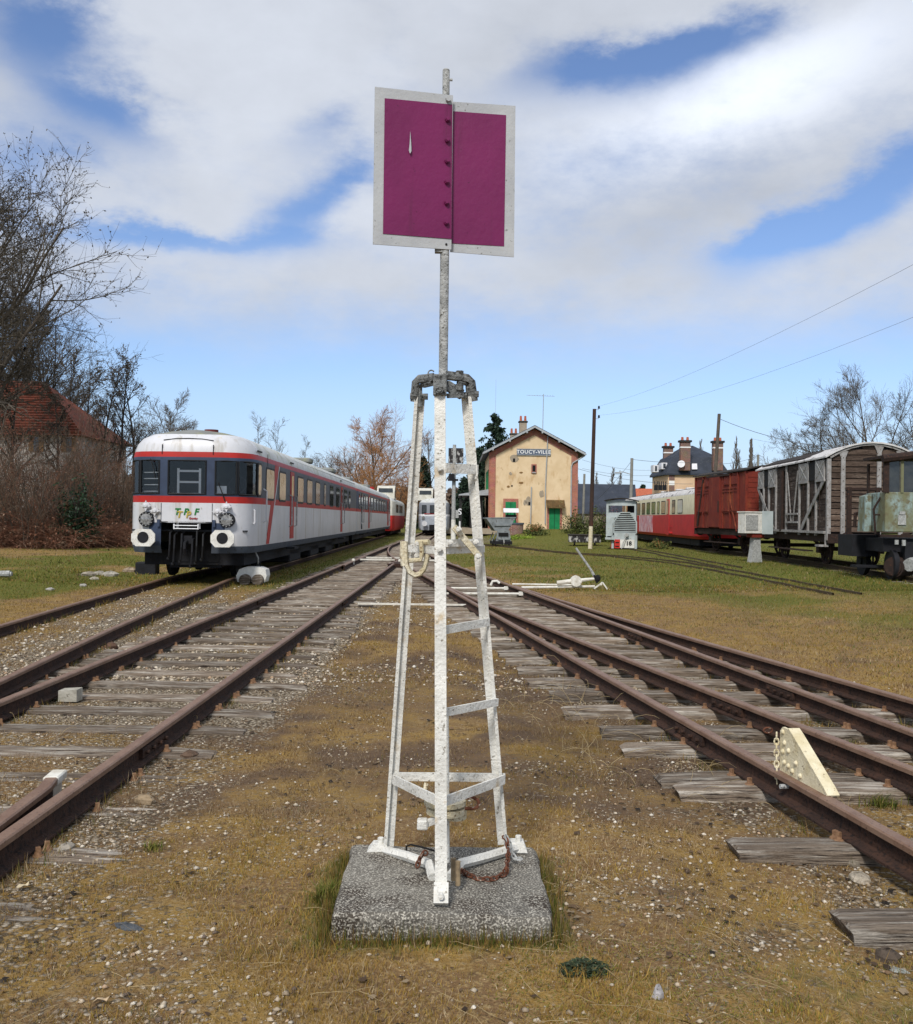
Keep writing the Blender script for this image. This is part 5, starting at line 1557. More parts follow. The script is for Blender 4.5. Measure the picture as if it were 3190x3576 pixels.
for x in (.15, .95):
    mb = MB(); mb.box((x, 1.3, 1.9), (.12, .10, 1.5)); mb.build('stanchion', M['rust_dark'], TM_)
mb = MB(); mb.box((.55, 1.3, 2.6), (1.0, .08, .08)); mb.box((.55, 1.3, 2.45), (1.0, .05, .05)); mb.build('cross_rail', M['rust_dark'], TM_)
mb = MB(); mb.ball((.85, .9, 1.72), .19, 10, 7); mb.tube([(.8, .9, 1.7), (.6, 1.0, 1.75), (.45, 1.1, 1.95), (.3, 1.2, 1.9), (.28, 1.2, 1.5)], .05, 7); mb.build('valve', M['rust_dark'], TM_)
mb = MB(); mb.tube([(.1, -.9, 1.35), (.05, -.9, 2.0), (.2, -.95, 2.3), (.4, -1.0, 2.3)], .03, 7); mb.cyl((.06, -.9, 1.85), (.4, -.95, 1.85), .025, 6); mb.build('handrail', M['rust_dark'], TM_)
p_ = .62; mb = MB(); mb.cyl((.5, -1.1, .48), (.95, -.7, .48), .27, 16); mb.cyl((.5, -1.1, .48), (.46, -1.14, .48), .22, 16); mb.build('tank', M['rust_dark'], TM_, smooth=True)
mb = MB(); mb.cyl((.8, -1.35, .55), (1.0, -1.15, .6), .17, 10); mb.build('tank_wrap', M['mast_grey'], TM_)
mb = MB(); mb.box((1.45, -1.3, .75), (.09, .09, 1.1)); mb.box((1.5, -1.36, .25), (.3, .25, .04)); mb.build('step_hanger', M['rust_dark'], TM_)
for y_ in (-.9, 1.2): wheel(TM_, .55, y_, .14, .4, M['under']); wheel(TM_, 2.05, y_, .14, .4, M['under'])

# relay cabinet on a stand
p = gnd(2640, 1964, .1)
cbn = thing('relay_cabinet', 'peeling white relay cabinet with pale blue door on a concrete foot before the wooden van', 'cabinet', (p.x, p.y, .1), .25)
k_ = p.y / 3400
mb = MB(); mb.prism([(-.28, -.14, -.02), (.20, -.14, -.02), (.14, -.12, .55), (.12, -.12, .95), (-.14, -.12, .95), (-.18, -.12, .5)], (0, .28, 0)); mb.build('foot', M['mast_grey'], cbn)
mb = MB(); mb.box((-.02, 0, 1.02), (.5, .4, .16)); mb.build('bracket', M['van_red'], cbn)
mb = MB(); mb.box((-.06, 0, 1.48), (1.1, .5, .78), 0, 0, .01); mb.box((-.06, 0, 1.89), (1.16, .56, .04)); mb.build('casing', M['mast_white'], cbn)
mb = MB(); mb.box((-.33, -.26, 1.5), (.5, .03, .56)); mb.build('panel', M['mast_grey'], cbn)
mb = MB(); mb.box((.30, -.30, 1.5), (.44, .04, .86)); mb.build('door', M['pane_pale'], cbn)

# ================================================================== small locomotive
p = gnd(2182, 1922, .03)
k = p.y / 3400
lo = thing('small_locomotive', 'small pale grey narrow gauge locomotive with slatted radiator grille and open cab', 'locomotive', (p.x, p.y, .03), -.22)
M['loco_grey'] = mat('loco_pale_grey', S(176, 184, 184), S(156, 164, 162), 3, S(140, 118, 86), 9, .66, rough=.7, bump=.15)
M['loco_red'] = mat('loco_red', S(200, 52, 40), S(180, 44, 36), 5, rough=.6)
G = [(-.56, .92), (.62, .92), (.62, 1.5), (.28, 2.0), (-.22, 2.0), (-.56, 1.5)]
mb = MB(); mb.prism([(x, -.25, z) for x, z in G], (0, 1.15, 0)); mb.build('bonnet', M['loco_grey'], lo)
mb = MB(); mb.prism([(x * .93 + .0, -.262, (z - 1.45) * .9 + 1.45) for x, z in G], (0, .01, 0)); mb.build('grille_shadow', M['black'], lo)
for i in range(10):
    z = 1.0 + i * .098
    hw_ = .55 if z < 1.5 else .55 - (z - 1.5) * .62
    mb = MB(); mb.box((.03, -.28, z), (2 * hw_ * 1.0, .03, .038)); mb.build('grille_slat', M['loco_grey'], lo)
mb = MB()
for a, b in zip(G, G[1:] + G[:1]): mb.bar((a[0], -.275, a[1]), (b[0], -.275, b[1]), .05, .05, (0, 1, 0))
mb.build('grille_frame', M['loco_grey'], lo)
mb = MB(); mb.box((.02, .1, .72), (1.1, .9, .42)); mb.box((.6, .0, .45), (.12, .9, .7)); mb.build('frame', M['loco_grey'], lo)
mb = MB(); mb.box((-.62, .0, .45), (.12, .2, .72)); mb.build('buffer_post', M['loco_grey'], lo)
mb = MB(); mb.cyl((.12, -.2, .82), (.12, -.62, .82), .10, 14); mb.cyl((.12, -.625, .82), (.12, -.62, .82), .05, 10); mb.build('draw_gear', M['mast_grey'], lo)
mb = MB(); mb.box((-.36, -.42, .35), (.28, .06, .46)); mb.build('buffer_plate', M['loco_red'], lo)
mb = MB(); mb.box((.16, -.42, .36), (.74, .06, .44)); bp_ = mb.build('buffer_plate', M['mast_white'], lo)
text_obj('number', '18', .30, .004, M['black'], bp_, (.24, -.455, .37), up, bold=.012)
for z in (.22, .42):
    mb = MB(); mb.box((-.36, -.455, z), (.2, .03, .05)); mb.build('slot', M['black'], lo)
mb = MB(); mb.tube([(.12, -.6, .8), (-.02, -.66, .45), (-.12, -.7, .1)], .025, 6); mb.build('draw_bar', M['mast_grey'], lo)
# cab
for x in (-.98, .5):
    for y in (.95, 2.2):
        mb = MB(); mb.box((x, y, 1.65), (.12 if x < 0 else .1, .1, 1.95)); mb.build('cab_post', M['loco_grey'], lo)
mb = MB(); mb.box((-.24, .95, 1.35), (1.45, .06, 1.3)); mb.build('cab_front', M['loco_grey'], lo)
mb = MB(); mb.box((-.24, .95, 2.52), (1.5, .06, .28)); mb.build('cab_header', M['loco_grey'], lo)
mb = MB(); mb.box((-.98, 1.6, 1.3), (.06, 1.3, 1.25)); mb.build('cab_side', M['loco_grey'], lo)
mb = MB(); mb.box((.5, 1.6, 1.3), (.06, 1.3, 1.25)); mb.build('cab_side', M['loco_grey'], lo)
mb = MB(); mb.box((.22, 2.2, 2.0), (.4, .05, .8)); mb.build('cab_back', M['under'], lo)
mb = MB(); A_ = [(-1.15 + 1.8 * i / 8, 2.62 + .13 * (1 - (i / 4 - 1) ** 2)) for i in range(9)]
mb.prism([(x, .7, z) for x, z in A_] + [(x, .7, z + .04) for x, z in reversed(A_)], (0, 1.8, 0)); mb.build('cab_roof', M['van_dark'], lo)
mb = MB(); mb.prism([(-.98, -.1, .75), (-.62, -.1, .75), (-.62, -.1, 1.42), (-.5, -.1, 1.75), (-.7, -.1, 1.75), (-.98, -.1, 1.4)], (0, 1.05, 0)); mb.build('side_tank', M['loco_grey'], lo)
mb = MB(); mb.box((-.25, 1.0, .62), (1.5, 2.6, .12)); mb.build('footplate', M['loco_grey'], lo)
mb = MB(); mb.cyl((-.72, .25, .28), (-.62, .25, .28), .27, 16); mb.build('wheel', M['loco_red'], lo)
for y in (.25, 1.7):
    mb = MB(); mb.cyl((.3, y, .28), (.4, y, .28), .27, 16); mb.build('wheel', M['under'], lo)
mb = MB(); mb.cyl((-.72, 1.7, .28), (-.62, 1.7, .28), .27, 16); mb.build('wheel', M['under'], lo)

# flat wagon with spoil behind it
p = gnd(2100, 1912, .05); k = p.y / 3400
fw = thing('flat_wagon', 'low flat narrow gauge wagon with streaked side beside the small locomotive', 'wagon', (p.x - .6, p.y + 2.6, .05), -.1)
M['streak'] = mat('streaked_tar', S(52, 50, 50), S(40, 38, 38), 3, S(176, 174, 170), 5, .56, .05, rough=.8, stretch=(1, 1, .5))
mb = MB(); mb.box((0, .6, .42), (1.9, 1.8, .42), 0, 0, .03); mb.build('body', M['streak'], fw)
mb = MB(); mb.box((0, .6, .66), (2.0, 1.9, .06)); mb.build('deck', M['van_dark'], fw)
for x in (-.6, .6):
    mb = MB(); mb.cyl((x - .05, -.1, .2), (x + .05, -.1, .2), .18, 12); mb.build('wheel', M['under'], fw)

# tipping hopper wagon
p = gnd(1746, 1904, .04); k = p.y / 3400
hp = thing('hopper_wagon', 'grey tipping hopper wagon standing in front of the station', 'hopper wagon', (p.x, p.y, .04), .12)
M['hopper'] = mat('hopper_grey', S(136, 142, 144), S(112, 118, 120), 3, S(84, 80, 74), 8, .62, rough=.8, bump=.2)
s = k
tp = [(-52, 94), (52, 97), (26, 52), (-20, 50)]
mb = MB(); fr_ = [(a * s, -.35, b * s) for a, b in tp]; bk = [(a * s * .98, 1.05, b * s) for a, b in tp]
n = 4; mb.v = fr_ + bk; mb.f = [(0, 3, 2, 1), (4, 5, 6, 7), (3, 7, 6, 2), (0, 4, 7, 3), (1, 2, 6, 5)]; mb.m = [0] * 5
mb.build('tub', M['hopper'], hp)
mb = MB(); mb.bar(fr_[0], fr_[1], .05, .06); mb.bar(bk[0], bk[1], .05, .06); mb.bar(fr_[0], bk[0], .05, .06); mb.bar(fr_[1], bk[1], .05, .06); mb.build('tub_rim', M['hopper'], hp)
mb = MB(); mb.bar((-24 * s, -.4, 70 * s), (34 * s, -.4, 72 * s), .05, .1); mb.build('tub_band', M['hopper'], hp)
mb = MB(); mb.prism([(-18 * s, -.42, 12 * s), (36 * s, -.42, 12 * s), (30 * s, -.42, 52 * s), (-12 * s, -.42, 52 * s)], (0, .12, 0)); mb.build('end_frame', M['hopper'], hp)
mb = MB(); mb.box((8 * s, -.44, 38 * s), (34 * s, .06, 12 * s)); mb.build('end_opening', M['black'], hp)
mb = MB(); mb.box((10 * s, -.46, 24 * s), (42 * s, .08, 8 * s)); mb.build('end_band', M['hopper'], hp)
mb = MB(); mb.box((8 * s, .4, 9 * s), (62 * s, 1.8, 12 * s)); mb.build('chassis', M['under'], hp)
mb = MB(); mb.tube([(9 * s, -.52, 20 * s), (9 * s, -.62, 10 * s), (9 * s, -.55, 4 * s)], .03, 6); mb.build('hook', M['mast_grey'], hp)
for x in (-16, 32):
    for y in (-.1, .9):
        mb = MB(); mb.cyl((x * s - .04, y, .2), (x * s + .04, y, .2), .2, 14); mb.build('wheel', M['under'], hp)
mb = MB(); mb.bar((-28 * s, -.1, 14 * s), (-16 * s, -.3, 44 * s), .05, .05); mb.bar((-28 * s, .9, 14 * s), (-16 * s, .9, 44 * s), .05, .05); mb.build('side_strut', M['hopper'], hp)

# ================================================================== buildings
def brickmat(name, c1, c2, mortar, scale=1.0, rowh=.075, w=.22):
    m = bpy.data.materials.new(name); m.use_nodes = True
    N, L = m.node_tree.nodes, m.node_tree.links
    b = N['Principled BSDF']; b.inputs['Roughness'].default_value = .9
    g = N.new('ShaderNodeNewGeometry'); sp = N.new('ShaderNodeSeparateXYZ'); L.new(g.outputs['Position'], sp.inputs[0])
    ad = N.new('ShaderNodeMath'); ad.operation = 'ADD'; L.new(sp.outputs[0], ad.inputs[0]); L.new(sp.outputs[1], ad.inputs[1])
    cb_ = N.new('ShaderNodeCombineXYZ'); L.new(ad.outputs[0], cb_.inputs[0]); L.new(sp.outputs[2], cb_.inputs[1])
    t = N.new('ShaderNodeTexBrick'); L.new(cb_.outputs[0], t.inputs['Vector'])
    t.inputs['Color1'].default_value = (*c1, 1); t.inputs['Color2'].default_value = (*c2, 1); t.inputs['Mortar'].default_value = (*mortar, 1)
    t.inputs['Scale'].default_value = 1.0; t.inputs['Brick Width'].default_value = w; t.inputs['Row Height'].default_value = rowh; t.inputs['Mortar Size'].default_value = .008
    n = N.new('ShaderNodeTexNoise'); L.new(g.outputs['Position'], n.inputs['Vector']); n.inputs['Scale'].default_value = 2.0; n.inputs['Detail'].default_value = 6
    mx = N.new('ShaderNodeMix'); mx.data_type = 'RGBA'; mx.blend_type = 'MULTIPLY'; mx.inputs['Factor'].default_value = .5
    L.new(t.outputs['Color'], mx.inputs['A']); L.new(n.outputs['Color'], mx.inputs['B']); L.new(mx.outputs['Result'], b.inputs['Base Color'])
    bp = N.new('ShaderNodeBump'); bp.inputs['Strength'].default_value = .4; bp.inputs['Distance'].default_value = .02; L.new(t.outputs['Fac'], bp.inputs['Height']); bp.invert = True; L.new(bp.outputs[0], b.inputs['Normal'])
    return m


M['brick'] = brickmat('red_brick', S(196, 108, 84), S(170, 88, 70), S(196, 176, 156))
M['stucco'] = mat('ochre_stucco', S(222, 198, 162), S(210, 184, 146), .9, S(168, 138, 100), 1.3, .68, .05, rough=.95, bump=.3, bs=12, c4=S(194, 162, 120), s4=.8, t4=.62, st4=(1.6, 1, .7))
M['patch'] = mat('grey_mortar_patch', S(164, 152, 134), S(150, 136, 116), 4, rough=.95, bump=.3)
M['patch_brown'] = mat('bare_stone_patch', S(140, 108, 68), S(120, 92, 58), 5, rough=.95, bump=.4)
M['slate'] = mat('slate_roof', S(86, 92, 100), S(72, 78, 86), 1.2, S(104, 106, 100), 4, .64, rough=.75, bump=.3, bs=9)
M['slate_dark'] = mat('dark_slate_roof', S(56, 62, 74), S(46, 52, 62), 1.0, S(72, 76, 80), 3, .64, rough=.7, bump=.25, bs=8)
M['door_green'] = mat('green_door', S(20, 128, 76), S(16, 112, 66), 2, S(70, 130, 100), 8, .68, rough=.5, bump=.1)
M['sign_blue'] = mat('faded_sign_plate', S(96, 106, 124), S(84, 94, 110), 4, rough=.7)
M['sign_white'] = mat('sign_letters_white', S(232, 232, 230), rough=.7, bump=0)
M['zinc'] = mat('zinc', S(170, 174, 176), S(150, 154, 156), 4, rough=.6)
M['canopy_dark'] = mat('canopy_timber', S(52, 52, 50), S(40, 40, 40), 4, rough=.9)
M['terracotta'] = mat('terracotta', S(184, 104, 76), S(160, 88, 66), 6, rough=.9)
M['mossy'] = mat('mossy_hood', S(122, 94, 62), S(96, 78, 52), 3, S(150, 140, 90), 6, .62, rough=.95, bump=.5)

YS = 90.0
sL, sR = at(1709, 1750, YS).x, at(2018, 1750, YS).x
zE = 7.75; zP = 10.1; xm = (sL + sR) / 2; dep = 15.0
st = thing('station_building', 'ochre station building with red brick corners, green doors and slate gable roof', 'building', (xm, YS, .4))
B = lambda mb, n, m, par=None, sm=False: mb.build(n, m, par or st, world=True, smooth=sm)
mb = MB(); mb.prism([(sL + .02, YS, -.2), (sR - .02, YS, -.2), (sR - .02, YS, zE), (xm, YS, zP - .12), (sL + .02, YS, zE)], (0, dep, 0)); wall = B(mb, 'wall', M['stucco'])
for x0, x1 in ((sL, sL + .56), (sR - .62, sR)):
    mb = MB(); mb.box(((x0 + x1) / 2, YS - .02, (zE - .2) / 2), (x1 - x0, .1, zE + .2)); B(mb, 'brick_quoin', M['brick'])
mb = MB(); mb.box((sL - .01, YS + .35, (zE - .2) / 2), (.08, .9, zE + .2)); B(mb, 'brick_quoin', M['brick'])
for a, b in (((sL, zE), (xm, zP - .12)), ((xm, zP - .12), (sR, zE))):
    mb = MB(); mb.prism([(a[0], YS - .05, a[1] - .55), (b[0], YS - .05, b[1] - .55), (b[0], YS - .05, b[1]), (a[0], YS - .05, a[1])], (0, .06, 0)); B(mb, 'brick_rake', M['brick'])
for s in (-1, 1):
    ex = xm + s * ((sR - sL) / 2 + .62); ez = zE - .12
    mb = MB(); mb.prism([(xm, YS - .7, zP), (ex, YS - .7, ez), (ex, YS - .7, ez + .14), (xm, YS - .7, zP + .16)], (0, dep + 1.2, 0)); ro = B(mb, 'roof', M['slate'])
    mb = MB(); mb.prism([(xm, YS - .74, zP - .08), (ex, YS - .74, ez - .10), (ex, YS - .74, ez + .10), (xm, YS - .74, zP + .12)], (0, .05, 0)); sub('barge_board', mb, M['zinc'], ro, st)
    for k_ in range(3):
        u = .15 + .33 * k_; x_ = xm + (ex - xm) * u; z_ = zP + (ez - zP) * u
        mb = MB(); mb.box((x_, YS - .36, z_ - .12), (.14, .75, .16)); sub('purlin_end', mb, M['zinc'], ro, st)
    for k_ in range(12):
        u = (k_ + .5) / 12; x_ = xm + (ex - xm) * u; z_ = zP + (ez - zP) * u + .155
        mb = MB(); mb.bar((x_, YS - .72, z_), (x_, YS + dep + .5, z_), .40, .03, (-s * .0 + (zP - ez) * s / 4.7, 0, 1)); sub('slate_course', mb, M['slate'], ro, st)
    mb = MB(); mb.tube([(ex, YS - .8, ez), (ex, YS + dep, ez)], .07, 8); sub('gutter', mb, M['zinc'], ro, st)
mb = MB(); mb.tube([(xm + (sR - sL) / 2 + .6, YS - .3, zE - .2), (sR - .5, YS - .15, zE - .9), (sR - .62, YS - .13, zE - 1.2), (sR - .62, YS - .13, .5)], .06, 8); B(mb, 'downpipe', M['zinc'])
mb = MB(); mb.tube([at(1914, 1521, YS - .14), at(1906, 1700, YS - .12), at(1905, 1830, YS - .12)], .05, 8); B(mb, 'downpipe', M['zinc'])
mb = MB(); mb.tube([at(1857, 1700, YS - .12), at(1854, 1830, YS - .12)], .05, 8); B(mb, 'downpipe', M['zinc'])


def wall_rect(px0, py0, px1, py1, Y):
    a, b = at(px0, py1, Y), at(px1, py0, Y)
    return (a.x + b.x) / 2, (a.z + b.z) / 2, b.x - a.x, b.z - a.z


def opening(px0, py0, px1, py1, m, name='door', sur=None):
    x, z, w_, h_ = wall_rect(px0, py0, px1, py1, YS)
    if sur:
        mb = MB(); mb.box((x, YS - .03, z + .12), (w_ + .42, .10, h_ + .36)); B(mb, 'brick_surround', M['brick'])
    mb = MB(); mb.box((x, YS - .06, z), (w_, .10, h_)); d = B(mb, name, m)
    mb = MB(); mb.box((x, YS - .115, z), (.03, .02, h_ - .1)); sub('joint', mb, M['black'], d, st)
    for q in (-.22, .22):
        mb = MB(); mb.box((x + q * w_, YS - .115, z), (w_ * .34, .015, h_ * .8)); sub('panel', mb, m, d, st)
    return d


opening(1765, 1753, 1803, 1846, M['door_green'], 'door', True)
opening(1918, 1771, 1956, 1848, M['door_green'], 'door', True)
x, z, w_, h_ = wall_rect(1908, 1746, 1972, 1770, YS)
mb = MB(); mb.prism([(x - w_ / 2, YS - .7, z - h_ / 2), (x + w_ / 2, YS - .7, z - h_ / 2), (x + w_ / 2, YS, z + h_ / 2), (x - w_ / 2, YS, z + h_ / 2)], (0, .02, -.12)); B(mb, 'door_hood', M['mossy'])
mb = MB(); mb.box((x, YS - .33, z), (w_ - .1, .7, .5)); B(mb, 'door_hood', M['mossy'])
x, z, w_, h_ = wall_rect(1856, 1621, 1875, 1653, YS)
mb = MB(); mb.box((x, YS - .03, z), (w_, .08, h_)); wf = B(mb, 'window', M['brick'])
mb = MB(); mb.box((x, YS - .08, z + .03), (w_ * .55, .03, h_ * .66)); sub('pane', mb, M['black'], wf, st)
mb = MB(); mb.box((x, YS - .09, z - h_ * .42), (w_ * .7, .1, .08)); sub('sill', mb, M['zinc'], wf, st)
for px0, py0, px1, py1, m in ((1781, 1585, 1813, 1618, 'patch'), (1778, 1648, 1790, 1660, 'patch'), (1814, 1647, 1827, 1654, 'patch_brown'), (1811, 1682, 1830, 1690, 'patch_brown'), (1770, 1695, 1782, 1704, 'patch_brown'), (1883, 1711, 1902, 1740, 'patch'), (1835, 1734, 1856, 1768, 'patch'), (1828, 1745, 1840, 1765, 'patch')):
    x, z, w_, h_ = wall_rect(px0, py0, px1, py1, YS)
    mb = MB(); mb.prism([(x + w_ / 2 * math.cos(t) * random.uniform(.75, 1.1), YS - .001, z + h_ / 2 * math.sin(t) * random.uniform(.75, 1.1)) for t in np.linspace(0, 5.7, 11)], (0, -.02, 0)); B(mb, 'plaster_patch', M[m])
for px0, py0, px1, py1 in ((1792, 1601, 1800, 1613), (1786, 1694, 1791, 1699), (1846, 1753, 1853, 1764)):
    x, z, w_, h_ = wall_rect(px0, py0, px1, py1, YS); mb = MB(); mb.box((x, YS - .02, z), (w_, .05, h_)); B(mb, 'wall_vent', M['black'])
x, z, w_, h_ = wall_rect(1806, 1569, 1923, 1589, YS)
mb = MB(); mb.box((x, YS - .08, z), (w_, .05, h_)); sg = B(mb, 'name_board', M['sign_blue'])
mb = MB()
for a, b in ((-1, 0), (1, 0)): mb.box((x + a * w_ / 2, YS - .10, z), (.05, .04, h_ + .05))
for a in (-1, 1): mb.box((x, YS - .10, z + a * h_ / 2), (w_ + .05, .04, .05))
sub('board_frame', mb, M['mast_grey'], sg, st)
tm_ = text_mesh('TOUCY-VILLE', .47, .01, spacing=1.12, bold=.008); tm_.materials.clear(); tm_.materials.append(M['sign_white'])
to = obj('lettering', tm_, sg); to.location = (x - xm, -.115, z - .4); to.rotation_euler = up
for px, y_ in ((1827, 6.0), (1795, 11.0)):
    q = at(px, 1500, YS + y_); tall = px > 1810
    zb_, zt_ = (9.0, at(px, 1470, YS + y_).z) if tall else (8.2, at(px, 1513, YS + y_).z)
    mb = MB(); mb.box((q.x, YS + y_, (zb_ + zt_) / 2), (.72, .8, zt_ - zb_)); c_ = B(mb, 'chimney', M['patch']); mb = MB(); mb.box((q.x, YS + y_, zt_ - .1), (.9, .95, .12)); sub('chimney_cap', mb, M['canopy_dark'], c_, st)
    for dx in (-.22, .22):
        mb = MB(); mb.cyl((q.x + dx, YS + y_, zt_), (q.x + dx, YS + y_, zt_ + .5), .13, 10, .10); sub('chimney_pot', mb, M['terracotta'], c_, st)
for k_, (y0, y1, z0, z1) in enumerate(((3, 3.5, 4.3, 6.3), (4.4, 4.9, 4.3, 6.3), (7, 7.5, 4.3, 6.3), (8.5, 9, 4.3, 6.3))):
    mb = MB(); mb.box((sL - .03, YS + (y0 + y1) / 2, (z0 + z1) / 2), (.06, y1 - y0, z1 - z0)); B(mb, 'shutter', M['door_green'])
# platform canopy
cn = thing('platform_canopy', 'pale roofed platform canopy attached to the station with dark timber posts', 'canopy', (1.6, YS + 3, .6))
a, b = at(1601, 1730, YS + 1), at(1708, 1722, YS + 1)
mb = MB(); mb.prism([(a.x, YS + 1, a.z), (b.x, YS + 1, a.z + .05), (b.x, YS + 1, a.z + .62), (a.x + .1, YS + 1, a.z + .12)], (0, 11, 0)); mb.build('roof', M['zinc'], cn, world=True)
for x_ in (a.x + .3, a.x + 1.2):
    for y_ in (1.6, 6, 10):
        mb = MB(); mb.box((x_, YS + y_, 2.2), (.12, .12, 3.4)); mb.bar((x_, YS + y_, 3.1), (x_ + .8, YS + y_, 3.8), .1, .1); mb.build('post', M['canopy_dark'], cn, world=True)
mb = MB(); mb.box((2.4, YS + 6, 2.2), (.1, 9, 3.2)); mb.build('back_wall', M['canopy_dark'], cn, world=True)
mb = MB(); mb.box((a.x + .5, YS + 6, .45), (6.5, 14, .5)); o_ = mb.build('platform', M['patch']); o_['kind'] = 'structure'

# well with a little roof
q = at(1798, 1852, 80)
we = thing('well', 'brick well with a small white gabled roof in front of the green station door', 'well', (q.x, 80, .45))
k_ = 80 / 3400
mb = MB(); mb.tube([(0, 0, -.2), (0, 0, .72)], .72, 18); mb.build('brick_wall', M['brick2'] if 'brick2' in M else brickmat('well_brick', S(150, 110, 92), S(130, 96, 80), S(190, 180, 166), 1, .1, .3), we)
mb = MB(); mb.tube([(0, 0, .72), (0, 0, .86)], .78, 18); mb.build('coping', M['slate'], we)
for s in (-1, 1):
    mb = MB(); mb.bar((-.3 + s * .42, 0, .8), (-.3 + s * .25, 0, 1.75), .07, .07); mb.build('post', M['canopy_dark'], we)
mb = MB(); mb.cyl((-.75, 0, 1.35), (.15, 0, 1.35), .17, 10); mb.build('windlass', M['canopy_dark'], we)
for s in (-1, 1):
    mb = MB(); mb.prism([(-.95, 0, 2.0), (.3, 0, 2.0), (.3, s * .5, 1.68), (-.95, s * .5, 1.68)], (0, 0, .04)); mb.build('roof', M['bright_white'], we)

# slate-roofed villa
YV = 112.0
c0, c1 = at(2334, 1700, YV), at(2540, 1700, YV)
c2_ = at(2279, 1700, YV + 7)
vl = thing('villa', 'peach villa with dark slate mansard roof and tall brick chimneys behind the railcar', 'house', (c0.x, YV, 0))
zv = at(2334, 1657, YV).z
M['peach'] = mat('peach_render', S(222, 192, 160), S(208, 176, 144), .8, rough=.95, bump=.1)
back = V3((c1.x - .6, YV + 8, 0))
base = [V3((c2_.x, YV + 7, 0)), V3((c0.x, YV, 0)), V3((c1.x, YV, 0)), V3((c1.x - .6, YV + 7.5, 0))]
mb = MB(); mb.prism(base, (0, 0, zv)); mb.build('wall', M['peach'], vl, world=True)
cen = sum(base, V3((0, 0, 0))) / 4
rings = []
for z, f in ((zv - .05, 1.08), (zv + .12, 1.08), (zv + 1.55, .86), (zv + 2.1, .78), (at(2427, 1556, YV + 3).z, .12)):
    rings.append([cen + (p_ - cen) * f + V3((0, 0, z)) for p_ in base])
mb = MB(); mb.v = [tuple(p_) for r_ in rings for p_ in r_]
for l in range(len(rings) - 1):
    for i in range(4): mb.f.append((l * 4 + i, l * 4 + (i + 1) % 4, l * 4 + 4 + (i + 1) % 4, l * 4 + 4 + i)); mb.m.append(0)
mb.f += [(3, 2, 1, 0), tuple(range(16, 20))]; mb.m += [0, 0]
rf = mb.build('roof', M['slate_dark'], vl, world=True)
mb = MB(); mb.tube([cen + V3((0, 0, zv + 3.3)), cen + V3((0, 0, zv + 4.3))], [.05, .02], 6); sub('finial', mb, M['zinc'], rf, vl)
mb = MB(); q0 = at(2416, 1625, YV + .3); q1 = at(2436, 1640, YV + .2); mb.prism([(at(2417, 1640, YV - .2)), (at(2436, 1640, YV - .2)), (at(2435, 1620, YV + .25)), (at(2417, 1620, YV + .25))], (0, -.06, .04)); sub('skylight', mb, M['bright_white'], rf, vl)


def vchim(px0, px1, pyt, pyb, Y, nm):
    a_, b_ = at(px0, pyb, Y), at(px1, pyt, Y); x_ = (a_.x + b_.x) / 2; w_ = b_.x - a_.x
    mb = MB(); mb.box((x_, Y, (a_.z + b_.z) / 2), (w_, w_ * .7, b_.z - a_.z)); c_ = mb.build('chimney', M['brick_dk'], vl, world=True)
    mb = MB(); mb.box((x_, Y, b_.z - .05), (w_ * 1.25, w_ * .95, .22)); sub('chimney_cap', mb, M['canopy_dark'], c_, vl)
    mb = MB(); mb.box((x_, Y, b_.z - .75), (w_ * 1.06, w_ * .76, .14)); sub('chimney_band', mb, M['sign_white'], c_, vl)
    for d_ in (-.27, .27):
        mb = MB(); mb.cyl((x_ + d_ * w_, Y, b_.z), (x_ + d_ * w_, Y, b_.z + .45), .17, 8, .13); sub('chimney_pot', mb, M['terracotta'], c_, vl)


M['brick_dk'] = brickmat('villa_brick', S(140, 98, 84), S(112, 80, 72), S(176, 160, 146))
vchim(2375, 2410, 1540, 1643, YV - .4, 'a'); vchim(2318, 2350, 1560, 1612, YV + 5, 'b'); vchim(2489, 2524, 1542, 1643, YV - .4, 'c')
for px0, px1, py0, py1 in ((2290, 2302, 1626, 1650), (2318, 2332, 1618, 1640)):
    a_, b_ = at(px0, py1, YV + 3), at(px1, py0, YV + 3)
    mb = MB(); mb.box(((a_.x + b_.x) / 2 - .4, YV + 2.5, (a_.z + b_.z) / 2), (b_.x - a_.x + .2, 1.6, b_.z - a_.z)); d_ = mb.build('dormer', M['bright_white'], vl, world=True)
    mb = MB(); mb.box(((a_.x + b_.x) / 2 - .4, YV + 1.68, (a_.z + b_.z) / 2), ((b_.x - a_.x) * .6, .05, (b_.z - a_.z) * .7)); sub('pane', mb, M['pane_dark'], d_, vl)
for i in range(7):
    mb = MB(); mb.box((c0.x + .42, YV - .03, zv - .35 - i * .62), (.62, .1, .5 if i % 2 else .55)); mb.build('quoin', M['sign_white'] if i % 2 else M['brick_dk'], vl, world=True)
mb = MB(); p_ = at(2381, 1621, YV - .9); mb.cyl(p_, p_ + V3((-.05, -.12, .03)), .35, 16, .42); mb.build('satellite_dish', M['bright_white'], vl, world=True)

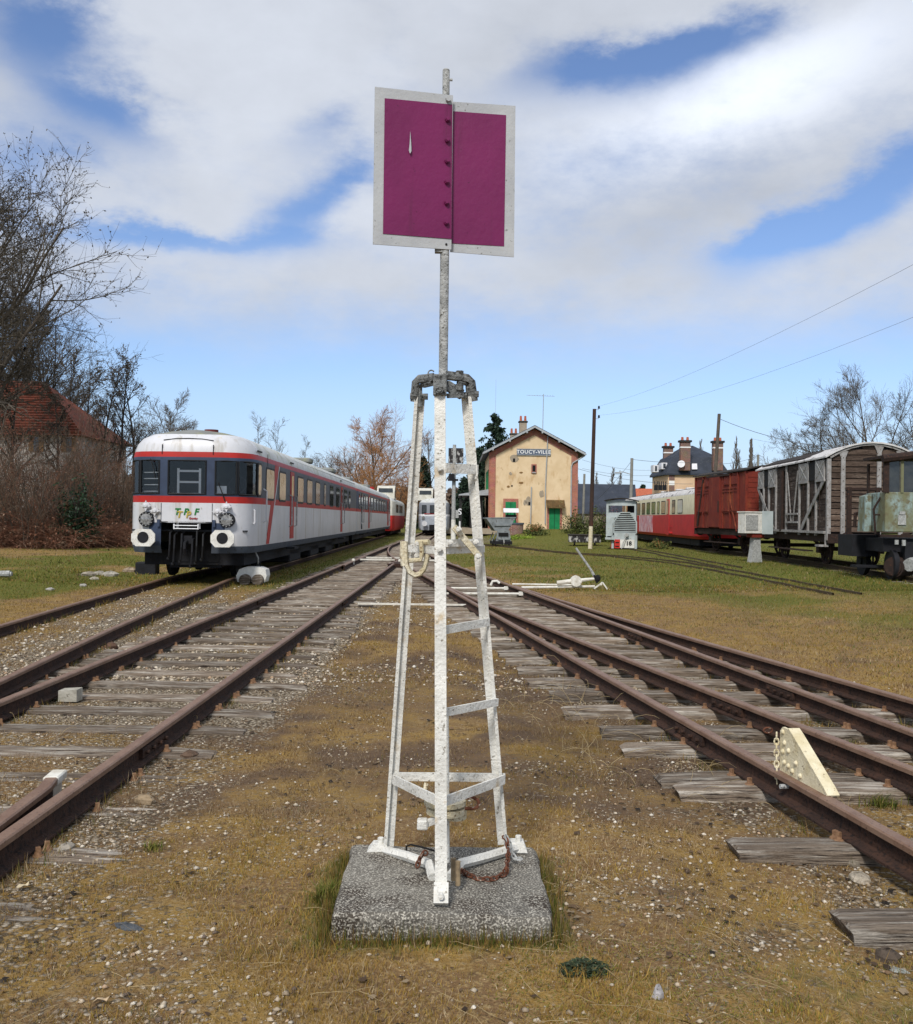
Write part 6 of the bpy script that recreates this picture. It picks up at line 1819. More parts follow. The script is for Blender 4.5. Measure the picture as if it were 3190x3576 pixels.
# long slate shed
YB = 128.0
a_, b_ = at(2012, 1692, YB + 4), at(2222, 1697, YB + 4)
e0, e1 = at(2012, 1794, YB), at(2228, 1790, YB)
sh = thing('shed', 'long low building with dark slate roof and pale wall behind the telegraph poles', 'building', (e0.x, YB, 0))
mb = MB(); mb.prism([(e0.x, YB, e0.z), (e1.x, YB, e0.z), (b_.x, YB + 4.5, a_.z), (a_.x, YB + 4.5, a_.z)], (0, .06, .12)); mb.build('roof', M['slate_dark'], sh, world=True)
mb = MB(); mb.box(((e0.x + e1.x) / 2, YB + 4, e0.z / 2), (e1.x - e0.x - .3, 7.4, e0.z)); mb.build('wall', M['patch'], sh, world=True)
mb = MB(); mb.prism([(e1.x - .4, YB + .2, e0.z - .1), (e1.x - .4, YB + 8, e0.z - .1), (e1.x - .4, YB + 4.5, a_.z - .1)], (.2, 0, 0)); mb.build('gable', M['patch'], sh, world=True)
rr_ = thing('roof_house', 'low house with red brown roof between the shed and the villa', 'house', (at(2285, 1760, 135).x, 135, 0))
a_, b_ = at(2228, 1705, 135), at(2345, 1702, 135)
mb = MB(); mb.prism([(a_.x, 135, 2.8), (b_.x, 135, 2.8), (b_.x - .3, 139, a_.z), (a_.x + .3, 139, a_.z)], (0, .1, .1)); mb.build('roof', M['terracotta'], rr_, world=True)
mb = MB(); mb.box(((a_.x + b_.x) / 2, 138, 1.4), (b_.x - a_.x - .4, 5.5, 2.8)); mb.build('wall', M['peach'], rr_, world=True)

# red-tiled house behind the trees on the left
YH = 56.0
M['tile'] = mat('red_clay_tile', S(134, 76, 58), S(108, 62, 50), 1.6, S(78, 58, 48), 4, .56, .08, rough=.9, bump=.3, bs=10, rand=.16)
M['limewash'] = mat('dirty_limewash', S(196, 192, 186), S(172, 166, 158), 1.1, S(120, 108, 94), 3, .64, rough=.95, bump=.2)
hc = at(292, 1512, YH)
hs_ = thing('tiled_house', 'white house with red tiled hipped roof half hidden behind bare trees', 'house', (hc.x - 6, YH, 0))
xw0, xw1, zh = hc.x - 16, hc.x - .5, hc.z
mb = MB(); mb.box(((xw0 + xw1) / 2, YH + 4.5, zh / 2), (xw1 - xw0, 8.4, zh)); mb.build('wall', M['limewash'], hs_, world=True)
rt = at(150, 1335, YH + 4).z; xr = at(150, 1340, YH + 4).x
eL, eR = xw0 - .4, xw1 + .5
mb = MB(); mb.v = [(eL, YH - .2, zh - .15), (eR, YH - .2, zh - .15), (eR, YH + 9, zh - .15), (eL, YH + 9, zh - .15), (xr, YH + 4.4, rt), (eL, YH + 4.4, rt)]
mb.f = [(0, 1, 4, 5), (1, 2, 4), (2, 3, 5, 4), (3, 0, 5), (3, 2, 1, 0)]; mb.m = [0] * 5
rf = mb.build('roof', M['tile'], hs_, world=True)
nC = 20
for k_ in range(nC):
    u0 = (k_ + .5) / nC
    y_ = YH - .2 + 4.6 * u0; z_ = zh - .15 + (rt - zh + .15) * u0; xe = eR + (xr - eR) * u0
    mb = MB(); mb.bar((eL, y_, z_ + .03), (xe, y_, z_ + .03), .06, .30, (0, -.6, 1)); sub('tile_course', mb, M['tile'], rf, hs_)
for px in (235, 120):
    x, z, w_, h_ = wall_rect(px - 10, 1525, px + 10, 1575, YH)
    mb = MB(); mb.box((x, YH + .28, z), (w_, .08, h_)); wn_ = mb.build('window', M['pane_dark'], hs_, world=True)
    for s in (-1, 1):
        mb = MB(); mb.box((x + s * w_ * .95, YH + .25, z), (w_ * .8, .06, h_)); sub('shutter', mb, M['patch_brown'], wn_, hs_)

# ================================================================== trees and shrubs
def nrm(a): return a / np.maximum(np.linalg.norm(a, axis=-1, keepdims=True), 1e-9)


def grow(p, d, L, k, wig, trop, r):
    """polylines from points p along d, k points; trop = pull upwards (or down)"""
    n = len(p)
    P = np.empty((n, k, 3)); P[:, 0] = p
    cur = d.copy(); st_ = (L / (k - 1))[:, None]
    for i in range(1, k):
        cur = nrm(cur + r.normal(0, wig, (n, 3)) + np.array([0, 0, trop]))
        P[:, i] = P[:, i - 1] + cur * st_
    return P


def spawn(P, R, Lp, m, t0, ang, Lf, rf, trop, wig, k, r, taper=.65, t1=1.0, rmin=.003):
    n, K, _ = P.shape
    t = t0 + (t1 - t0) * (np.arange(m)[None] + r.random((n, m))) / m
    f = t * (K - 1); i = np.minimum(f.astype(int), K - 2); u = (f - i)[..., None]
    rows = np.arange(n)[:, None]
    a, b = P[rows, i], P[rows, i + 1]
    pos = a + (b - a) * u
    dr = nrm(b - a)
    rd = r.normal(0, 1, (n, m, 3)); rd = nrm(rd - dr * (rd * dr).sum(-1, keepdims=True))
    an = np.abs(ang + r.normal(0, .16, (n, m)))[..., None]
    d = nrm(dr * np.cos(an) + rd * np.sin(an))
    L = Lp[:, None] * Lf * (1.15 - taper * t) * (.7 + .6 * r.random((n, m)))
    ra = R[rows, i] * (1 - u[..., 0]) + R[rows, i + 1] * u[..., 0]
    r0 = np.maximum(ra * rf, rmin)
    P2 = grow(pos.reshape(-1, 3), d.reshape(-1, 3), L.ravel(), k, wig, trop, r)
    R2 = r0.reshape(-1, 1) * np.linspace(1, .35, k)[None]
    return P2, R2, L.ravel()


def tubes(P, R, sides=3):
    n, k, _ = P.shape
    D = np.gradient(P, axis=1); D = nrm(D)
    ref = np.where(np.abs(D[..., 2:3]) < .9, np.array([0, 0, 1.0]), np.array([1.0, 0, 0]))
    A = nrm(np.cross(D, ref)); Bv = np.cross(D, A)
    an = np.arange(sides) * 2 * np.pi / sides
    V = P[:, :, None] + R[:, :, None, None] * (A[:, :, None] * np.cos(an)[:, None] + Bv[:, :, None] * np.sin(an)[:, None])
    base = (np.arange(n) * k * sides)[:, None, None]
    ii = np.arange(k - 1)[None, :, None] * sides; jj = np.arange(sides)[None, None]
    j2 = (jj + 1) % sides
    F = np.stack([base + ii + jj, base + ii + j2, base + ii + sides + j2, base + ii + sides + jj], -1).reshape(-1, 4)
    return V.reshape(-1, 3), F


def leaves(C, size, r, droop=0.0):
    n = len(C)
    d = nrm(r.normal(0, 1, (n, 3)) + np.array([0, 0, -droop])); s = nrm(np.cross(d, r.normal(0, 1, (n, 3))))
    w = size * (.6 + .8 * r.random((n, 1)))
    V = np.stack([C, C + d * w * .5 + s * w * .28, C + d * w, C + d * w * .5 - s * w * .28], 1).reshape(-1, 3)
    return V, np.arange(n * 4).reshape(n, 4)


def join(parts):
    Vs, Fs, o = [], [], 0
    for V, F_ in parts: Vs.append(V); Fs.append(F_ + o); o += len(V)
    return np.concatenate(Vs), np.concatenate(Fs)


M['bark'] = mat('bark_grey_brown', S(92, 84, 74), S(70, 62, 54), 3, S(50, 44, 38), 12, .6, rough=.95, bump=.4, bs=20, stretch=(1, 1, .3))
M['bark_dark'] = mat('bark_dark', S(58, 54, 50), S(44, 40, 38), 3, rough=.95, bump=.3)
M['twig_grey'] = mat('twig_grey', S(112, 104, 94), S(92, 84, 76), 2, rough=.95, bump=0)
M['twig_dark'] = mat('twig_dark', S(96, 88, 78), S(76, 70, 60), 2, rough=.95, bump=0)
M['twig_orange'] = mat('twig_orange', S(176, 128, 82), S(150, 106, 68), 1, rough=.9, bump=0)
M['twig_rust'] = mat('twig_rust', S(120, 82, 62), S(96, 66, 52), 1.5, rough=.95, bump=0, c3=S(142, 120, 100), s3=3, t3=.6)
M['twig_brown'] = mat('twig_brown', S(104, 86, 70), S(82, 66, 54), 1.5, rough=.95, bump=0, c3=S(130, 116, 100), s3=3, t3=.62)
M['needle'] = mat('needle_dark', S(48, 66, 50), S(34, 50, 38), 1.2, S(70, 86, 58), 6, .64, rough=.9, bump=0)
M['ivy'] = mat('ivy_leaf', S(36, 62, 36), S(26, 46, 28), 3, S(64, 92, 52), 14, .66, rough=.5, bump=0)
M['bush_leaf'] = mat('bush_leaf', S(84, 94, 46), S(62, 72, 34), 2, S(130, 116, 60), 8, .62, rough=.8, bump=0)
M['yel_leaf'] = mat('yellow_green_leaf', S(150, 170, 62), S(120, 142, 50), 2, rough=.8, bump=0)
M['pink_leaf'] = mat('pink_blossom', S(150, 104, 116), S(112, 78, 84), 2, S(186, 150, 160), 9, .66, rough=.9, bump=0)


def bare_tree(name, label, base, H, seed, spec, bark, twig, group=None, buds=0, lean=(0, 0), rtr=None, budsz=.05, bend=.05, rm=1.0):
    """spec: list of (m, t0, ang, Lf, trop, wig, k) per level after the trunk"""
    r = np.random.default_rng(seed)
    t = thing(name, label, 'tree', tuple(base), 0, group)
    rt = rtr or H * .014
    d = nrm(np.array([[lean[0], lean[1], 1.0]]))
    P = grow(np.zeros((1, 3)), d, np.array([H * .92]), 9, bend, .04, r)
    R = (rt * np.linspace(1.15, .12, 9))[None]; L = np.array([H])
    tr = [tubes(P, R, 7)]; cr = []
    tips = None
    for li, (m, t0, ang, Lf, trop, wig, k) in enumerate(spec):
        P, R, L = spawn(P, R, L, m, t0, ang, Lf, .62, trop, wig, k, r, rmin=(.018 if li < 2 else .0105) * rm, taper=.8 if li == 0 else .5)
        (tr if li == 0 else cr).append(tubes(P, R, 5 if li == 0 else 3)); tips = P
    V, F_ = join(tr); npmesh('trunk', V, F_, bark, parent=t)
    if buds:
        idx_ = r.integers(0, len(tips), buds); kk = r.integers(0, tips.shape[1], buds)
        cr.append(leaves(tips[idx_, kk], budsz, r))
    V, F_ = join(cr); npmesh('crown', V, F_, twig, parent=t)
    return t


def on(px, Y, z=None):
    x = (px - CX) / FPX * Y
    return (x, Y, float(hz(x, Y)) - .05 if z is None else z)


ROUND = [(15, .28, .85, .48, .05, .10, 7), (8, .25, .7, .5, .05, .14, 5), (7, .2, .65, .55, .05, .16, 4), (3, .2, .6, .55, .03, .18, 3)]
SLIM = [(18, .25, .75, .24, .10, .12, 6), (6, .2, .7, .55, .08, .16, 4), (5, .2, .7, .6, .05, .18, 3)]
BIG = [(26, .14, .8, .46, .07, .10, 8), (10, .2, .75, .5, .04, .14, 6), (9, .15, .7, .5, .05, .16, 4), (4, .1, .7, .6, .05, .2, 3)]
POP = [(26, .12, .32, .20, .20, .06, 5), (6, .2, .4, .5, .18, .1, 4), (4, .2, .45, .55, .15, .12, 3)]
LB = 'bare trees behind the bramble bank'
bare_tree('alder_tree', 'tall bare tree with dense dark twigs overhanging the red tiled roof', on(-190, 46), 19.5, 1, BIG, M['bark'], M['twig_dark'], LB, 22000, (.0, 0), .26, .11)
bare_tree('alder_tree', 'bare twiggy tree rising just left of the tiled roof ridge', on(40, 70), 20.5, 2, BIG, M['bark_dark'], M['twig_dark'], LB, 9000, (-.03, 0), .17, .10)
bare_tree('alder_tree', 'bare tree standing right behind the tiled roof, lower than its neighbour', on(150, 72), 16.0, 5, BIG, M['bark_dark'], M['twig_dark'], LB, 9000, (.0, 0), .2, .12)
SB = ['slender bare tree behind the right slope of the tiled roof', 'slender bare tree rising over the tiled roof corner', 'slender bare tree just outside the tiled house corner', 'shorter slender bare tree next to the left lone tree', 'thin bare tree in front of the tiled house wall', 'thin bare tree in front of the tiled roof, nearer its ridge end']
for i, (px, Y, H) in enumerate(((170, 60, 12.6), (232, 62, 12.4), (292, 62, 11.4), (318, 60, 10.8), (215, 50, 7.8), (60, 49, 9.0))):
    bare_tree('slender_tree', SB[i], on(px, Y), H, 10 + i, SLIM, M['bark_dark'], M['twig_dark'], 'slender bare trees beside the tiled house', 2600, (random.uniform(-.03, .03), 0), .12, .09)
bare_tree('slender_tree', 'left of two lone slender bare trees above the white railcar roof', on(388, 58), 11.6, 21, SLIM, M['bark_dark'], M['twig_dark'], 'two lone slender trees', 1100, (.02, 0), .12, .10)
bare_tree('slender_tree', 'right of two lone slender bare trees above the white railcar roof, wider crowned', on(443, 58), 10.6, 27, SLIM, M['bark_dark'], M['twig_dark'], 'two lone slender trees', 1100, (.06, 0), .12, .10)
for i, (px, Y, H) in enumerate(((560, 75, 9.6), (640, 80, 9.2))):
    bare_tree('bare_tree', ['rounded bare grey crown directly behind the railcar cab roof', 'smaller rounded bare crown right of the cab roof vent'][i], on(px, Y), H, 30 + i, ROUND, M['bark'], M['twig_grey'], 'bare crowns above the railcar roof', 0, (0, 0), .12)
for i, (px, Y, H) in enumerate(((905, 110, 13.0), (965, 112, 12.6), (1050, 112, 10.5), (1100, 118, 9.0))):
    bare_tree('bare_tree', ['tall thin sapling above the second side door of the white railcar', 'tall thin sapling close right of its equal above the white train', 'short leaning sapling above the joint of the two white cars', 'low faint sapling above the second white car'][i], on(px, Y), H, 40 + i, SLIM, M['bark'], M['twig_grey'], 'saplings above the train', 0, (.05, 0), .08)
FAN = [(15, .16, .62, .52, .09, .09, 7), (9, .2, .55, .5, .08, .12, 5), (8, .15, .5, .55, .08, .14, 4), (4, .1, .5, .6, .06, .16, 3)]
WIL = [(17, .10, 1.0, .66, .045, .10, 7), (10, .18, .7, .5, .05, .13, 5), (9, .15, .6, .5, .05, .15, 4), (6, .1, .5, .55, .02, .16, 3)]
bare_tree('willow_tree', 'large round orange twigged willow behind the end of the white train', on(1305, 125), 14.2, 50, WIL, M['bark'], M['twig_orange'], None, 0, (0, 0), .22)
bare_tree('bare_tree', 'grey bare tree right of the orange willow, behind the mast leg', on(1505, 130), 13.0, 51, ROUND, M['bark'], M['twig_grey'], None, 0, (0, 0), .2)
WB = ['brown bare bush behind the second white railcar roof', 'low orange bush under the willow trunk', 'orange bare bush just right of the willow trunk', 'taller orange bush between the willow and the grey bare tree', 'brown bare bush standing left of the willow']
for i, (px, Y, H) in enumerate(((1220, 105, 7.6), (1290, 100, 6.6), (1375, 102, 8.0), (1418, 106, 6.0), (1160, 112, 8.0))):
    bare_tree('willow_bush', WB[i], on(px, Y), H, 60 + i, [(24, .03, .85, .7, .05, .12, 6), (7, .1, .7, .5, .04, .15, 4), (5, .1, .6, .5, .03, .16, 3)], M['bark'], M['twig_orange'] if i in (1, 2, 3) else M['twig_brown'], 'bushes below the willow', 0, (0, 0), .06)
# right side
bare_tree('bare_tree', 'tall airy bare tree rising behind the wooden van roof', on(3040, 92), 14.5, 70, FAN, M['bark'], M['twig_grey'], None, 0, (0, 0), .2)
bare_tree('bare_tree', 'bare tree with clustered dark buds left of the tall airy one', on(2875, 95), 12.3, 71, ROUND, M['bark'], M['twig_dark'], None, 1300, (0, 0), .15, .10)
bare_tree('bare_tree', 'bare tree at the right edge behind the blue machine', on(3230, 88), 12.5, 72, ROUND, M['bark'], M['twig_dark'], None, 1000, (-.05, 0), .16, .10)
bare_tree('bare_tree', 'small rounded pale bare tree over the far end of the wooden van', on(2750, 120), 11.2, 73, ROUND, M['bark'], M['twig_grey'], None, 0, (0, 0), .12)
bare_tree('bare_tree', 'low pale bare tree between the two poles beyond the vans', on(2820, 130), 10.5, 74, ROUND, M['bark'], M['twig_grey'], None, 0, (0, 0), .12)
pops = [(2080, 1648), (2122, 1628), (2160, 1640), (2028, 1652), (2460, 1530), (2560, 1520), (2478, 1545), (2618, 1560), (2640, 1525), (2590, 1568)]
pp0 = None
for i, (px, pyt) in enumerate(pops):
    Y = 230.0
    H = CAMZ + (1810 + (px - CX) * .013 - pyt) * Y / FPX
    lab = 'columnar bare poplar on the skyline above the long slate shed' if px < 2200 else 'columnar bare poplar on the skyline behind the villa chimneys'
    grp = 'poplars above the shed' if px < 2200 else 'poplars behind the villa'
    if pp0 is None:
        pp0 = bare_tree('poplar_tree', lab, on(px, Y, 0), H, 80, POP, M['bark'], M['twig_grey'], grp, 0, (0, 0), .22, rm=3.2); H0 = H
    else:
        c_ = clone(pp0); c_.location = on(px, Y, 0); c_.scale = (1.1, 1.1, H / H0); c_.rotation_euler = (0, 0, i * 1.3); c_['label'] = lab; c_['group'] = grp


def conifer(label, base, H, Rb, seed, dens=1.0, group=None):
    r = np.random.default_rng(seed)
    t = thing('conifer_tree', label, 'tree', tuple(base), 0, group)
    P = grow(np.zeros((1, 3)), np.array([[0, 0, 1.0]]), np.array([H]), 10, .01, .1, r)
    V, F_ = tubes(P, (.16 * np.linspace(1, .1, 10))[None], 6); npmesh('trunk', V, F_, M['bark_dark'], parent=t)
    n = int(150 * dens)
    z = H * (.06 + .93 * np.sort(r.random(n)) ** .9); a = r.random(n) * 6.283
    L = Rb * (1 - z / H) ** .8 * (.65 + .5 * r.random(n)) + .12
    p = np.stack([np.zeros(n), np.zeros(n), z], 1)
    d = np.stack([np.cos(a), np.sin(a), np.full(n, .05)], 1)
    B1 = grow(p, nrm(d), L, 6, .06, -.05, r); B1[:, -1, 2] += .1
    R1 = np.tile(np.linspace(.03, .008, 6), (n, 1))
    B2, R2, L2_ = spawn(B1, R1, L, 7, .15, .8, .38, .7, -.10, .08, 4, r)
    C1 = B2.reshape(-1, 3); idx_ = r.integers(0, len(C1), int(9000 * dens))
    lv = leaves(C1[idx_] + r.normal(0, .04, (len(idx_), 3)), .34, r, .5)
    V, F_ = join([tubes(B1, R1, 3), tubes(B2, R2, 3), lv]); npmesh('crown', V, F_, M['needle'], parent=t)
    return t


conifer('tall dark spruce rising beside the station roof', on(1728, 118), 14.0, 5.2, 90, 1.0)
conifer('broad dark conifer crown left of the station roof behind the canopy', on(1672, 112), 9.6, 2.6, 91, 1.2)
conifer('dark conifer behind the far railcars seen between the mast legs', on(1478, 128), 9.5, 2.2, 92, .8)
conifer('low dark conifer behind the small signal', on(1622, 108), 6.2, 2.0, 93, .9)
conifer('small dark conifer right of the long shed', on(2245, 150), 7.0, 1.5, 94, .5)


def bush(name, label, base, rx, rz, n, leaf, size, seed, group=None, cat='shrub', stems=40, stemmat=None, ry=None):
    r = np.random.default_rng(seed)
    t = thing(name, label, cat, tuple(base), 0, group)
    d = nrm(r.normal(0, 1, (n, 3))); d[:, 2] = np.abs(d[:, 2])
    q = r.random(n) ** .4
    lump = .78 + .4 * np.sin(d[:, 0] * 5 + seed) * np.cos(d[:, 1] * 4 + d[:, 2] * 6)
    C1 = d * (q * lump)[:, None] * np.array([rx, ry or rx, rz]) + np.array([0, 0, .05])
    V, F_ = leaves(C1, size, r); npmesh('foliage', V, F_, leaf, parent=t)
    a = r.random(stems) * 6.283
    P = grow(np.zeros((stems, 3)), nrm(np.stack([np.cos(a) * .6, np.sin(a) * .6, np.ones(stems)], 1)), np.full(stems, rz * 1.0), 5, .15, .05, r)
    V, F_ = tubes(P, np.tile(np.linspace(.02, .006, 5), (stems, 1)), 3); npmesh('stems', V, F_, stemmat or M['bark_dark'], parent=t)
    return t


bush('ivy_bush', 'dark green ivy covered bush in front of the brown thicket', (at(265, 1740, 36.5).x, 36.5, .5), .95, 2.5, 3200, M['ivy'], .12, 1)
bush('garden_bush', 'olive green rounded bush at the right corner of the station', on(2018, 78), 1.5, 1.9, 2600, M['bush_leaf'], .14, 2)
bush('garden_bush', 'dense green bush behind the telegraph pole beside the small locomotive', on(2095, 66), 1.25, 2.4, 3000, M['bush_leaf'], .13, 3)
bush('garden_bush', 'spiky brown green bush on the lawn before the station wall', on(1872, 76), 1.2, 1.0, 1300, M['bush_leaf'], .14, 4, stems=90, stemmat=M['twig_orange'])
bush('ground_cover', 'bright yellow green low plant on the lawn by the hopper wagon', on(1812, 72), 1.7, .32, 900, M['yel_leaf'], .12, 5, ry=.6)
bush('blossom_bush', 'pinkish bare blossoming bush in front of the long slate shed', on(2130, 98), 1.7, 3.2, 1500, M['pink_leaf'], .12, 6, stems=80)
bush('rubble_heap', 'low heap of weeds and sticks beside the small locomotive', on(2300, 52), .9, .55, 500, M['bush_leaf'], .12, 8, stems=30, stemmat=M['twig_orange'])
bush('dark_hedge', 'dark evergreen mass under the station canopy', (2.0, 104, .3), 3.0, 4.2, 3800, M['needle'], .3, 7, stems=10)


def thicket(label, base, H, spread, n, seed, twig, group, lv=0):
    r = np.random.default_rng(seed)
    t = thing('bare_shrub', label, 'shrub', tuple(base), 0, group)
    a = r.random(n) * 6.283; q = np.sqrt(r.random(n)) * spread
    p = np.stack([np.cos(a) * q, np.sin(a) * q * .6, np.zeros(n)], 1)
    d = nrm(np.stack([r.normal(0, .28, n), r.normal(0, .28, n), np.ones(n)], 1))
    L = H * (.55 + .5 * r.random(n))
    P = grow(p, d, L, 7, .12, .0, r); R = (.012 + .014 * r.random((n, 1))) * np.linspace(1, .35, 7)[None]
    P2, R2, L2_ = spawn(P, R, L, 8, .15, .6, .38, .55, .03, .18, 4, r, rmin=.006)
    P3, R3, L3_ = spawn(P2, R2, L2_, 3, .2, .7, .5, .6, .0, .2, 3, r, rmin=.005)
    V, F_ = tubes(P, R, 4); npmesh('stems', V, F_, M['bark'], parent=t)
    prt = [tubes(P2, R2, 3), tubes(P3, R3, 3)]
    if lv:
        C1 = P3.reshape(-1, 3); prt.append(leaves(C1[r.integers(0, len(C1), lv)], .07, r))
    V, F_ = join(prt); npmesh('twigs', V, F_, twig, parent=t)
    return t


GT = 'bare shrubs of the thicket on the left bank'
sp_ = [(-40, 37, 5.0, 2.2), (60, 39, 5.4, 2.2), (150, 40, 5.0, 2.2), (240, 42, 4.6, 2.0), (330, 43, 4.4, 2.0), (400, 45, 4.2, 2.2), (450, 48, 4.6, 2.4), (30, 44, 6.5, 2.5), (190, 46, 5.2, 2.5), (340, 50, 5.0, 2.5), (520, 56, 4.6, 2.6), (-10, 35.5, 3.6, 1.8), (120, 36.5, 3.0, 1.8), (410, 42, 3.4, 1.6)]
for i, (px, Y, H, s_) in enumerate(sp_):
    thicket('brown bare shrub in the thicket between the grass bank and the tiled house', on(px, Y), H, s_, 44, 200 + i, M['twig_rust'] if i % 3 == 0 else M['twig_brown'], GT, 900 if i % 3 == 0 else 300)
# bramble mound in front of it: nobody could count the canes
r = np.random.default_rng(5)
n = 2600
px = r.random(n) * 480 - 40; Y = 35.2 + r.random(n) * 4 + np.maximum(0, px - 230) * .022
x = (px - CX) / FPX * Y; z = hz(x, Y) - .05
an = r.random(n) * 6.283
P = grow(np.stack([x, Y, z], 1), nrm(np.stack([np.cos(an) * .6, np.sin(an) * .6, np.ones(n)], 1)), 1.0 + 1.3 * r.random(n), 7, .16, -.24, r)
R = (.007 + .006 * r.random((n, 1))) * np.linspace(1, .5, 7)[None]
P2, R2, L2_ = spawn(P, R, np.full(n, 1.2), 4, .2, .8, .3, .7, -.05, .2, 4, r, rmin=.005)
lv_ = leaves(P2.reshape(-1, 3)[r.integers(0, len(P2) * 4, 9000)], .09, r)
V, F_ = join([tubes(P, R, 3), tubes(P2, R2, 3), lv_])
tag(npmesh('brambles', V, F_, M['twig_rust']), 'reddish brown bramble tangle along the foot of the thicket', None, None, 'stuff')

# woods on the horizon, one mass
def far_wood(label, px0, px1, Y, h0, h1, n, m, seed, size):
    r = np.random.default_rng(seed)
    px = px0 + (px1 - px0) * r.random(n)
    x = (px - CX) / FPX * Y; hh = h0 + (h1 - h0) * (fbm(px / 60.0, px * 0, seed) * .7 + .3 * vnoise(px / 13.0, px * 0, seed))
    C1 = np.stack([x, Y + r.normal(0, 3, n), hh * np.sqrt(r.random(n))], 1)
    V, F_ = leaves(C1, size, r); tag(npmesh('distant_wood', V, F_, m), label, None, None, 'stuff')


far_wood('brown distant wood on the horizon behind the left trees', -150, 900, 150, 5, 9, 9000, M['twig_brown'], 3, 1.0)
far_wood('brown distant wood behind the long white train', 850, 1720, 160, 4, 8, 9000, M['twig_brown'], 4, 1.0)
far_wood('dark distant wood behind the villa and vans', 1700, 3400, 260, 5, 9, 9000, M['twig_brown'], 5, 1.4)

# ================================================================== poles, wires, small signals
M['pole_wood'] = mat('tarred_pole', S(70, 50, 40), S(54, 42, 36), 2, S(96, 52, 40), 4, .62, rough=.9, bump=.3, stretch=(1, 1, .3))
M['pole_con'] = mat('concrete_pole', S(142, 140, 132), S(124, 122, 116), 3, rough=.95, bump=.2)
M['pole_grey'] = mat('grey_wood_pole', S(96, 88, 78), S(76, 70, 64), 3, rough=.95, bump=.3)
M['wire'] = mat('cable', S(92, 96, 104), rough=.7, bump=0)
p0 = gnd(2062, 1917, .05)
tp_ = thing('telegraph_pole', 'brown telegraph pole with white painted foot and two insulators beside the small locomotive', 'pole', tuple(p0))
Yp = p0.y; pj, pt = at(2065, 1838, Yp), at(2077, 1428, Yp)
mb = MB(); mb.cyl(p0, pj, .12, 12, .115); mb.build('painted_foot', M['mast_lichen'], tp_, world=True, smooth=True)
mb = MB(); mb.cyl(pj, pt, .112, 12, .095); mb.build('shaft', M['pole_wood'], tp_, world=True, smooth=True)
for py in (1428, 1460):
    a = at(2077, py + 2, Yp); mb = MB(); mb.tube([a, a + V3((.22, 0, .0)), a + V3((.24, 0, .08))], .015, 6); br = mb.build('insulator_arm', M['zinc'], tp_, world=True)
    mb = MB(); mb.cyl(a + V3((.24, 0, .05)), a + V3((.24, 0, .2)), .065, 10, .04); sub('insulator', mb, M['black'], br, tp_)


def pole(label, pxb, pyb, pxt, pyt, Y, r, m, name='utility_pole', r2=None):
    b, t = at(pxb, pyb, Y), at(pxt, pyt, Y)
    k = b.z / max(.01, (t.z - b.z)); g = b - (t - b) * k
    o = thing(name, label, 'pole', (g.x, g.y, 0))
    mb = MB(); mb.cyl(g + V3((0, 0, -.1)), t, r, 10, r2 or r * .8); mb.build('shaft', m, o, world=True, smooth=True)
    return o, t


pB, tB_ = pole('concrete utility pole rising behind the cream railcar roof', 2205, 1726, 2208, 1600, 80, .15, M['pole_con'])
pC, tC_ = pole('leaning dark wooden pole standing behind the red van', 2500, 1640, 2513, 1445, 62, .13, M['pole_grey'])
pD, tD_ = pole('concrete pole in front of the long slate shed', 2038, 1785, 2042, 1655, 108, .15, M['pole_con'])
pE, tE_ = pole('short pole end showing above the wooden van roof', 2648, 1630, 2649, 1588, 90, .14, M['pole_con'])
pF, tF_ = pole('wooden pole among the poplars behind the red van', 2624, 1630, 2626, 1532, 130, .16, M['pole_grey'])
a = at(2160, 1651, 80); mb = MB(); mb.tube([tB_ + V3((0, 0, -1.35)), a + V3((.3, 0, .1)), a], [.04, .035, .05], 6); mb.build('lamp_arm', M['zinc'], pB, world=True)
mb = MB(); mb.box(a, (.5, .25, .12), 0, 0, .02); mb.build('lamp_head', M['zinc'], pB, world=True)
tr_ = thing('transformer', 'three dark transformer bushings on a pole top beside the villa', 'transformer', (at(2311, 1700, 100).x, 100, 0))
q = at(2311, 1730, 100); mb = MB(); mb.cyl((q.x, 100, 0), (q.x, 100, q.z + .2), .16, 10); mb.build('post', M['pole_con'], tr_, world=True)
for px in (2292, 2307, 2322):
    a, b = at(px, 1712, 100), at(px, 1694, 100)
    mb = MB(); mb.box((a + b) / 2, (.34, .4, b.z - a.z)); mb.build('bushing', M['under'], tr_, world=True)
    for d in (-.1, .1):
        mb = MB(); mb.cyl(b + V3((d, 0, 0)), b + V3((d * 1.4, 0, .38)), .05, 6); mb.build('insulator', M['under'], tr_, world=True)


def wire(label, a, b, sag, r=.008, n=16, group=None):
    a, b = V3(a), V3(b); pts = []
    for i in range(n + 1):
        t = i / n; p = a.lerp(b, t); p.z -= sag * 4 * t * (1 - t); pts.append(p)
    mb = MB(); mb.tube(pts, r, 5)
    o = mb.build('cable', M['wire']); return tag(o, label, 'cable', group)


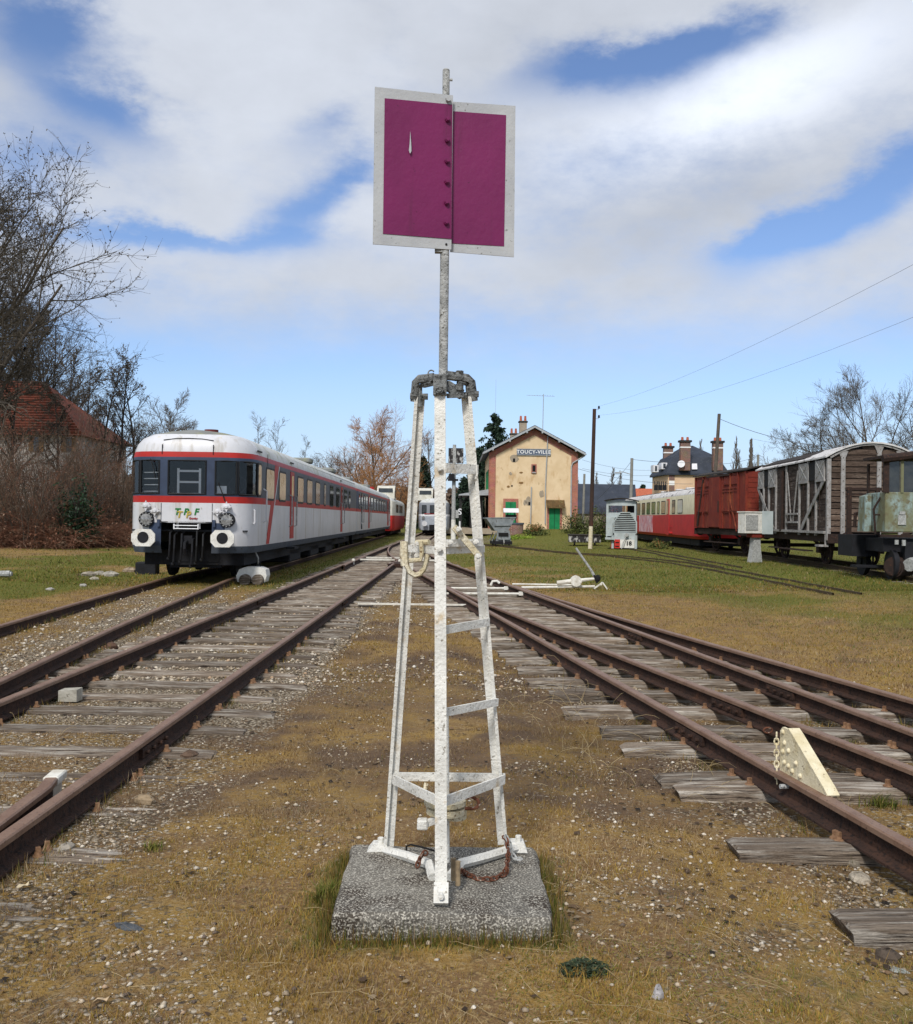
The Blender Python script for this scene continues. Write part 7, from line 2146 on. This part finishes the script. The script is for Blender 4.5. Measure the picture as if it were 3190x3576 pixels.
wire('upper overhead wire running from the telegraph pole across the sky', at(2092, 1418, Yp), at(3330, 850, 18), .35, .0035)
wire('lower overhead wire running from the telegraph pole across the sky', at(2092, 1450, Yp), at(3330, 1050, 20), .45, .0035)
wire('thick cable hanging from the leaning pole over the wooden van', tC_ + V3((.1, 0, -.35)), at(3300, 1552, 50), .9, .016)
wire('cable from the concrete pole to the villa', tB_ + V3((0, 0, -.1)), at(2520, 1606, 111), .3, .016)
wire('cable from the concrete pole down to the street lamp side', tB_ + V3((0, 0, -.2)), at(2085, 1745, 108), .2, .014)
wire('long low cable passing in front of the villa', at(2020, 1637, 95), at(2420, 1690, 85), .4, .016)
wire('cable from the station corner past the shed', at(2035, 1606, 90), at(2310, 1640, 110), .4, .012)
wire('second cable from the station corner past the shed', at(2035, 1636, 90), at(2330, 1655, 110), .4, .012)
wire('cable between the poles behind the red van', tC_ + V3((0, 0, -3.2)), tE_, .2, .012)
wire('cable from the pole among the poplars to the right', tF_, at(3300, 1540, 120), 1.2, .014)

# aerials
an_ = thing('tv_aerial', 'thin television aerial mast on the station roof', 'aerial', tuple(at(1898, 1500, 95)))
b, t = at(1896, 1500, 95), at(1899, 1376, 95); b.z = 9.2
mb = MB(); mb.cyl(b, t, .035, 6); mb.build('mast', M['zinc'], an_, world=True)
mb = MB(); mb.bar(at(1840, 1380, 95), at(1938, 1384, 95), .03, .03)
for px in range(1850, 1938, 9): mb.bar(at(px, 1380, 94.7), at(px + 1, 1381, 95.3), .025, .025)
mb.build('yagi', M['zinc'], an_, world=True)
o = MB().cyl(V3((at(1729, 1450, 118).x, 118, 0)), at(1733, 1325, 118), .03, 6, .012).build('whip_aerial', M['zinc']); tag(o, 'thin whip aerial standing above the spruce', 'aerial')

# small signal with square board between the mast legs
YQ = 52.0
b0 = at(1583, 1916, YQ)
qs = thing('small_signal', 'small weathered square signal on a white footed post behind the main mast', 'railway signal', (b0.x, YQ, 0))
j0, j1 = at(1584, 1815, YQ), at(1588, 1553, YQ)
mb = MB(); mb.tube([V3((b0.x, YQ, -.05)), V3((b0.x, YQ, .25)), V3((b0.x, YQ, .5)), j0], [.25, .22, .13, .12], 12); mb.build('painted_foot', M['mast_white'], qs, world=True, smooth=True)
mb = MB(); mb.cyl(j0, j1, .11, 12, .09); mb.build('post', M['mast_grey'], qs, world=True)
c = at(1593, 1591, YQ - .12); mb = MB(); mb.box(c, (.80, .04, .80)); bd = mb.build('board', M['streak'], qs, world=True)
mb = MB(); mb.box(at(1588, 1591, YQ - .16), (.16, .06, .86)); mb.build('board_clamp', M['mast_grey'], qs, world=True)
mb = MB(); mb.box(at(1583, 1676, YQ - .12), (.56, .4, .1)); mb.box(at(1578, 1666, YQ - .12), (.3, .2, .35)); mb.build('lamp_bracket', M['under'], qs, world=True)
mb = MB(); mb.box(at(1597, 1795, YQ - .12), (.16, .2, .42)); mb.build('lock_box', M['mast_grey'], qs, world=True)
sp_o = thing('whistle_sign', 'white letter S sign on a slim post beside the small signal', 'sign', (at(1606, 1830, 56).x, 56, 0))
q = at(1606, 1860, 56); mb = MB(); mb.cyl((q.x, 56, -.05), (q.x, 56, at(1606, 1742, 56).z), .04, 8); mb.build('post', M['canopy_dark'], sp_o, world=True)
mb = MB(); mb.cyl((q.x, 56, -.05), (q.x, 56, at(1606, 1820, 56).z), .05, 8); mb.build('painted_foot', M['bright_white'], sp_o, world=True)
tm2 = text_mesh('S', .5, .015, bold=.008); tm2.materials.clear(); tm2.materials.append(M['bright_white'])
o = obj('letter', tm2, sp_o); qz = at(1606, 1788, 56).z; o.location = (0.0, -.08, qz); o.rotation_euler = up

# ================================================================== loose ground: moss, grass, pebbles (nobody could count them)
def blocked(x, y):
    b = np.zeros(len(x), bool)
    for f in (XAl, XAr): b |= np.abs(x - f(y)) < .07
    b |= (np.abs(x - Xr1(y)) < .07) & (y < 56)
    b |= (np.abs(x - Xr3(y)) < .07) & (y < 56)
    b |= (np.abs(x - Xr2(y)) < .07) & (y < 21)
    b |= (np.abs(x - Xr4(y)) < .07) & (y < 21)
    b |= (np.abs(np.abs(x - XB(y)) - .753) < .07)
    b |= (np.abs(x - at(1546, 3100, 4.15).x) < .42) & (np.abs(y - 4.15) < .39)
    return b


def field(n, y0, y1, pw=1.0):
    """points spread over the part of the yard in view, a margin to the sides"""
    u = rng.random(n)
    y = y0 + (y1 - y0) * u ** pw
    x = (rng.random(n) - .5) * (1.12 * y + 1.2)
    ok = ~blocked(x, y)
    return x[ok], y[ok]


def blades(x, y, h, w, col, name, label, lean=.6):
    n = len(x)
    z = hz(x, y)
    a = rng.random(n) * 6.283
    l = rng.random(n) * lean * h
    b = rng.random(n) * 6.283
    dx, dy = np.cos(a) * w / 2, np.sin(a) * w / 2
    V = np.empty((n, 3, 3))
    V[:, 0] = np.stack([x - dx, y - dy, z - .004], 1)
    V[:, 1] = np.stack([x + dx, y + dy, z - .004], 1)
    V[:, 2] = np.stack([x + np.cos(b) * l, y + np.sin(b) * l, z + h], 1)
    F = np.arange(n * 3).reshape(n, 3)
    C = np.repeat(col, 3, 0); C[0::3] *= .6; C[1::3] *= .6  # blade feet darkened in the tint to imitate shade deep in the pile
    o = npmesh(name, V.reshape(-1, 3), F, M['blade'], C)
    return tag(o, label, None, None, 'stuff')


def leafmat():
    m = bpy.data.materials.new('grass_blades'); m.use_nodes = True
    N, L = m.node_tree.nodes, m.node_tree.links
    b = N['Principled BSDF']; b.inputs['Roughness'].default_value = .8; b.inputs['Specular IOR Level'].default_value = .15
    a = N.new('ShaderNodeAttribute'); a.attribute_name = 'tint'; L.new(a.outputs['Color'], b.inputs['Base Color'])
    t = N.new('ShaderNodeBsdfTranslucent'); L.new(a.outputs['Color'], t.inputs[0])
    mx = N.new('ShaderNodeMixShader'); mx.inputs[0].default_value = .25
    out = [x for x in N if x.type == 'OUTPUT_MATERIAL'][0]
    L.new(b.outputs[0], mx.inputs[1]); L.new(t.outputs[0], mx.inputs[2]); L.new(mx.outputs[0], out.inputs[0])
    return m


M['blade'] = leafmat()
GOLD = np.array([[.35, .215, .05], [.40, .26, .07], [.29, .175, .042], [.31, .23, .05]])
BRWN = np.array([[.22, .13, .062], [.17, .10, .052], [.28, .18, .10], [.12, .075, .042], [.25, .15, .058]])
TAN = np.array([[.37, .27, .155], [.46, .35, .21], [.31, .21, .115], [.54, .43, .27]])
PAL = np.concatenate([GOLD, BRWN[:2], TAN[:1]])
GRN = np.array([[.155, .165, .032], [.11, .145, .024], [.21, .185, .045], [.085, .13, .02], [.24, .20, .065]])


def tint(x, y, dry=0.0):
    g, n, d = cover(x, y)
    m = len(x)
    pick = lambda A: A[rng.integers(0, len(A), m)]
    a = fbm(x * .9, y * .9, 101); b = fbm(x * 2.7, y * 2.7, 103)
    gold = np.clip(.18 + .55 * sst(5.2, 3.6, y) + .9 * sst(.46, .62, a) - .75 * d + .35 * sst(9, 13, y), .05, .85)
    tan_ = np.clip(.19 + .3 * sst(.48, .64, b), 0, .6) * (1 - gold * .6)
    k = rng.random(m)
    c = np.where((k < gold)[:, None], pick(GOLD), np.where((k < gold + tan_)[:, None], pick(TAN), pick(BRWN)))
    isg = rng.random(m) < n * .95 - .05
    c[isg] = pick(GRN)[isg]
    c *= (1 - .45 * d * rng.random(m))[:, None]
    c *= (.72 + .6 * fbm(x * .7, y * .7, 91))[:, None]
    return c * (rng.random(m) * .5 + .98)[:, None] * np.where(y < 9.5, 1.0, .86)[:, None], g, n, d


# near moss: a short pile, then clumps of longer thin grass standing in it
x, y = field(360000, 2.5, 9.5, 1.25)
c, g, n, d = tint(x, y)
clump = .55 * fbm(x * 3.2, y * 3.2, 5) + .45 * fbm(x * 9, y * 9, 15)
keep = rng.random(len(x)) < np.clip(1.2 - g * 1.0 - d * .45, .10, 1) * sst(.34, .58, clump)
x, y, c, n, clump = x[keep], y[keep], c[keep], n[keep], clump[keep]
h = (.006 + .012 * rng.random(len(x)) + .035 * np.maximum(clump - .5, 0) * 4 * rng.random(len(x)) + .015 * n * rng.random(len(x)))
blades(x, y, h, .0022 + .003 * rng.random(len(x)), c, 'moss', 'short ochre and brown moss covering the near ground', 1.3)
x, y = field(70000, 2.5, 10, 1.2)
c, g, n, d = tint(x, y)
clump = .5 * fbm(x * 1.6, y * 1.6, 25) + .5 * fbm(x * 6, y * 6, 35)
keep = rng.random(len(x)) < np.clip(1.1 - g, .1, 1) * sst(.48, .66, clump)
x, y, c, n, clump = x[keep], y[keep], c[keep], n[keep], clump[keep]
tanm = rng.random(len(x)) < .5
c[tanm] = TAN[rng.integers(0, 4, tanm.sum())] * (.7 + .4 * rng.random(tanm.sum()))[:, None]
blades(x, y, .016 + .045 * rng.random(len(x)) ** 2, .0018 + .0016 * rng.random(len(x)), c, 'thin_grass', 'clumps of thin straw coloured grass standing in the near moss', 2.2)
# middle distance
x, y = field(190000, 9.5, 24, 1.1)
c, g, n, d = tint(x, y)
keep = rng.random(len(x)) < np.clip(1.1 - g * 1.2 - d * .3, .04, 1) * (.3 + .9 * fbm(x * 2, y * 2, 6))
x, y, c, n = x[keep], y[keep], c[keep], n[keep]
blades(x, y, .014 + .03 * rng.random(len(x)) ** 2 + .03 * n * rng.random(len(x)), .006 + .008 * rng.random(len(x)), c, 'grass', 'thin brown and green grass between the tracks', 1.2)
# lawn and bank
x, y = field(210000, 22, 95, 1.5)
inT = np.abs(x - XB(y)) < 1.0
c, g, n, d = tint(x, y)
keep = rng.random(len(x)) < np.clip(.25 + n - g, .03, 1) * (.3 + .9 * fbm(x * .8, y * .8, 7)) * ~inT
x, y, c, n = x[keep], y[keep], c[keep], n[keep]
blades(x, y, .02 + .035 * rng.random(len(x)) ** 1.5 + .05 * n * rng.random(len(x)) ** 2, .014 + .02 * rng.random(len(x)), c, 'grass', 'green and olive grass of the lawn and the bank far back', 1.0)
# lusher fringe round the concrete block, along rails
bx = at(1546, 3100, 4.15).x
nn = 5200
side = rng.integers(0, 4, nn)
u = rng.random(nn) - .5
off = np.abs(rng.normal(0, .035, nn)) + .435
x = np.where(side == 0, bx - off, np.where(side == 1, bx + off, bx + u * .95))
y = np.where(side < 2, 4.15 + u * .9, np.where(side == 2, 4.15 - off + .02, 4.15 + off - .02))
kk = rng.random(nn) < np.where(side == 0, 1, np.where(side == 1, .45, .5))
x, y = x[kk], y[kk]
c = GRN[rng.integers(0, 5, len(x))] * (.6 + .5 * rng.random(len(x)))[:, None]
oc = rng.random(len(x)) < .45
c[oc] = PAL[rng.integers(0, len(PAL), oc.sum())]
blades(x, y, .03 + .055 * rng.random(len(x)), .004, c, 'grass', 'greener grass fringe growing round the concrete block', .5)
n_ = 26000
y = 3 + 27 * rng.random(n_) ** 1.4
f_ = rng.integers(0, 7, n_)
xr = np.select([f_ == 0, f_ == 1, f_ == 2, f_ == 3, f_ == 4, f_ == 5, f_ == 6], [XAl(y), XAr(y), Xr1(y), Xr3(y), Xr4(np.minimum(y, 20)), XB(y) - .753, XB(y) + .753])
x = xr + np.where(rng.random(n_) < .5, -1, 1) * (.075 + np.abs(rng.normal(0, .05, n_)))
kk = (fbm(x * 1.2, y * 1.2, 61) > .52) & ~((f_ == 4) & (y > 20)) & ~blocked(x, y)
x, y = x[kk], y[kk]
c, g, n, d = tint(x, y)
gg = rng.random(len(x)) < .4
c[gg] = GRN[rng.integers(0, 5, gg.sum())]
blades(x, y, (.02 + .06 * rng.random(len(x)) ** 2) * (1 + y / 25), .003 + y * .0004, c, 'grass', 'scattered grass tufts growing along the rails', .8)

# dry stalks: long straws bent over, and dead stems by the turnout
def straws(n, cx, cy, sx_, sy_, L0_, L1_, lift, name, label, r=.0013):
    V, F, C = [], [], []
    for k in range(n):
        x0, y0 = cx + random.gauss(0, sx_), cy + random.gauss(0, sy_)
        a = random.uniform(0, 6.28); L_ = random.uniform(L0_, L1_)
        z0 = float(hz(x0, y0))
        px, py, pz = x0, y0, z0 + .004
        segs = 5; up = random.uniform(*lift)
        pts = [(px, py, pz)]
        for i in range(segs):
            a += random.gauss(0, .3)
            q = up * (1 - 1.6 * i / segs)
            px += math.cos(a) * L_ / segs * math.cos(q); py += math.sin(a) * L_ / segs * math.cos(q); pz = max(pz + math.sin(q) * L_ / segs, z0 + .006)
            pts.append((px, py, pz))
        o = len(V)
        for i, p in enumerate(pts):
            w = r * (1 - .6 * i / segs)
            V += [(p[0] - w, p[1], p[2] - w), (p[0] + w, p[1], p[2] - w), (p[0], p[1], p[2] + w)]
            s_ = random.uniform(.8, 1.1)
            C += [(.52 * s_, .40 * s_, .22 * s_)] * 3
        for i in range(segs):
            for j in range(3): F.append((o + i * 3 + j, o + i * 3 + (j + 1) % 3, o + i * 3 + 3 + (j + 1) % 3, o + i * 3 + 3 + j))
    ob = npmesh(name, np.array(V), np.array(F), M['blade'], np.array(C))
    return tag(ob, label, None, None, 'stuff')


straws(70, -.6, 3.05, .9, .28, .10, .34, (.1, .6), 'straw', 'pale dry straws lying on the moss in front of the block')
straws(60, 1.3, 3.6, .9, .6, .08, .26, (.1, .6), 'straw', 'pale dry straws scattered right of the concrete block')
straws(70, .95, 8.5, .35, 1.3, .18, .5, (.8, 1.5), 'dead_stems', 'dead upright weed stems beside the turnout rail', .0022)
straws(45, 1.75, 6.4, .28, .5, .12, .34, (.7, 1.4), 'dead_stems', 'dead weed stems against the turnout rail near the derailing block', .0016)
straws(40, -2.7, 6.5, .9, 2.2, .08, .3, (.6, 1.4), 'dead_stems', 'thin dead stems standing in the gravel of the left track', .0018)
straws(45, .55, 4.2, .14, .3, .06, .2, (.2, 1.0), 'straw', 'thin straws leaning along the right side of the concrete block')

# pebbles
BP = np.array([[1, 0, 0], [-1, 0, 0], [0, 1, 0], [0, -1, 0], [0, 0, 1], [0, 0, -.6], [.6, .6, .5], [-.6, .55, .45]], float)
BF = np.array([[0, 2, 6], [0, 6, 4], [6, 2, 4], [2, 1, 7], [7, 1, 4], [2, 7, 4], [1, 3, 4], [3, 0, 4], [0, 5, 2], [2, 5, 1], [1, 5, 3], [3, 5, 0]])


def pebbles(x, y, r, name, label, pale=.5):
    n = len(x)
    z = hz(x, y)
    sc = r[:, None] * np.stack([.7 + .6 * rng.random(n), .7 + .6 * rng.random(n), .45 + .4 * rng.random(n)], 1)
    a = rng.random(n) * 6.283
    P = BP[None] * (1 + .28 * (rng.random((n, 8, 1)) - .5)) * sc[:, None]
    X = P[..., 0] * np.cos(a)[:, None] - P[..., 1] * np.sin(a)[:, None]
    Y = P[..., 0] * np.sin(a)[:, None] + P[..., 1] * np.cos(a)[:, None]
    V = np.stack([X + x[:, None], Y + y[:, None], P[..., 2] + z[:, None] + r[:, None] * .25], 2).reshape(-1, 3)
    F = (BF[None] + (np.arange(n) * 8)[:, None, None]).reshape(-1, 3)
    pal = np.array([[.56, .50, .41], [.50, .43, .33], [.44, .36, .26], [.34, .27, .19], [.64, .59, .50], [.22, .17, .12], [.12, .09, .07], [.44, .31, .20]])
    pr = np.array([.13, .20, .2, .16, .05 * pale * 2, .12, .10, .06]); pr /= pr.sum()
    c = pal[rng.choice(8, n, p=pr)] * (.8 + .35 * rng.random(n))[:, None]
    o = npmesh(name, V, F, M['pebble'], np.repeat(c, 8, 0))
    return tag(o, label, None, None, 'stuff')


M['pebble'] = mat('pebble', (.4, .4, .4), tint=True, rough=.9, bump=.3, bs=120, c3=(.08, .06, .04), s3=70, t3=.66)
x, y = field(150000, 2.5, 11, 1.15)
g, n, d = cover(x, y)
keep = rng.random(len(x)) < np.clip(g * 1.25 + .01, 0, 1) * sst(.36, .62, .5 * fbm(x * 1.4, y * 1.4, 14) + .5 * fbm(x * 5, y * 5, 16))
x, y = x[keep], y[keep]
pebbles(x, y, .0028 + .012 * rng.random(len(x)) ** 5, 'gravel', 'pale gravel and pebbles strewn over the near ground')
x, y = field(60000, 9.5, 34, 1.3)
g, n, d = cover(x, y)
keep = rng.random(len(x)) < np.clip(g * 1.2 - .12, 0, 1)
x, y = x[keep], y[keep]
pebbles(x, y, .010 + .022 * rng.random(len(x)) ** 2.5, 'ballast', 'pale ballast stones between sleepers farther off', .3)

# flat litter: bits of bark, dead leaf and dark clinker
x, y = field(26000, 2.5, 12, 1.2)
g, n, d = cover(x, y)
keep = rng.random(len(x)) < (.15 + .7 * d + .25 * g) * sst(.42, .62, fbm(x * 2.4, y * 2.4, 55))
x, y = x[keep], y[keep]
m_ = len(x); a = rng.random(m_) * 6.283; r_ = .004 + .016 * rng.random(m_) ** 2.5
z = hz(x, y) + .006
off = np.array([0, 1.6, 3.1, 4.7])
V = np.stack([np.stack([x + np.cos(a + o_) * r_ * (.6 + .8 * rng.random(m_)), y + np.sin(a + o_) * r_ * (.6 + .8 * rng.random(m_)), z + rng.random(m_) * r_ * .7], 1) for o_ in off], 1).reshape(-1, 3)
lc = np.array([[.05, .036, .026], [.09, .06, .04], [.15, .10, .06], [.03, .025, .022], [.30, .23, .15], [.22, .14, .08]])[rng.integers(0, 6, m_)]
tag(npmesh('litter', V, np.arange(m_ * 4).reshape(-1, 4), M['blade'], np.repeat(lc, 4, 0)), 'dark bits of bark, leaf and clinker strewn between the tracks', None, None, 'stuff')

# stones one can pick out


def rock(name, label, p, r, col, seed, sc=(1, 1, .6), n=7, group=None, m=None):
    rr = random.Random(seed); mb = MB(); mb.ball((0, 0, 0), r, n, 5, sc)
    mb.v = [tuple(c * rr.uniform(.82, 1.18) for c in v) for v in mb.v]
    o = mb.build(name, m or mat(name + str(seed), col, tuple(c * .6 for c in col), 18, tuple(c * .3 for c in col), 40, .62, rough=.9, bump=.7, bs=40))
    o.location = (p.x, p.y, float(hz(p.x, p.y)) + r * sc[2] * .35)
    o.rotation_euler = (0, 0, rr.uniform(0, 6))
    return tag(o, label, 'stone', group)


CR = (.42, .36, .27)
rock('stone', 'flat cream stone just below the sleeper end at the right rail', gnd(3005, 3010), .065, (.46, .40, .31), 1, (1.2, .7, .35))
rock('stone', 'crusty grey stone wedged against the rail screws', gnd(2975, 2962), .06, (.34, .29, .22), 2, (1.3, .6, .45))
rock('stone', 'round orange stone behind the lowest sleeper end', gnd(3082, 3142), .036, (.5, .22, .09), 3, (1, .7, .8))
rock('stone', 'brown lump of stone in front of the lowest sleeper end', gnd(3105, 3275), .05, (.10, .075, .055), 4)
rock('stone', 'flat pale green slate fragment near the lowest sleeper end', gnd(3135, 3315), .035, (.34, .36, .33), 5, (1.3, .7, .2))
rock('stone', 'knobbly buff stone beside the broken sleeper end left of the moss', gnd(505, 2790), .06, (.36, .27, .17), 6, (1.3, .6, .6))
rock('stone', 'grey buff stone lying against the left rail foot', gnd(230, 2955), .05, (.36, .32, .26), 7, (1.1, .7, .6))
rock('stone', 'dark slate chip on the pebbly moss', gnd(450, 3235), .055, (.10, .11, .12), 8, (1.3, .6, .16))
rock('stone', 'small mottled black and white pointed stone on the moss', gnd(2300, 3472), .028, (.42, .40, .40), 9, (.8, .7, 1.2))
rock('stone', 'rusty brown nodule on the gravel between the two left tracks', gnd(390, 2252), .10, (.13, .075, .05), 10, (1, .8, .7))
rock('stone', 'brown stone among splinters at the broken sleeper end', gnd(662, 2632), .055, (.14, .09, .06), 11, (1.2, .8, .7))
# leaves and litter
def leaf(label, p, r, col, seed):
    rr = random.Random(seed); mb = MB(); n = 9
    vs = [(0, 0, .008)] + [(r * rr.uniform(.6, 1.1) * math.cos(i * 6.283 / n), r * .7 * rr.uniform(.6, 1.1) * math.sin(i * 6.283 / n), rr.uniform(.004, .022)) for i in range(n)]
    vs += [(a, b, c - .002) for a, b, c in vs]
    fs = [(0, 1 + i, 1 + (i + 1) % n) for i in range(n)] + [(n + 1, n + 2 + (i + 1) % n, n + 2 + i) for i in range(n)]
    o = mb.add(vs, fs).build('dry_leaf', mat('leaf' + str(seed), col, tuple(c * .7 for c in col), 30, rough=.7, bump=.2))
    o.location = (p.x, p.y, float(hz(p.x, p.y)) + .012); o.rotation_euler = (.15, .1, rr.uniform(0, 6))
    return tag(o, label, 'leaf')


leaf('tan dry leaf lying between the sleepers of the left track', gnd(415, 2482), .045, (.55, .38, .20), 1)
leaf('pale tan dry leaf on the moss at the front', gnd(360, 3508), .03, (.56, .42, .26), 2)
leaf('pale green leaf on a turnout timber by the derailing block', gnd(2600, 2552), .05, (.42, .46, .24), 3)
leaf('cream curled leaf on the moss left of the block', gnd(82, 3095), .032, (.60, .50, .33), 4)

# one leafy weed cushion and a grass tussock
def cushion(name, label, p, r, n, cols, hgt, seed, w=.012):
    rr = np.random.default_rng(seed)
    V, F, C = [], [], []
    for k in range(n):
        a, q = rr.random() * 6.283, r * math.sqrt(rr.random())
        x0, y0 = p.x + math.cos(a) * q, p.y + math.sin(a) * q * .7
        z0 = float(hz(x0, y0)) + hgt * (1 - (q / r) ** 2) * rr.random()
        b = rr.random() * 6.283; t = rr.random() * .9
        dx, dy = math.cos(b), math.sin(b)
        o = len(V)
        V += [(x0, y0, z0), (x0 + dx * w - dy * w * .4, y0 + dy * w + dx * w * .4, z0 + w * t), (x0 + dx * w * 2, y0 + dy * w * 2, z0 + w * t * .9), (x0 + dx * w + dy * w * .4, y0 + dy * w - dx * w * .4, z0 + w * t)]
        F.append((o, o + 1, o + 2, o + 3)); c = cols[rr.integers(0, len(cols))] * (.6 + .7 * rr.random()); C += [c] * 4
    o = npmesh(name, np.array(V), np.array(F), M['blade'], np.array(C))
    return o


tag(cushion('weed_cushion', '', gnd(2040, 3378), .085, 750, np.array([[.035, .055, .028], [.05, .075, .04], [.09, .11, .065]]), .03, 5), 'dark grey green cushion of weeds beside the corner of the concrete block', 'plant')
tag(cushion('moss_clover', '', gnd(2250, 3430), .55, 1600, np.array([[.20, .19, .03], [.15, .17, .03], [.24, .21, .05]]), .02, 6, .006), 'low yellow green clover patch', None, None, 'stuff')


def tussock(label, p, n, hh, spread, cols, seed):
    rr = np.random.default_rng(seed)
    x = p.x + rr.normal(0, spread * .3, n); y = p.y + rr.normal(0, spread * .3, n)
    V, F, C = [], [], []
    for i in range(n):
        a = rr.random() * 6.283; L_ = hh * (.5 + .5 * rr.random()); z0 = float(hz(x[i], y[i])); o = len(V)
        w = .0035; dx, dy = math.cos(a), math.sin(a); s_ = spread * rr.random()
        for t in (0, .5, 1):
            q = t * t * s_
            V += [(x[i] + dx * q - dy * w * (1 - t), y[i] + dy * q + dx * w * (1 - t), z0 + L_ * t * (1 - .3 * t)), (x[i] + dx * q + dy * w * (1 - t), y[i] + dy * q - dx * w * (1 - t), z0 + L_ * t * (1 - .3 * t))]
        F += [(o, o + 1, o + 3, o + 2), (o + 2, o + 3, o + 5, o + 4)]
        C += [cols[rr.integers(0, len(cols))] * (.7 + .5 * rr.random())] * 6
    ob = npmesh('grass_tussock', np.array(V), np.array(F), M['blade'], np.array(C))
    return tag(ob, label, 'plant')


tussock('spiky green grass tussock between the rails below the derailing block', gnd(3075, 2800, -.05), 150, .13, .16, GRN, 3)
tussock('small grass tussock behind the derailing block by the second rail', gnd(2960, 2580, -.05), 60, .10, .12, GRN, 4)
tussock('grass tuft against the left side of the concrete block', V3((bx - .47, 4.1, 0)), 260, .13, .12, GRN, 9)
tussock('small green grass tuft in the moss left of the block', gnd(530, 2950), 60, .06, .08, GRN, 12)
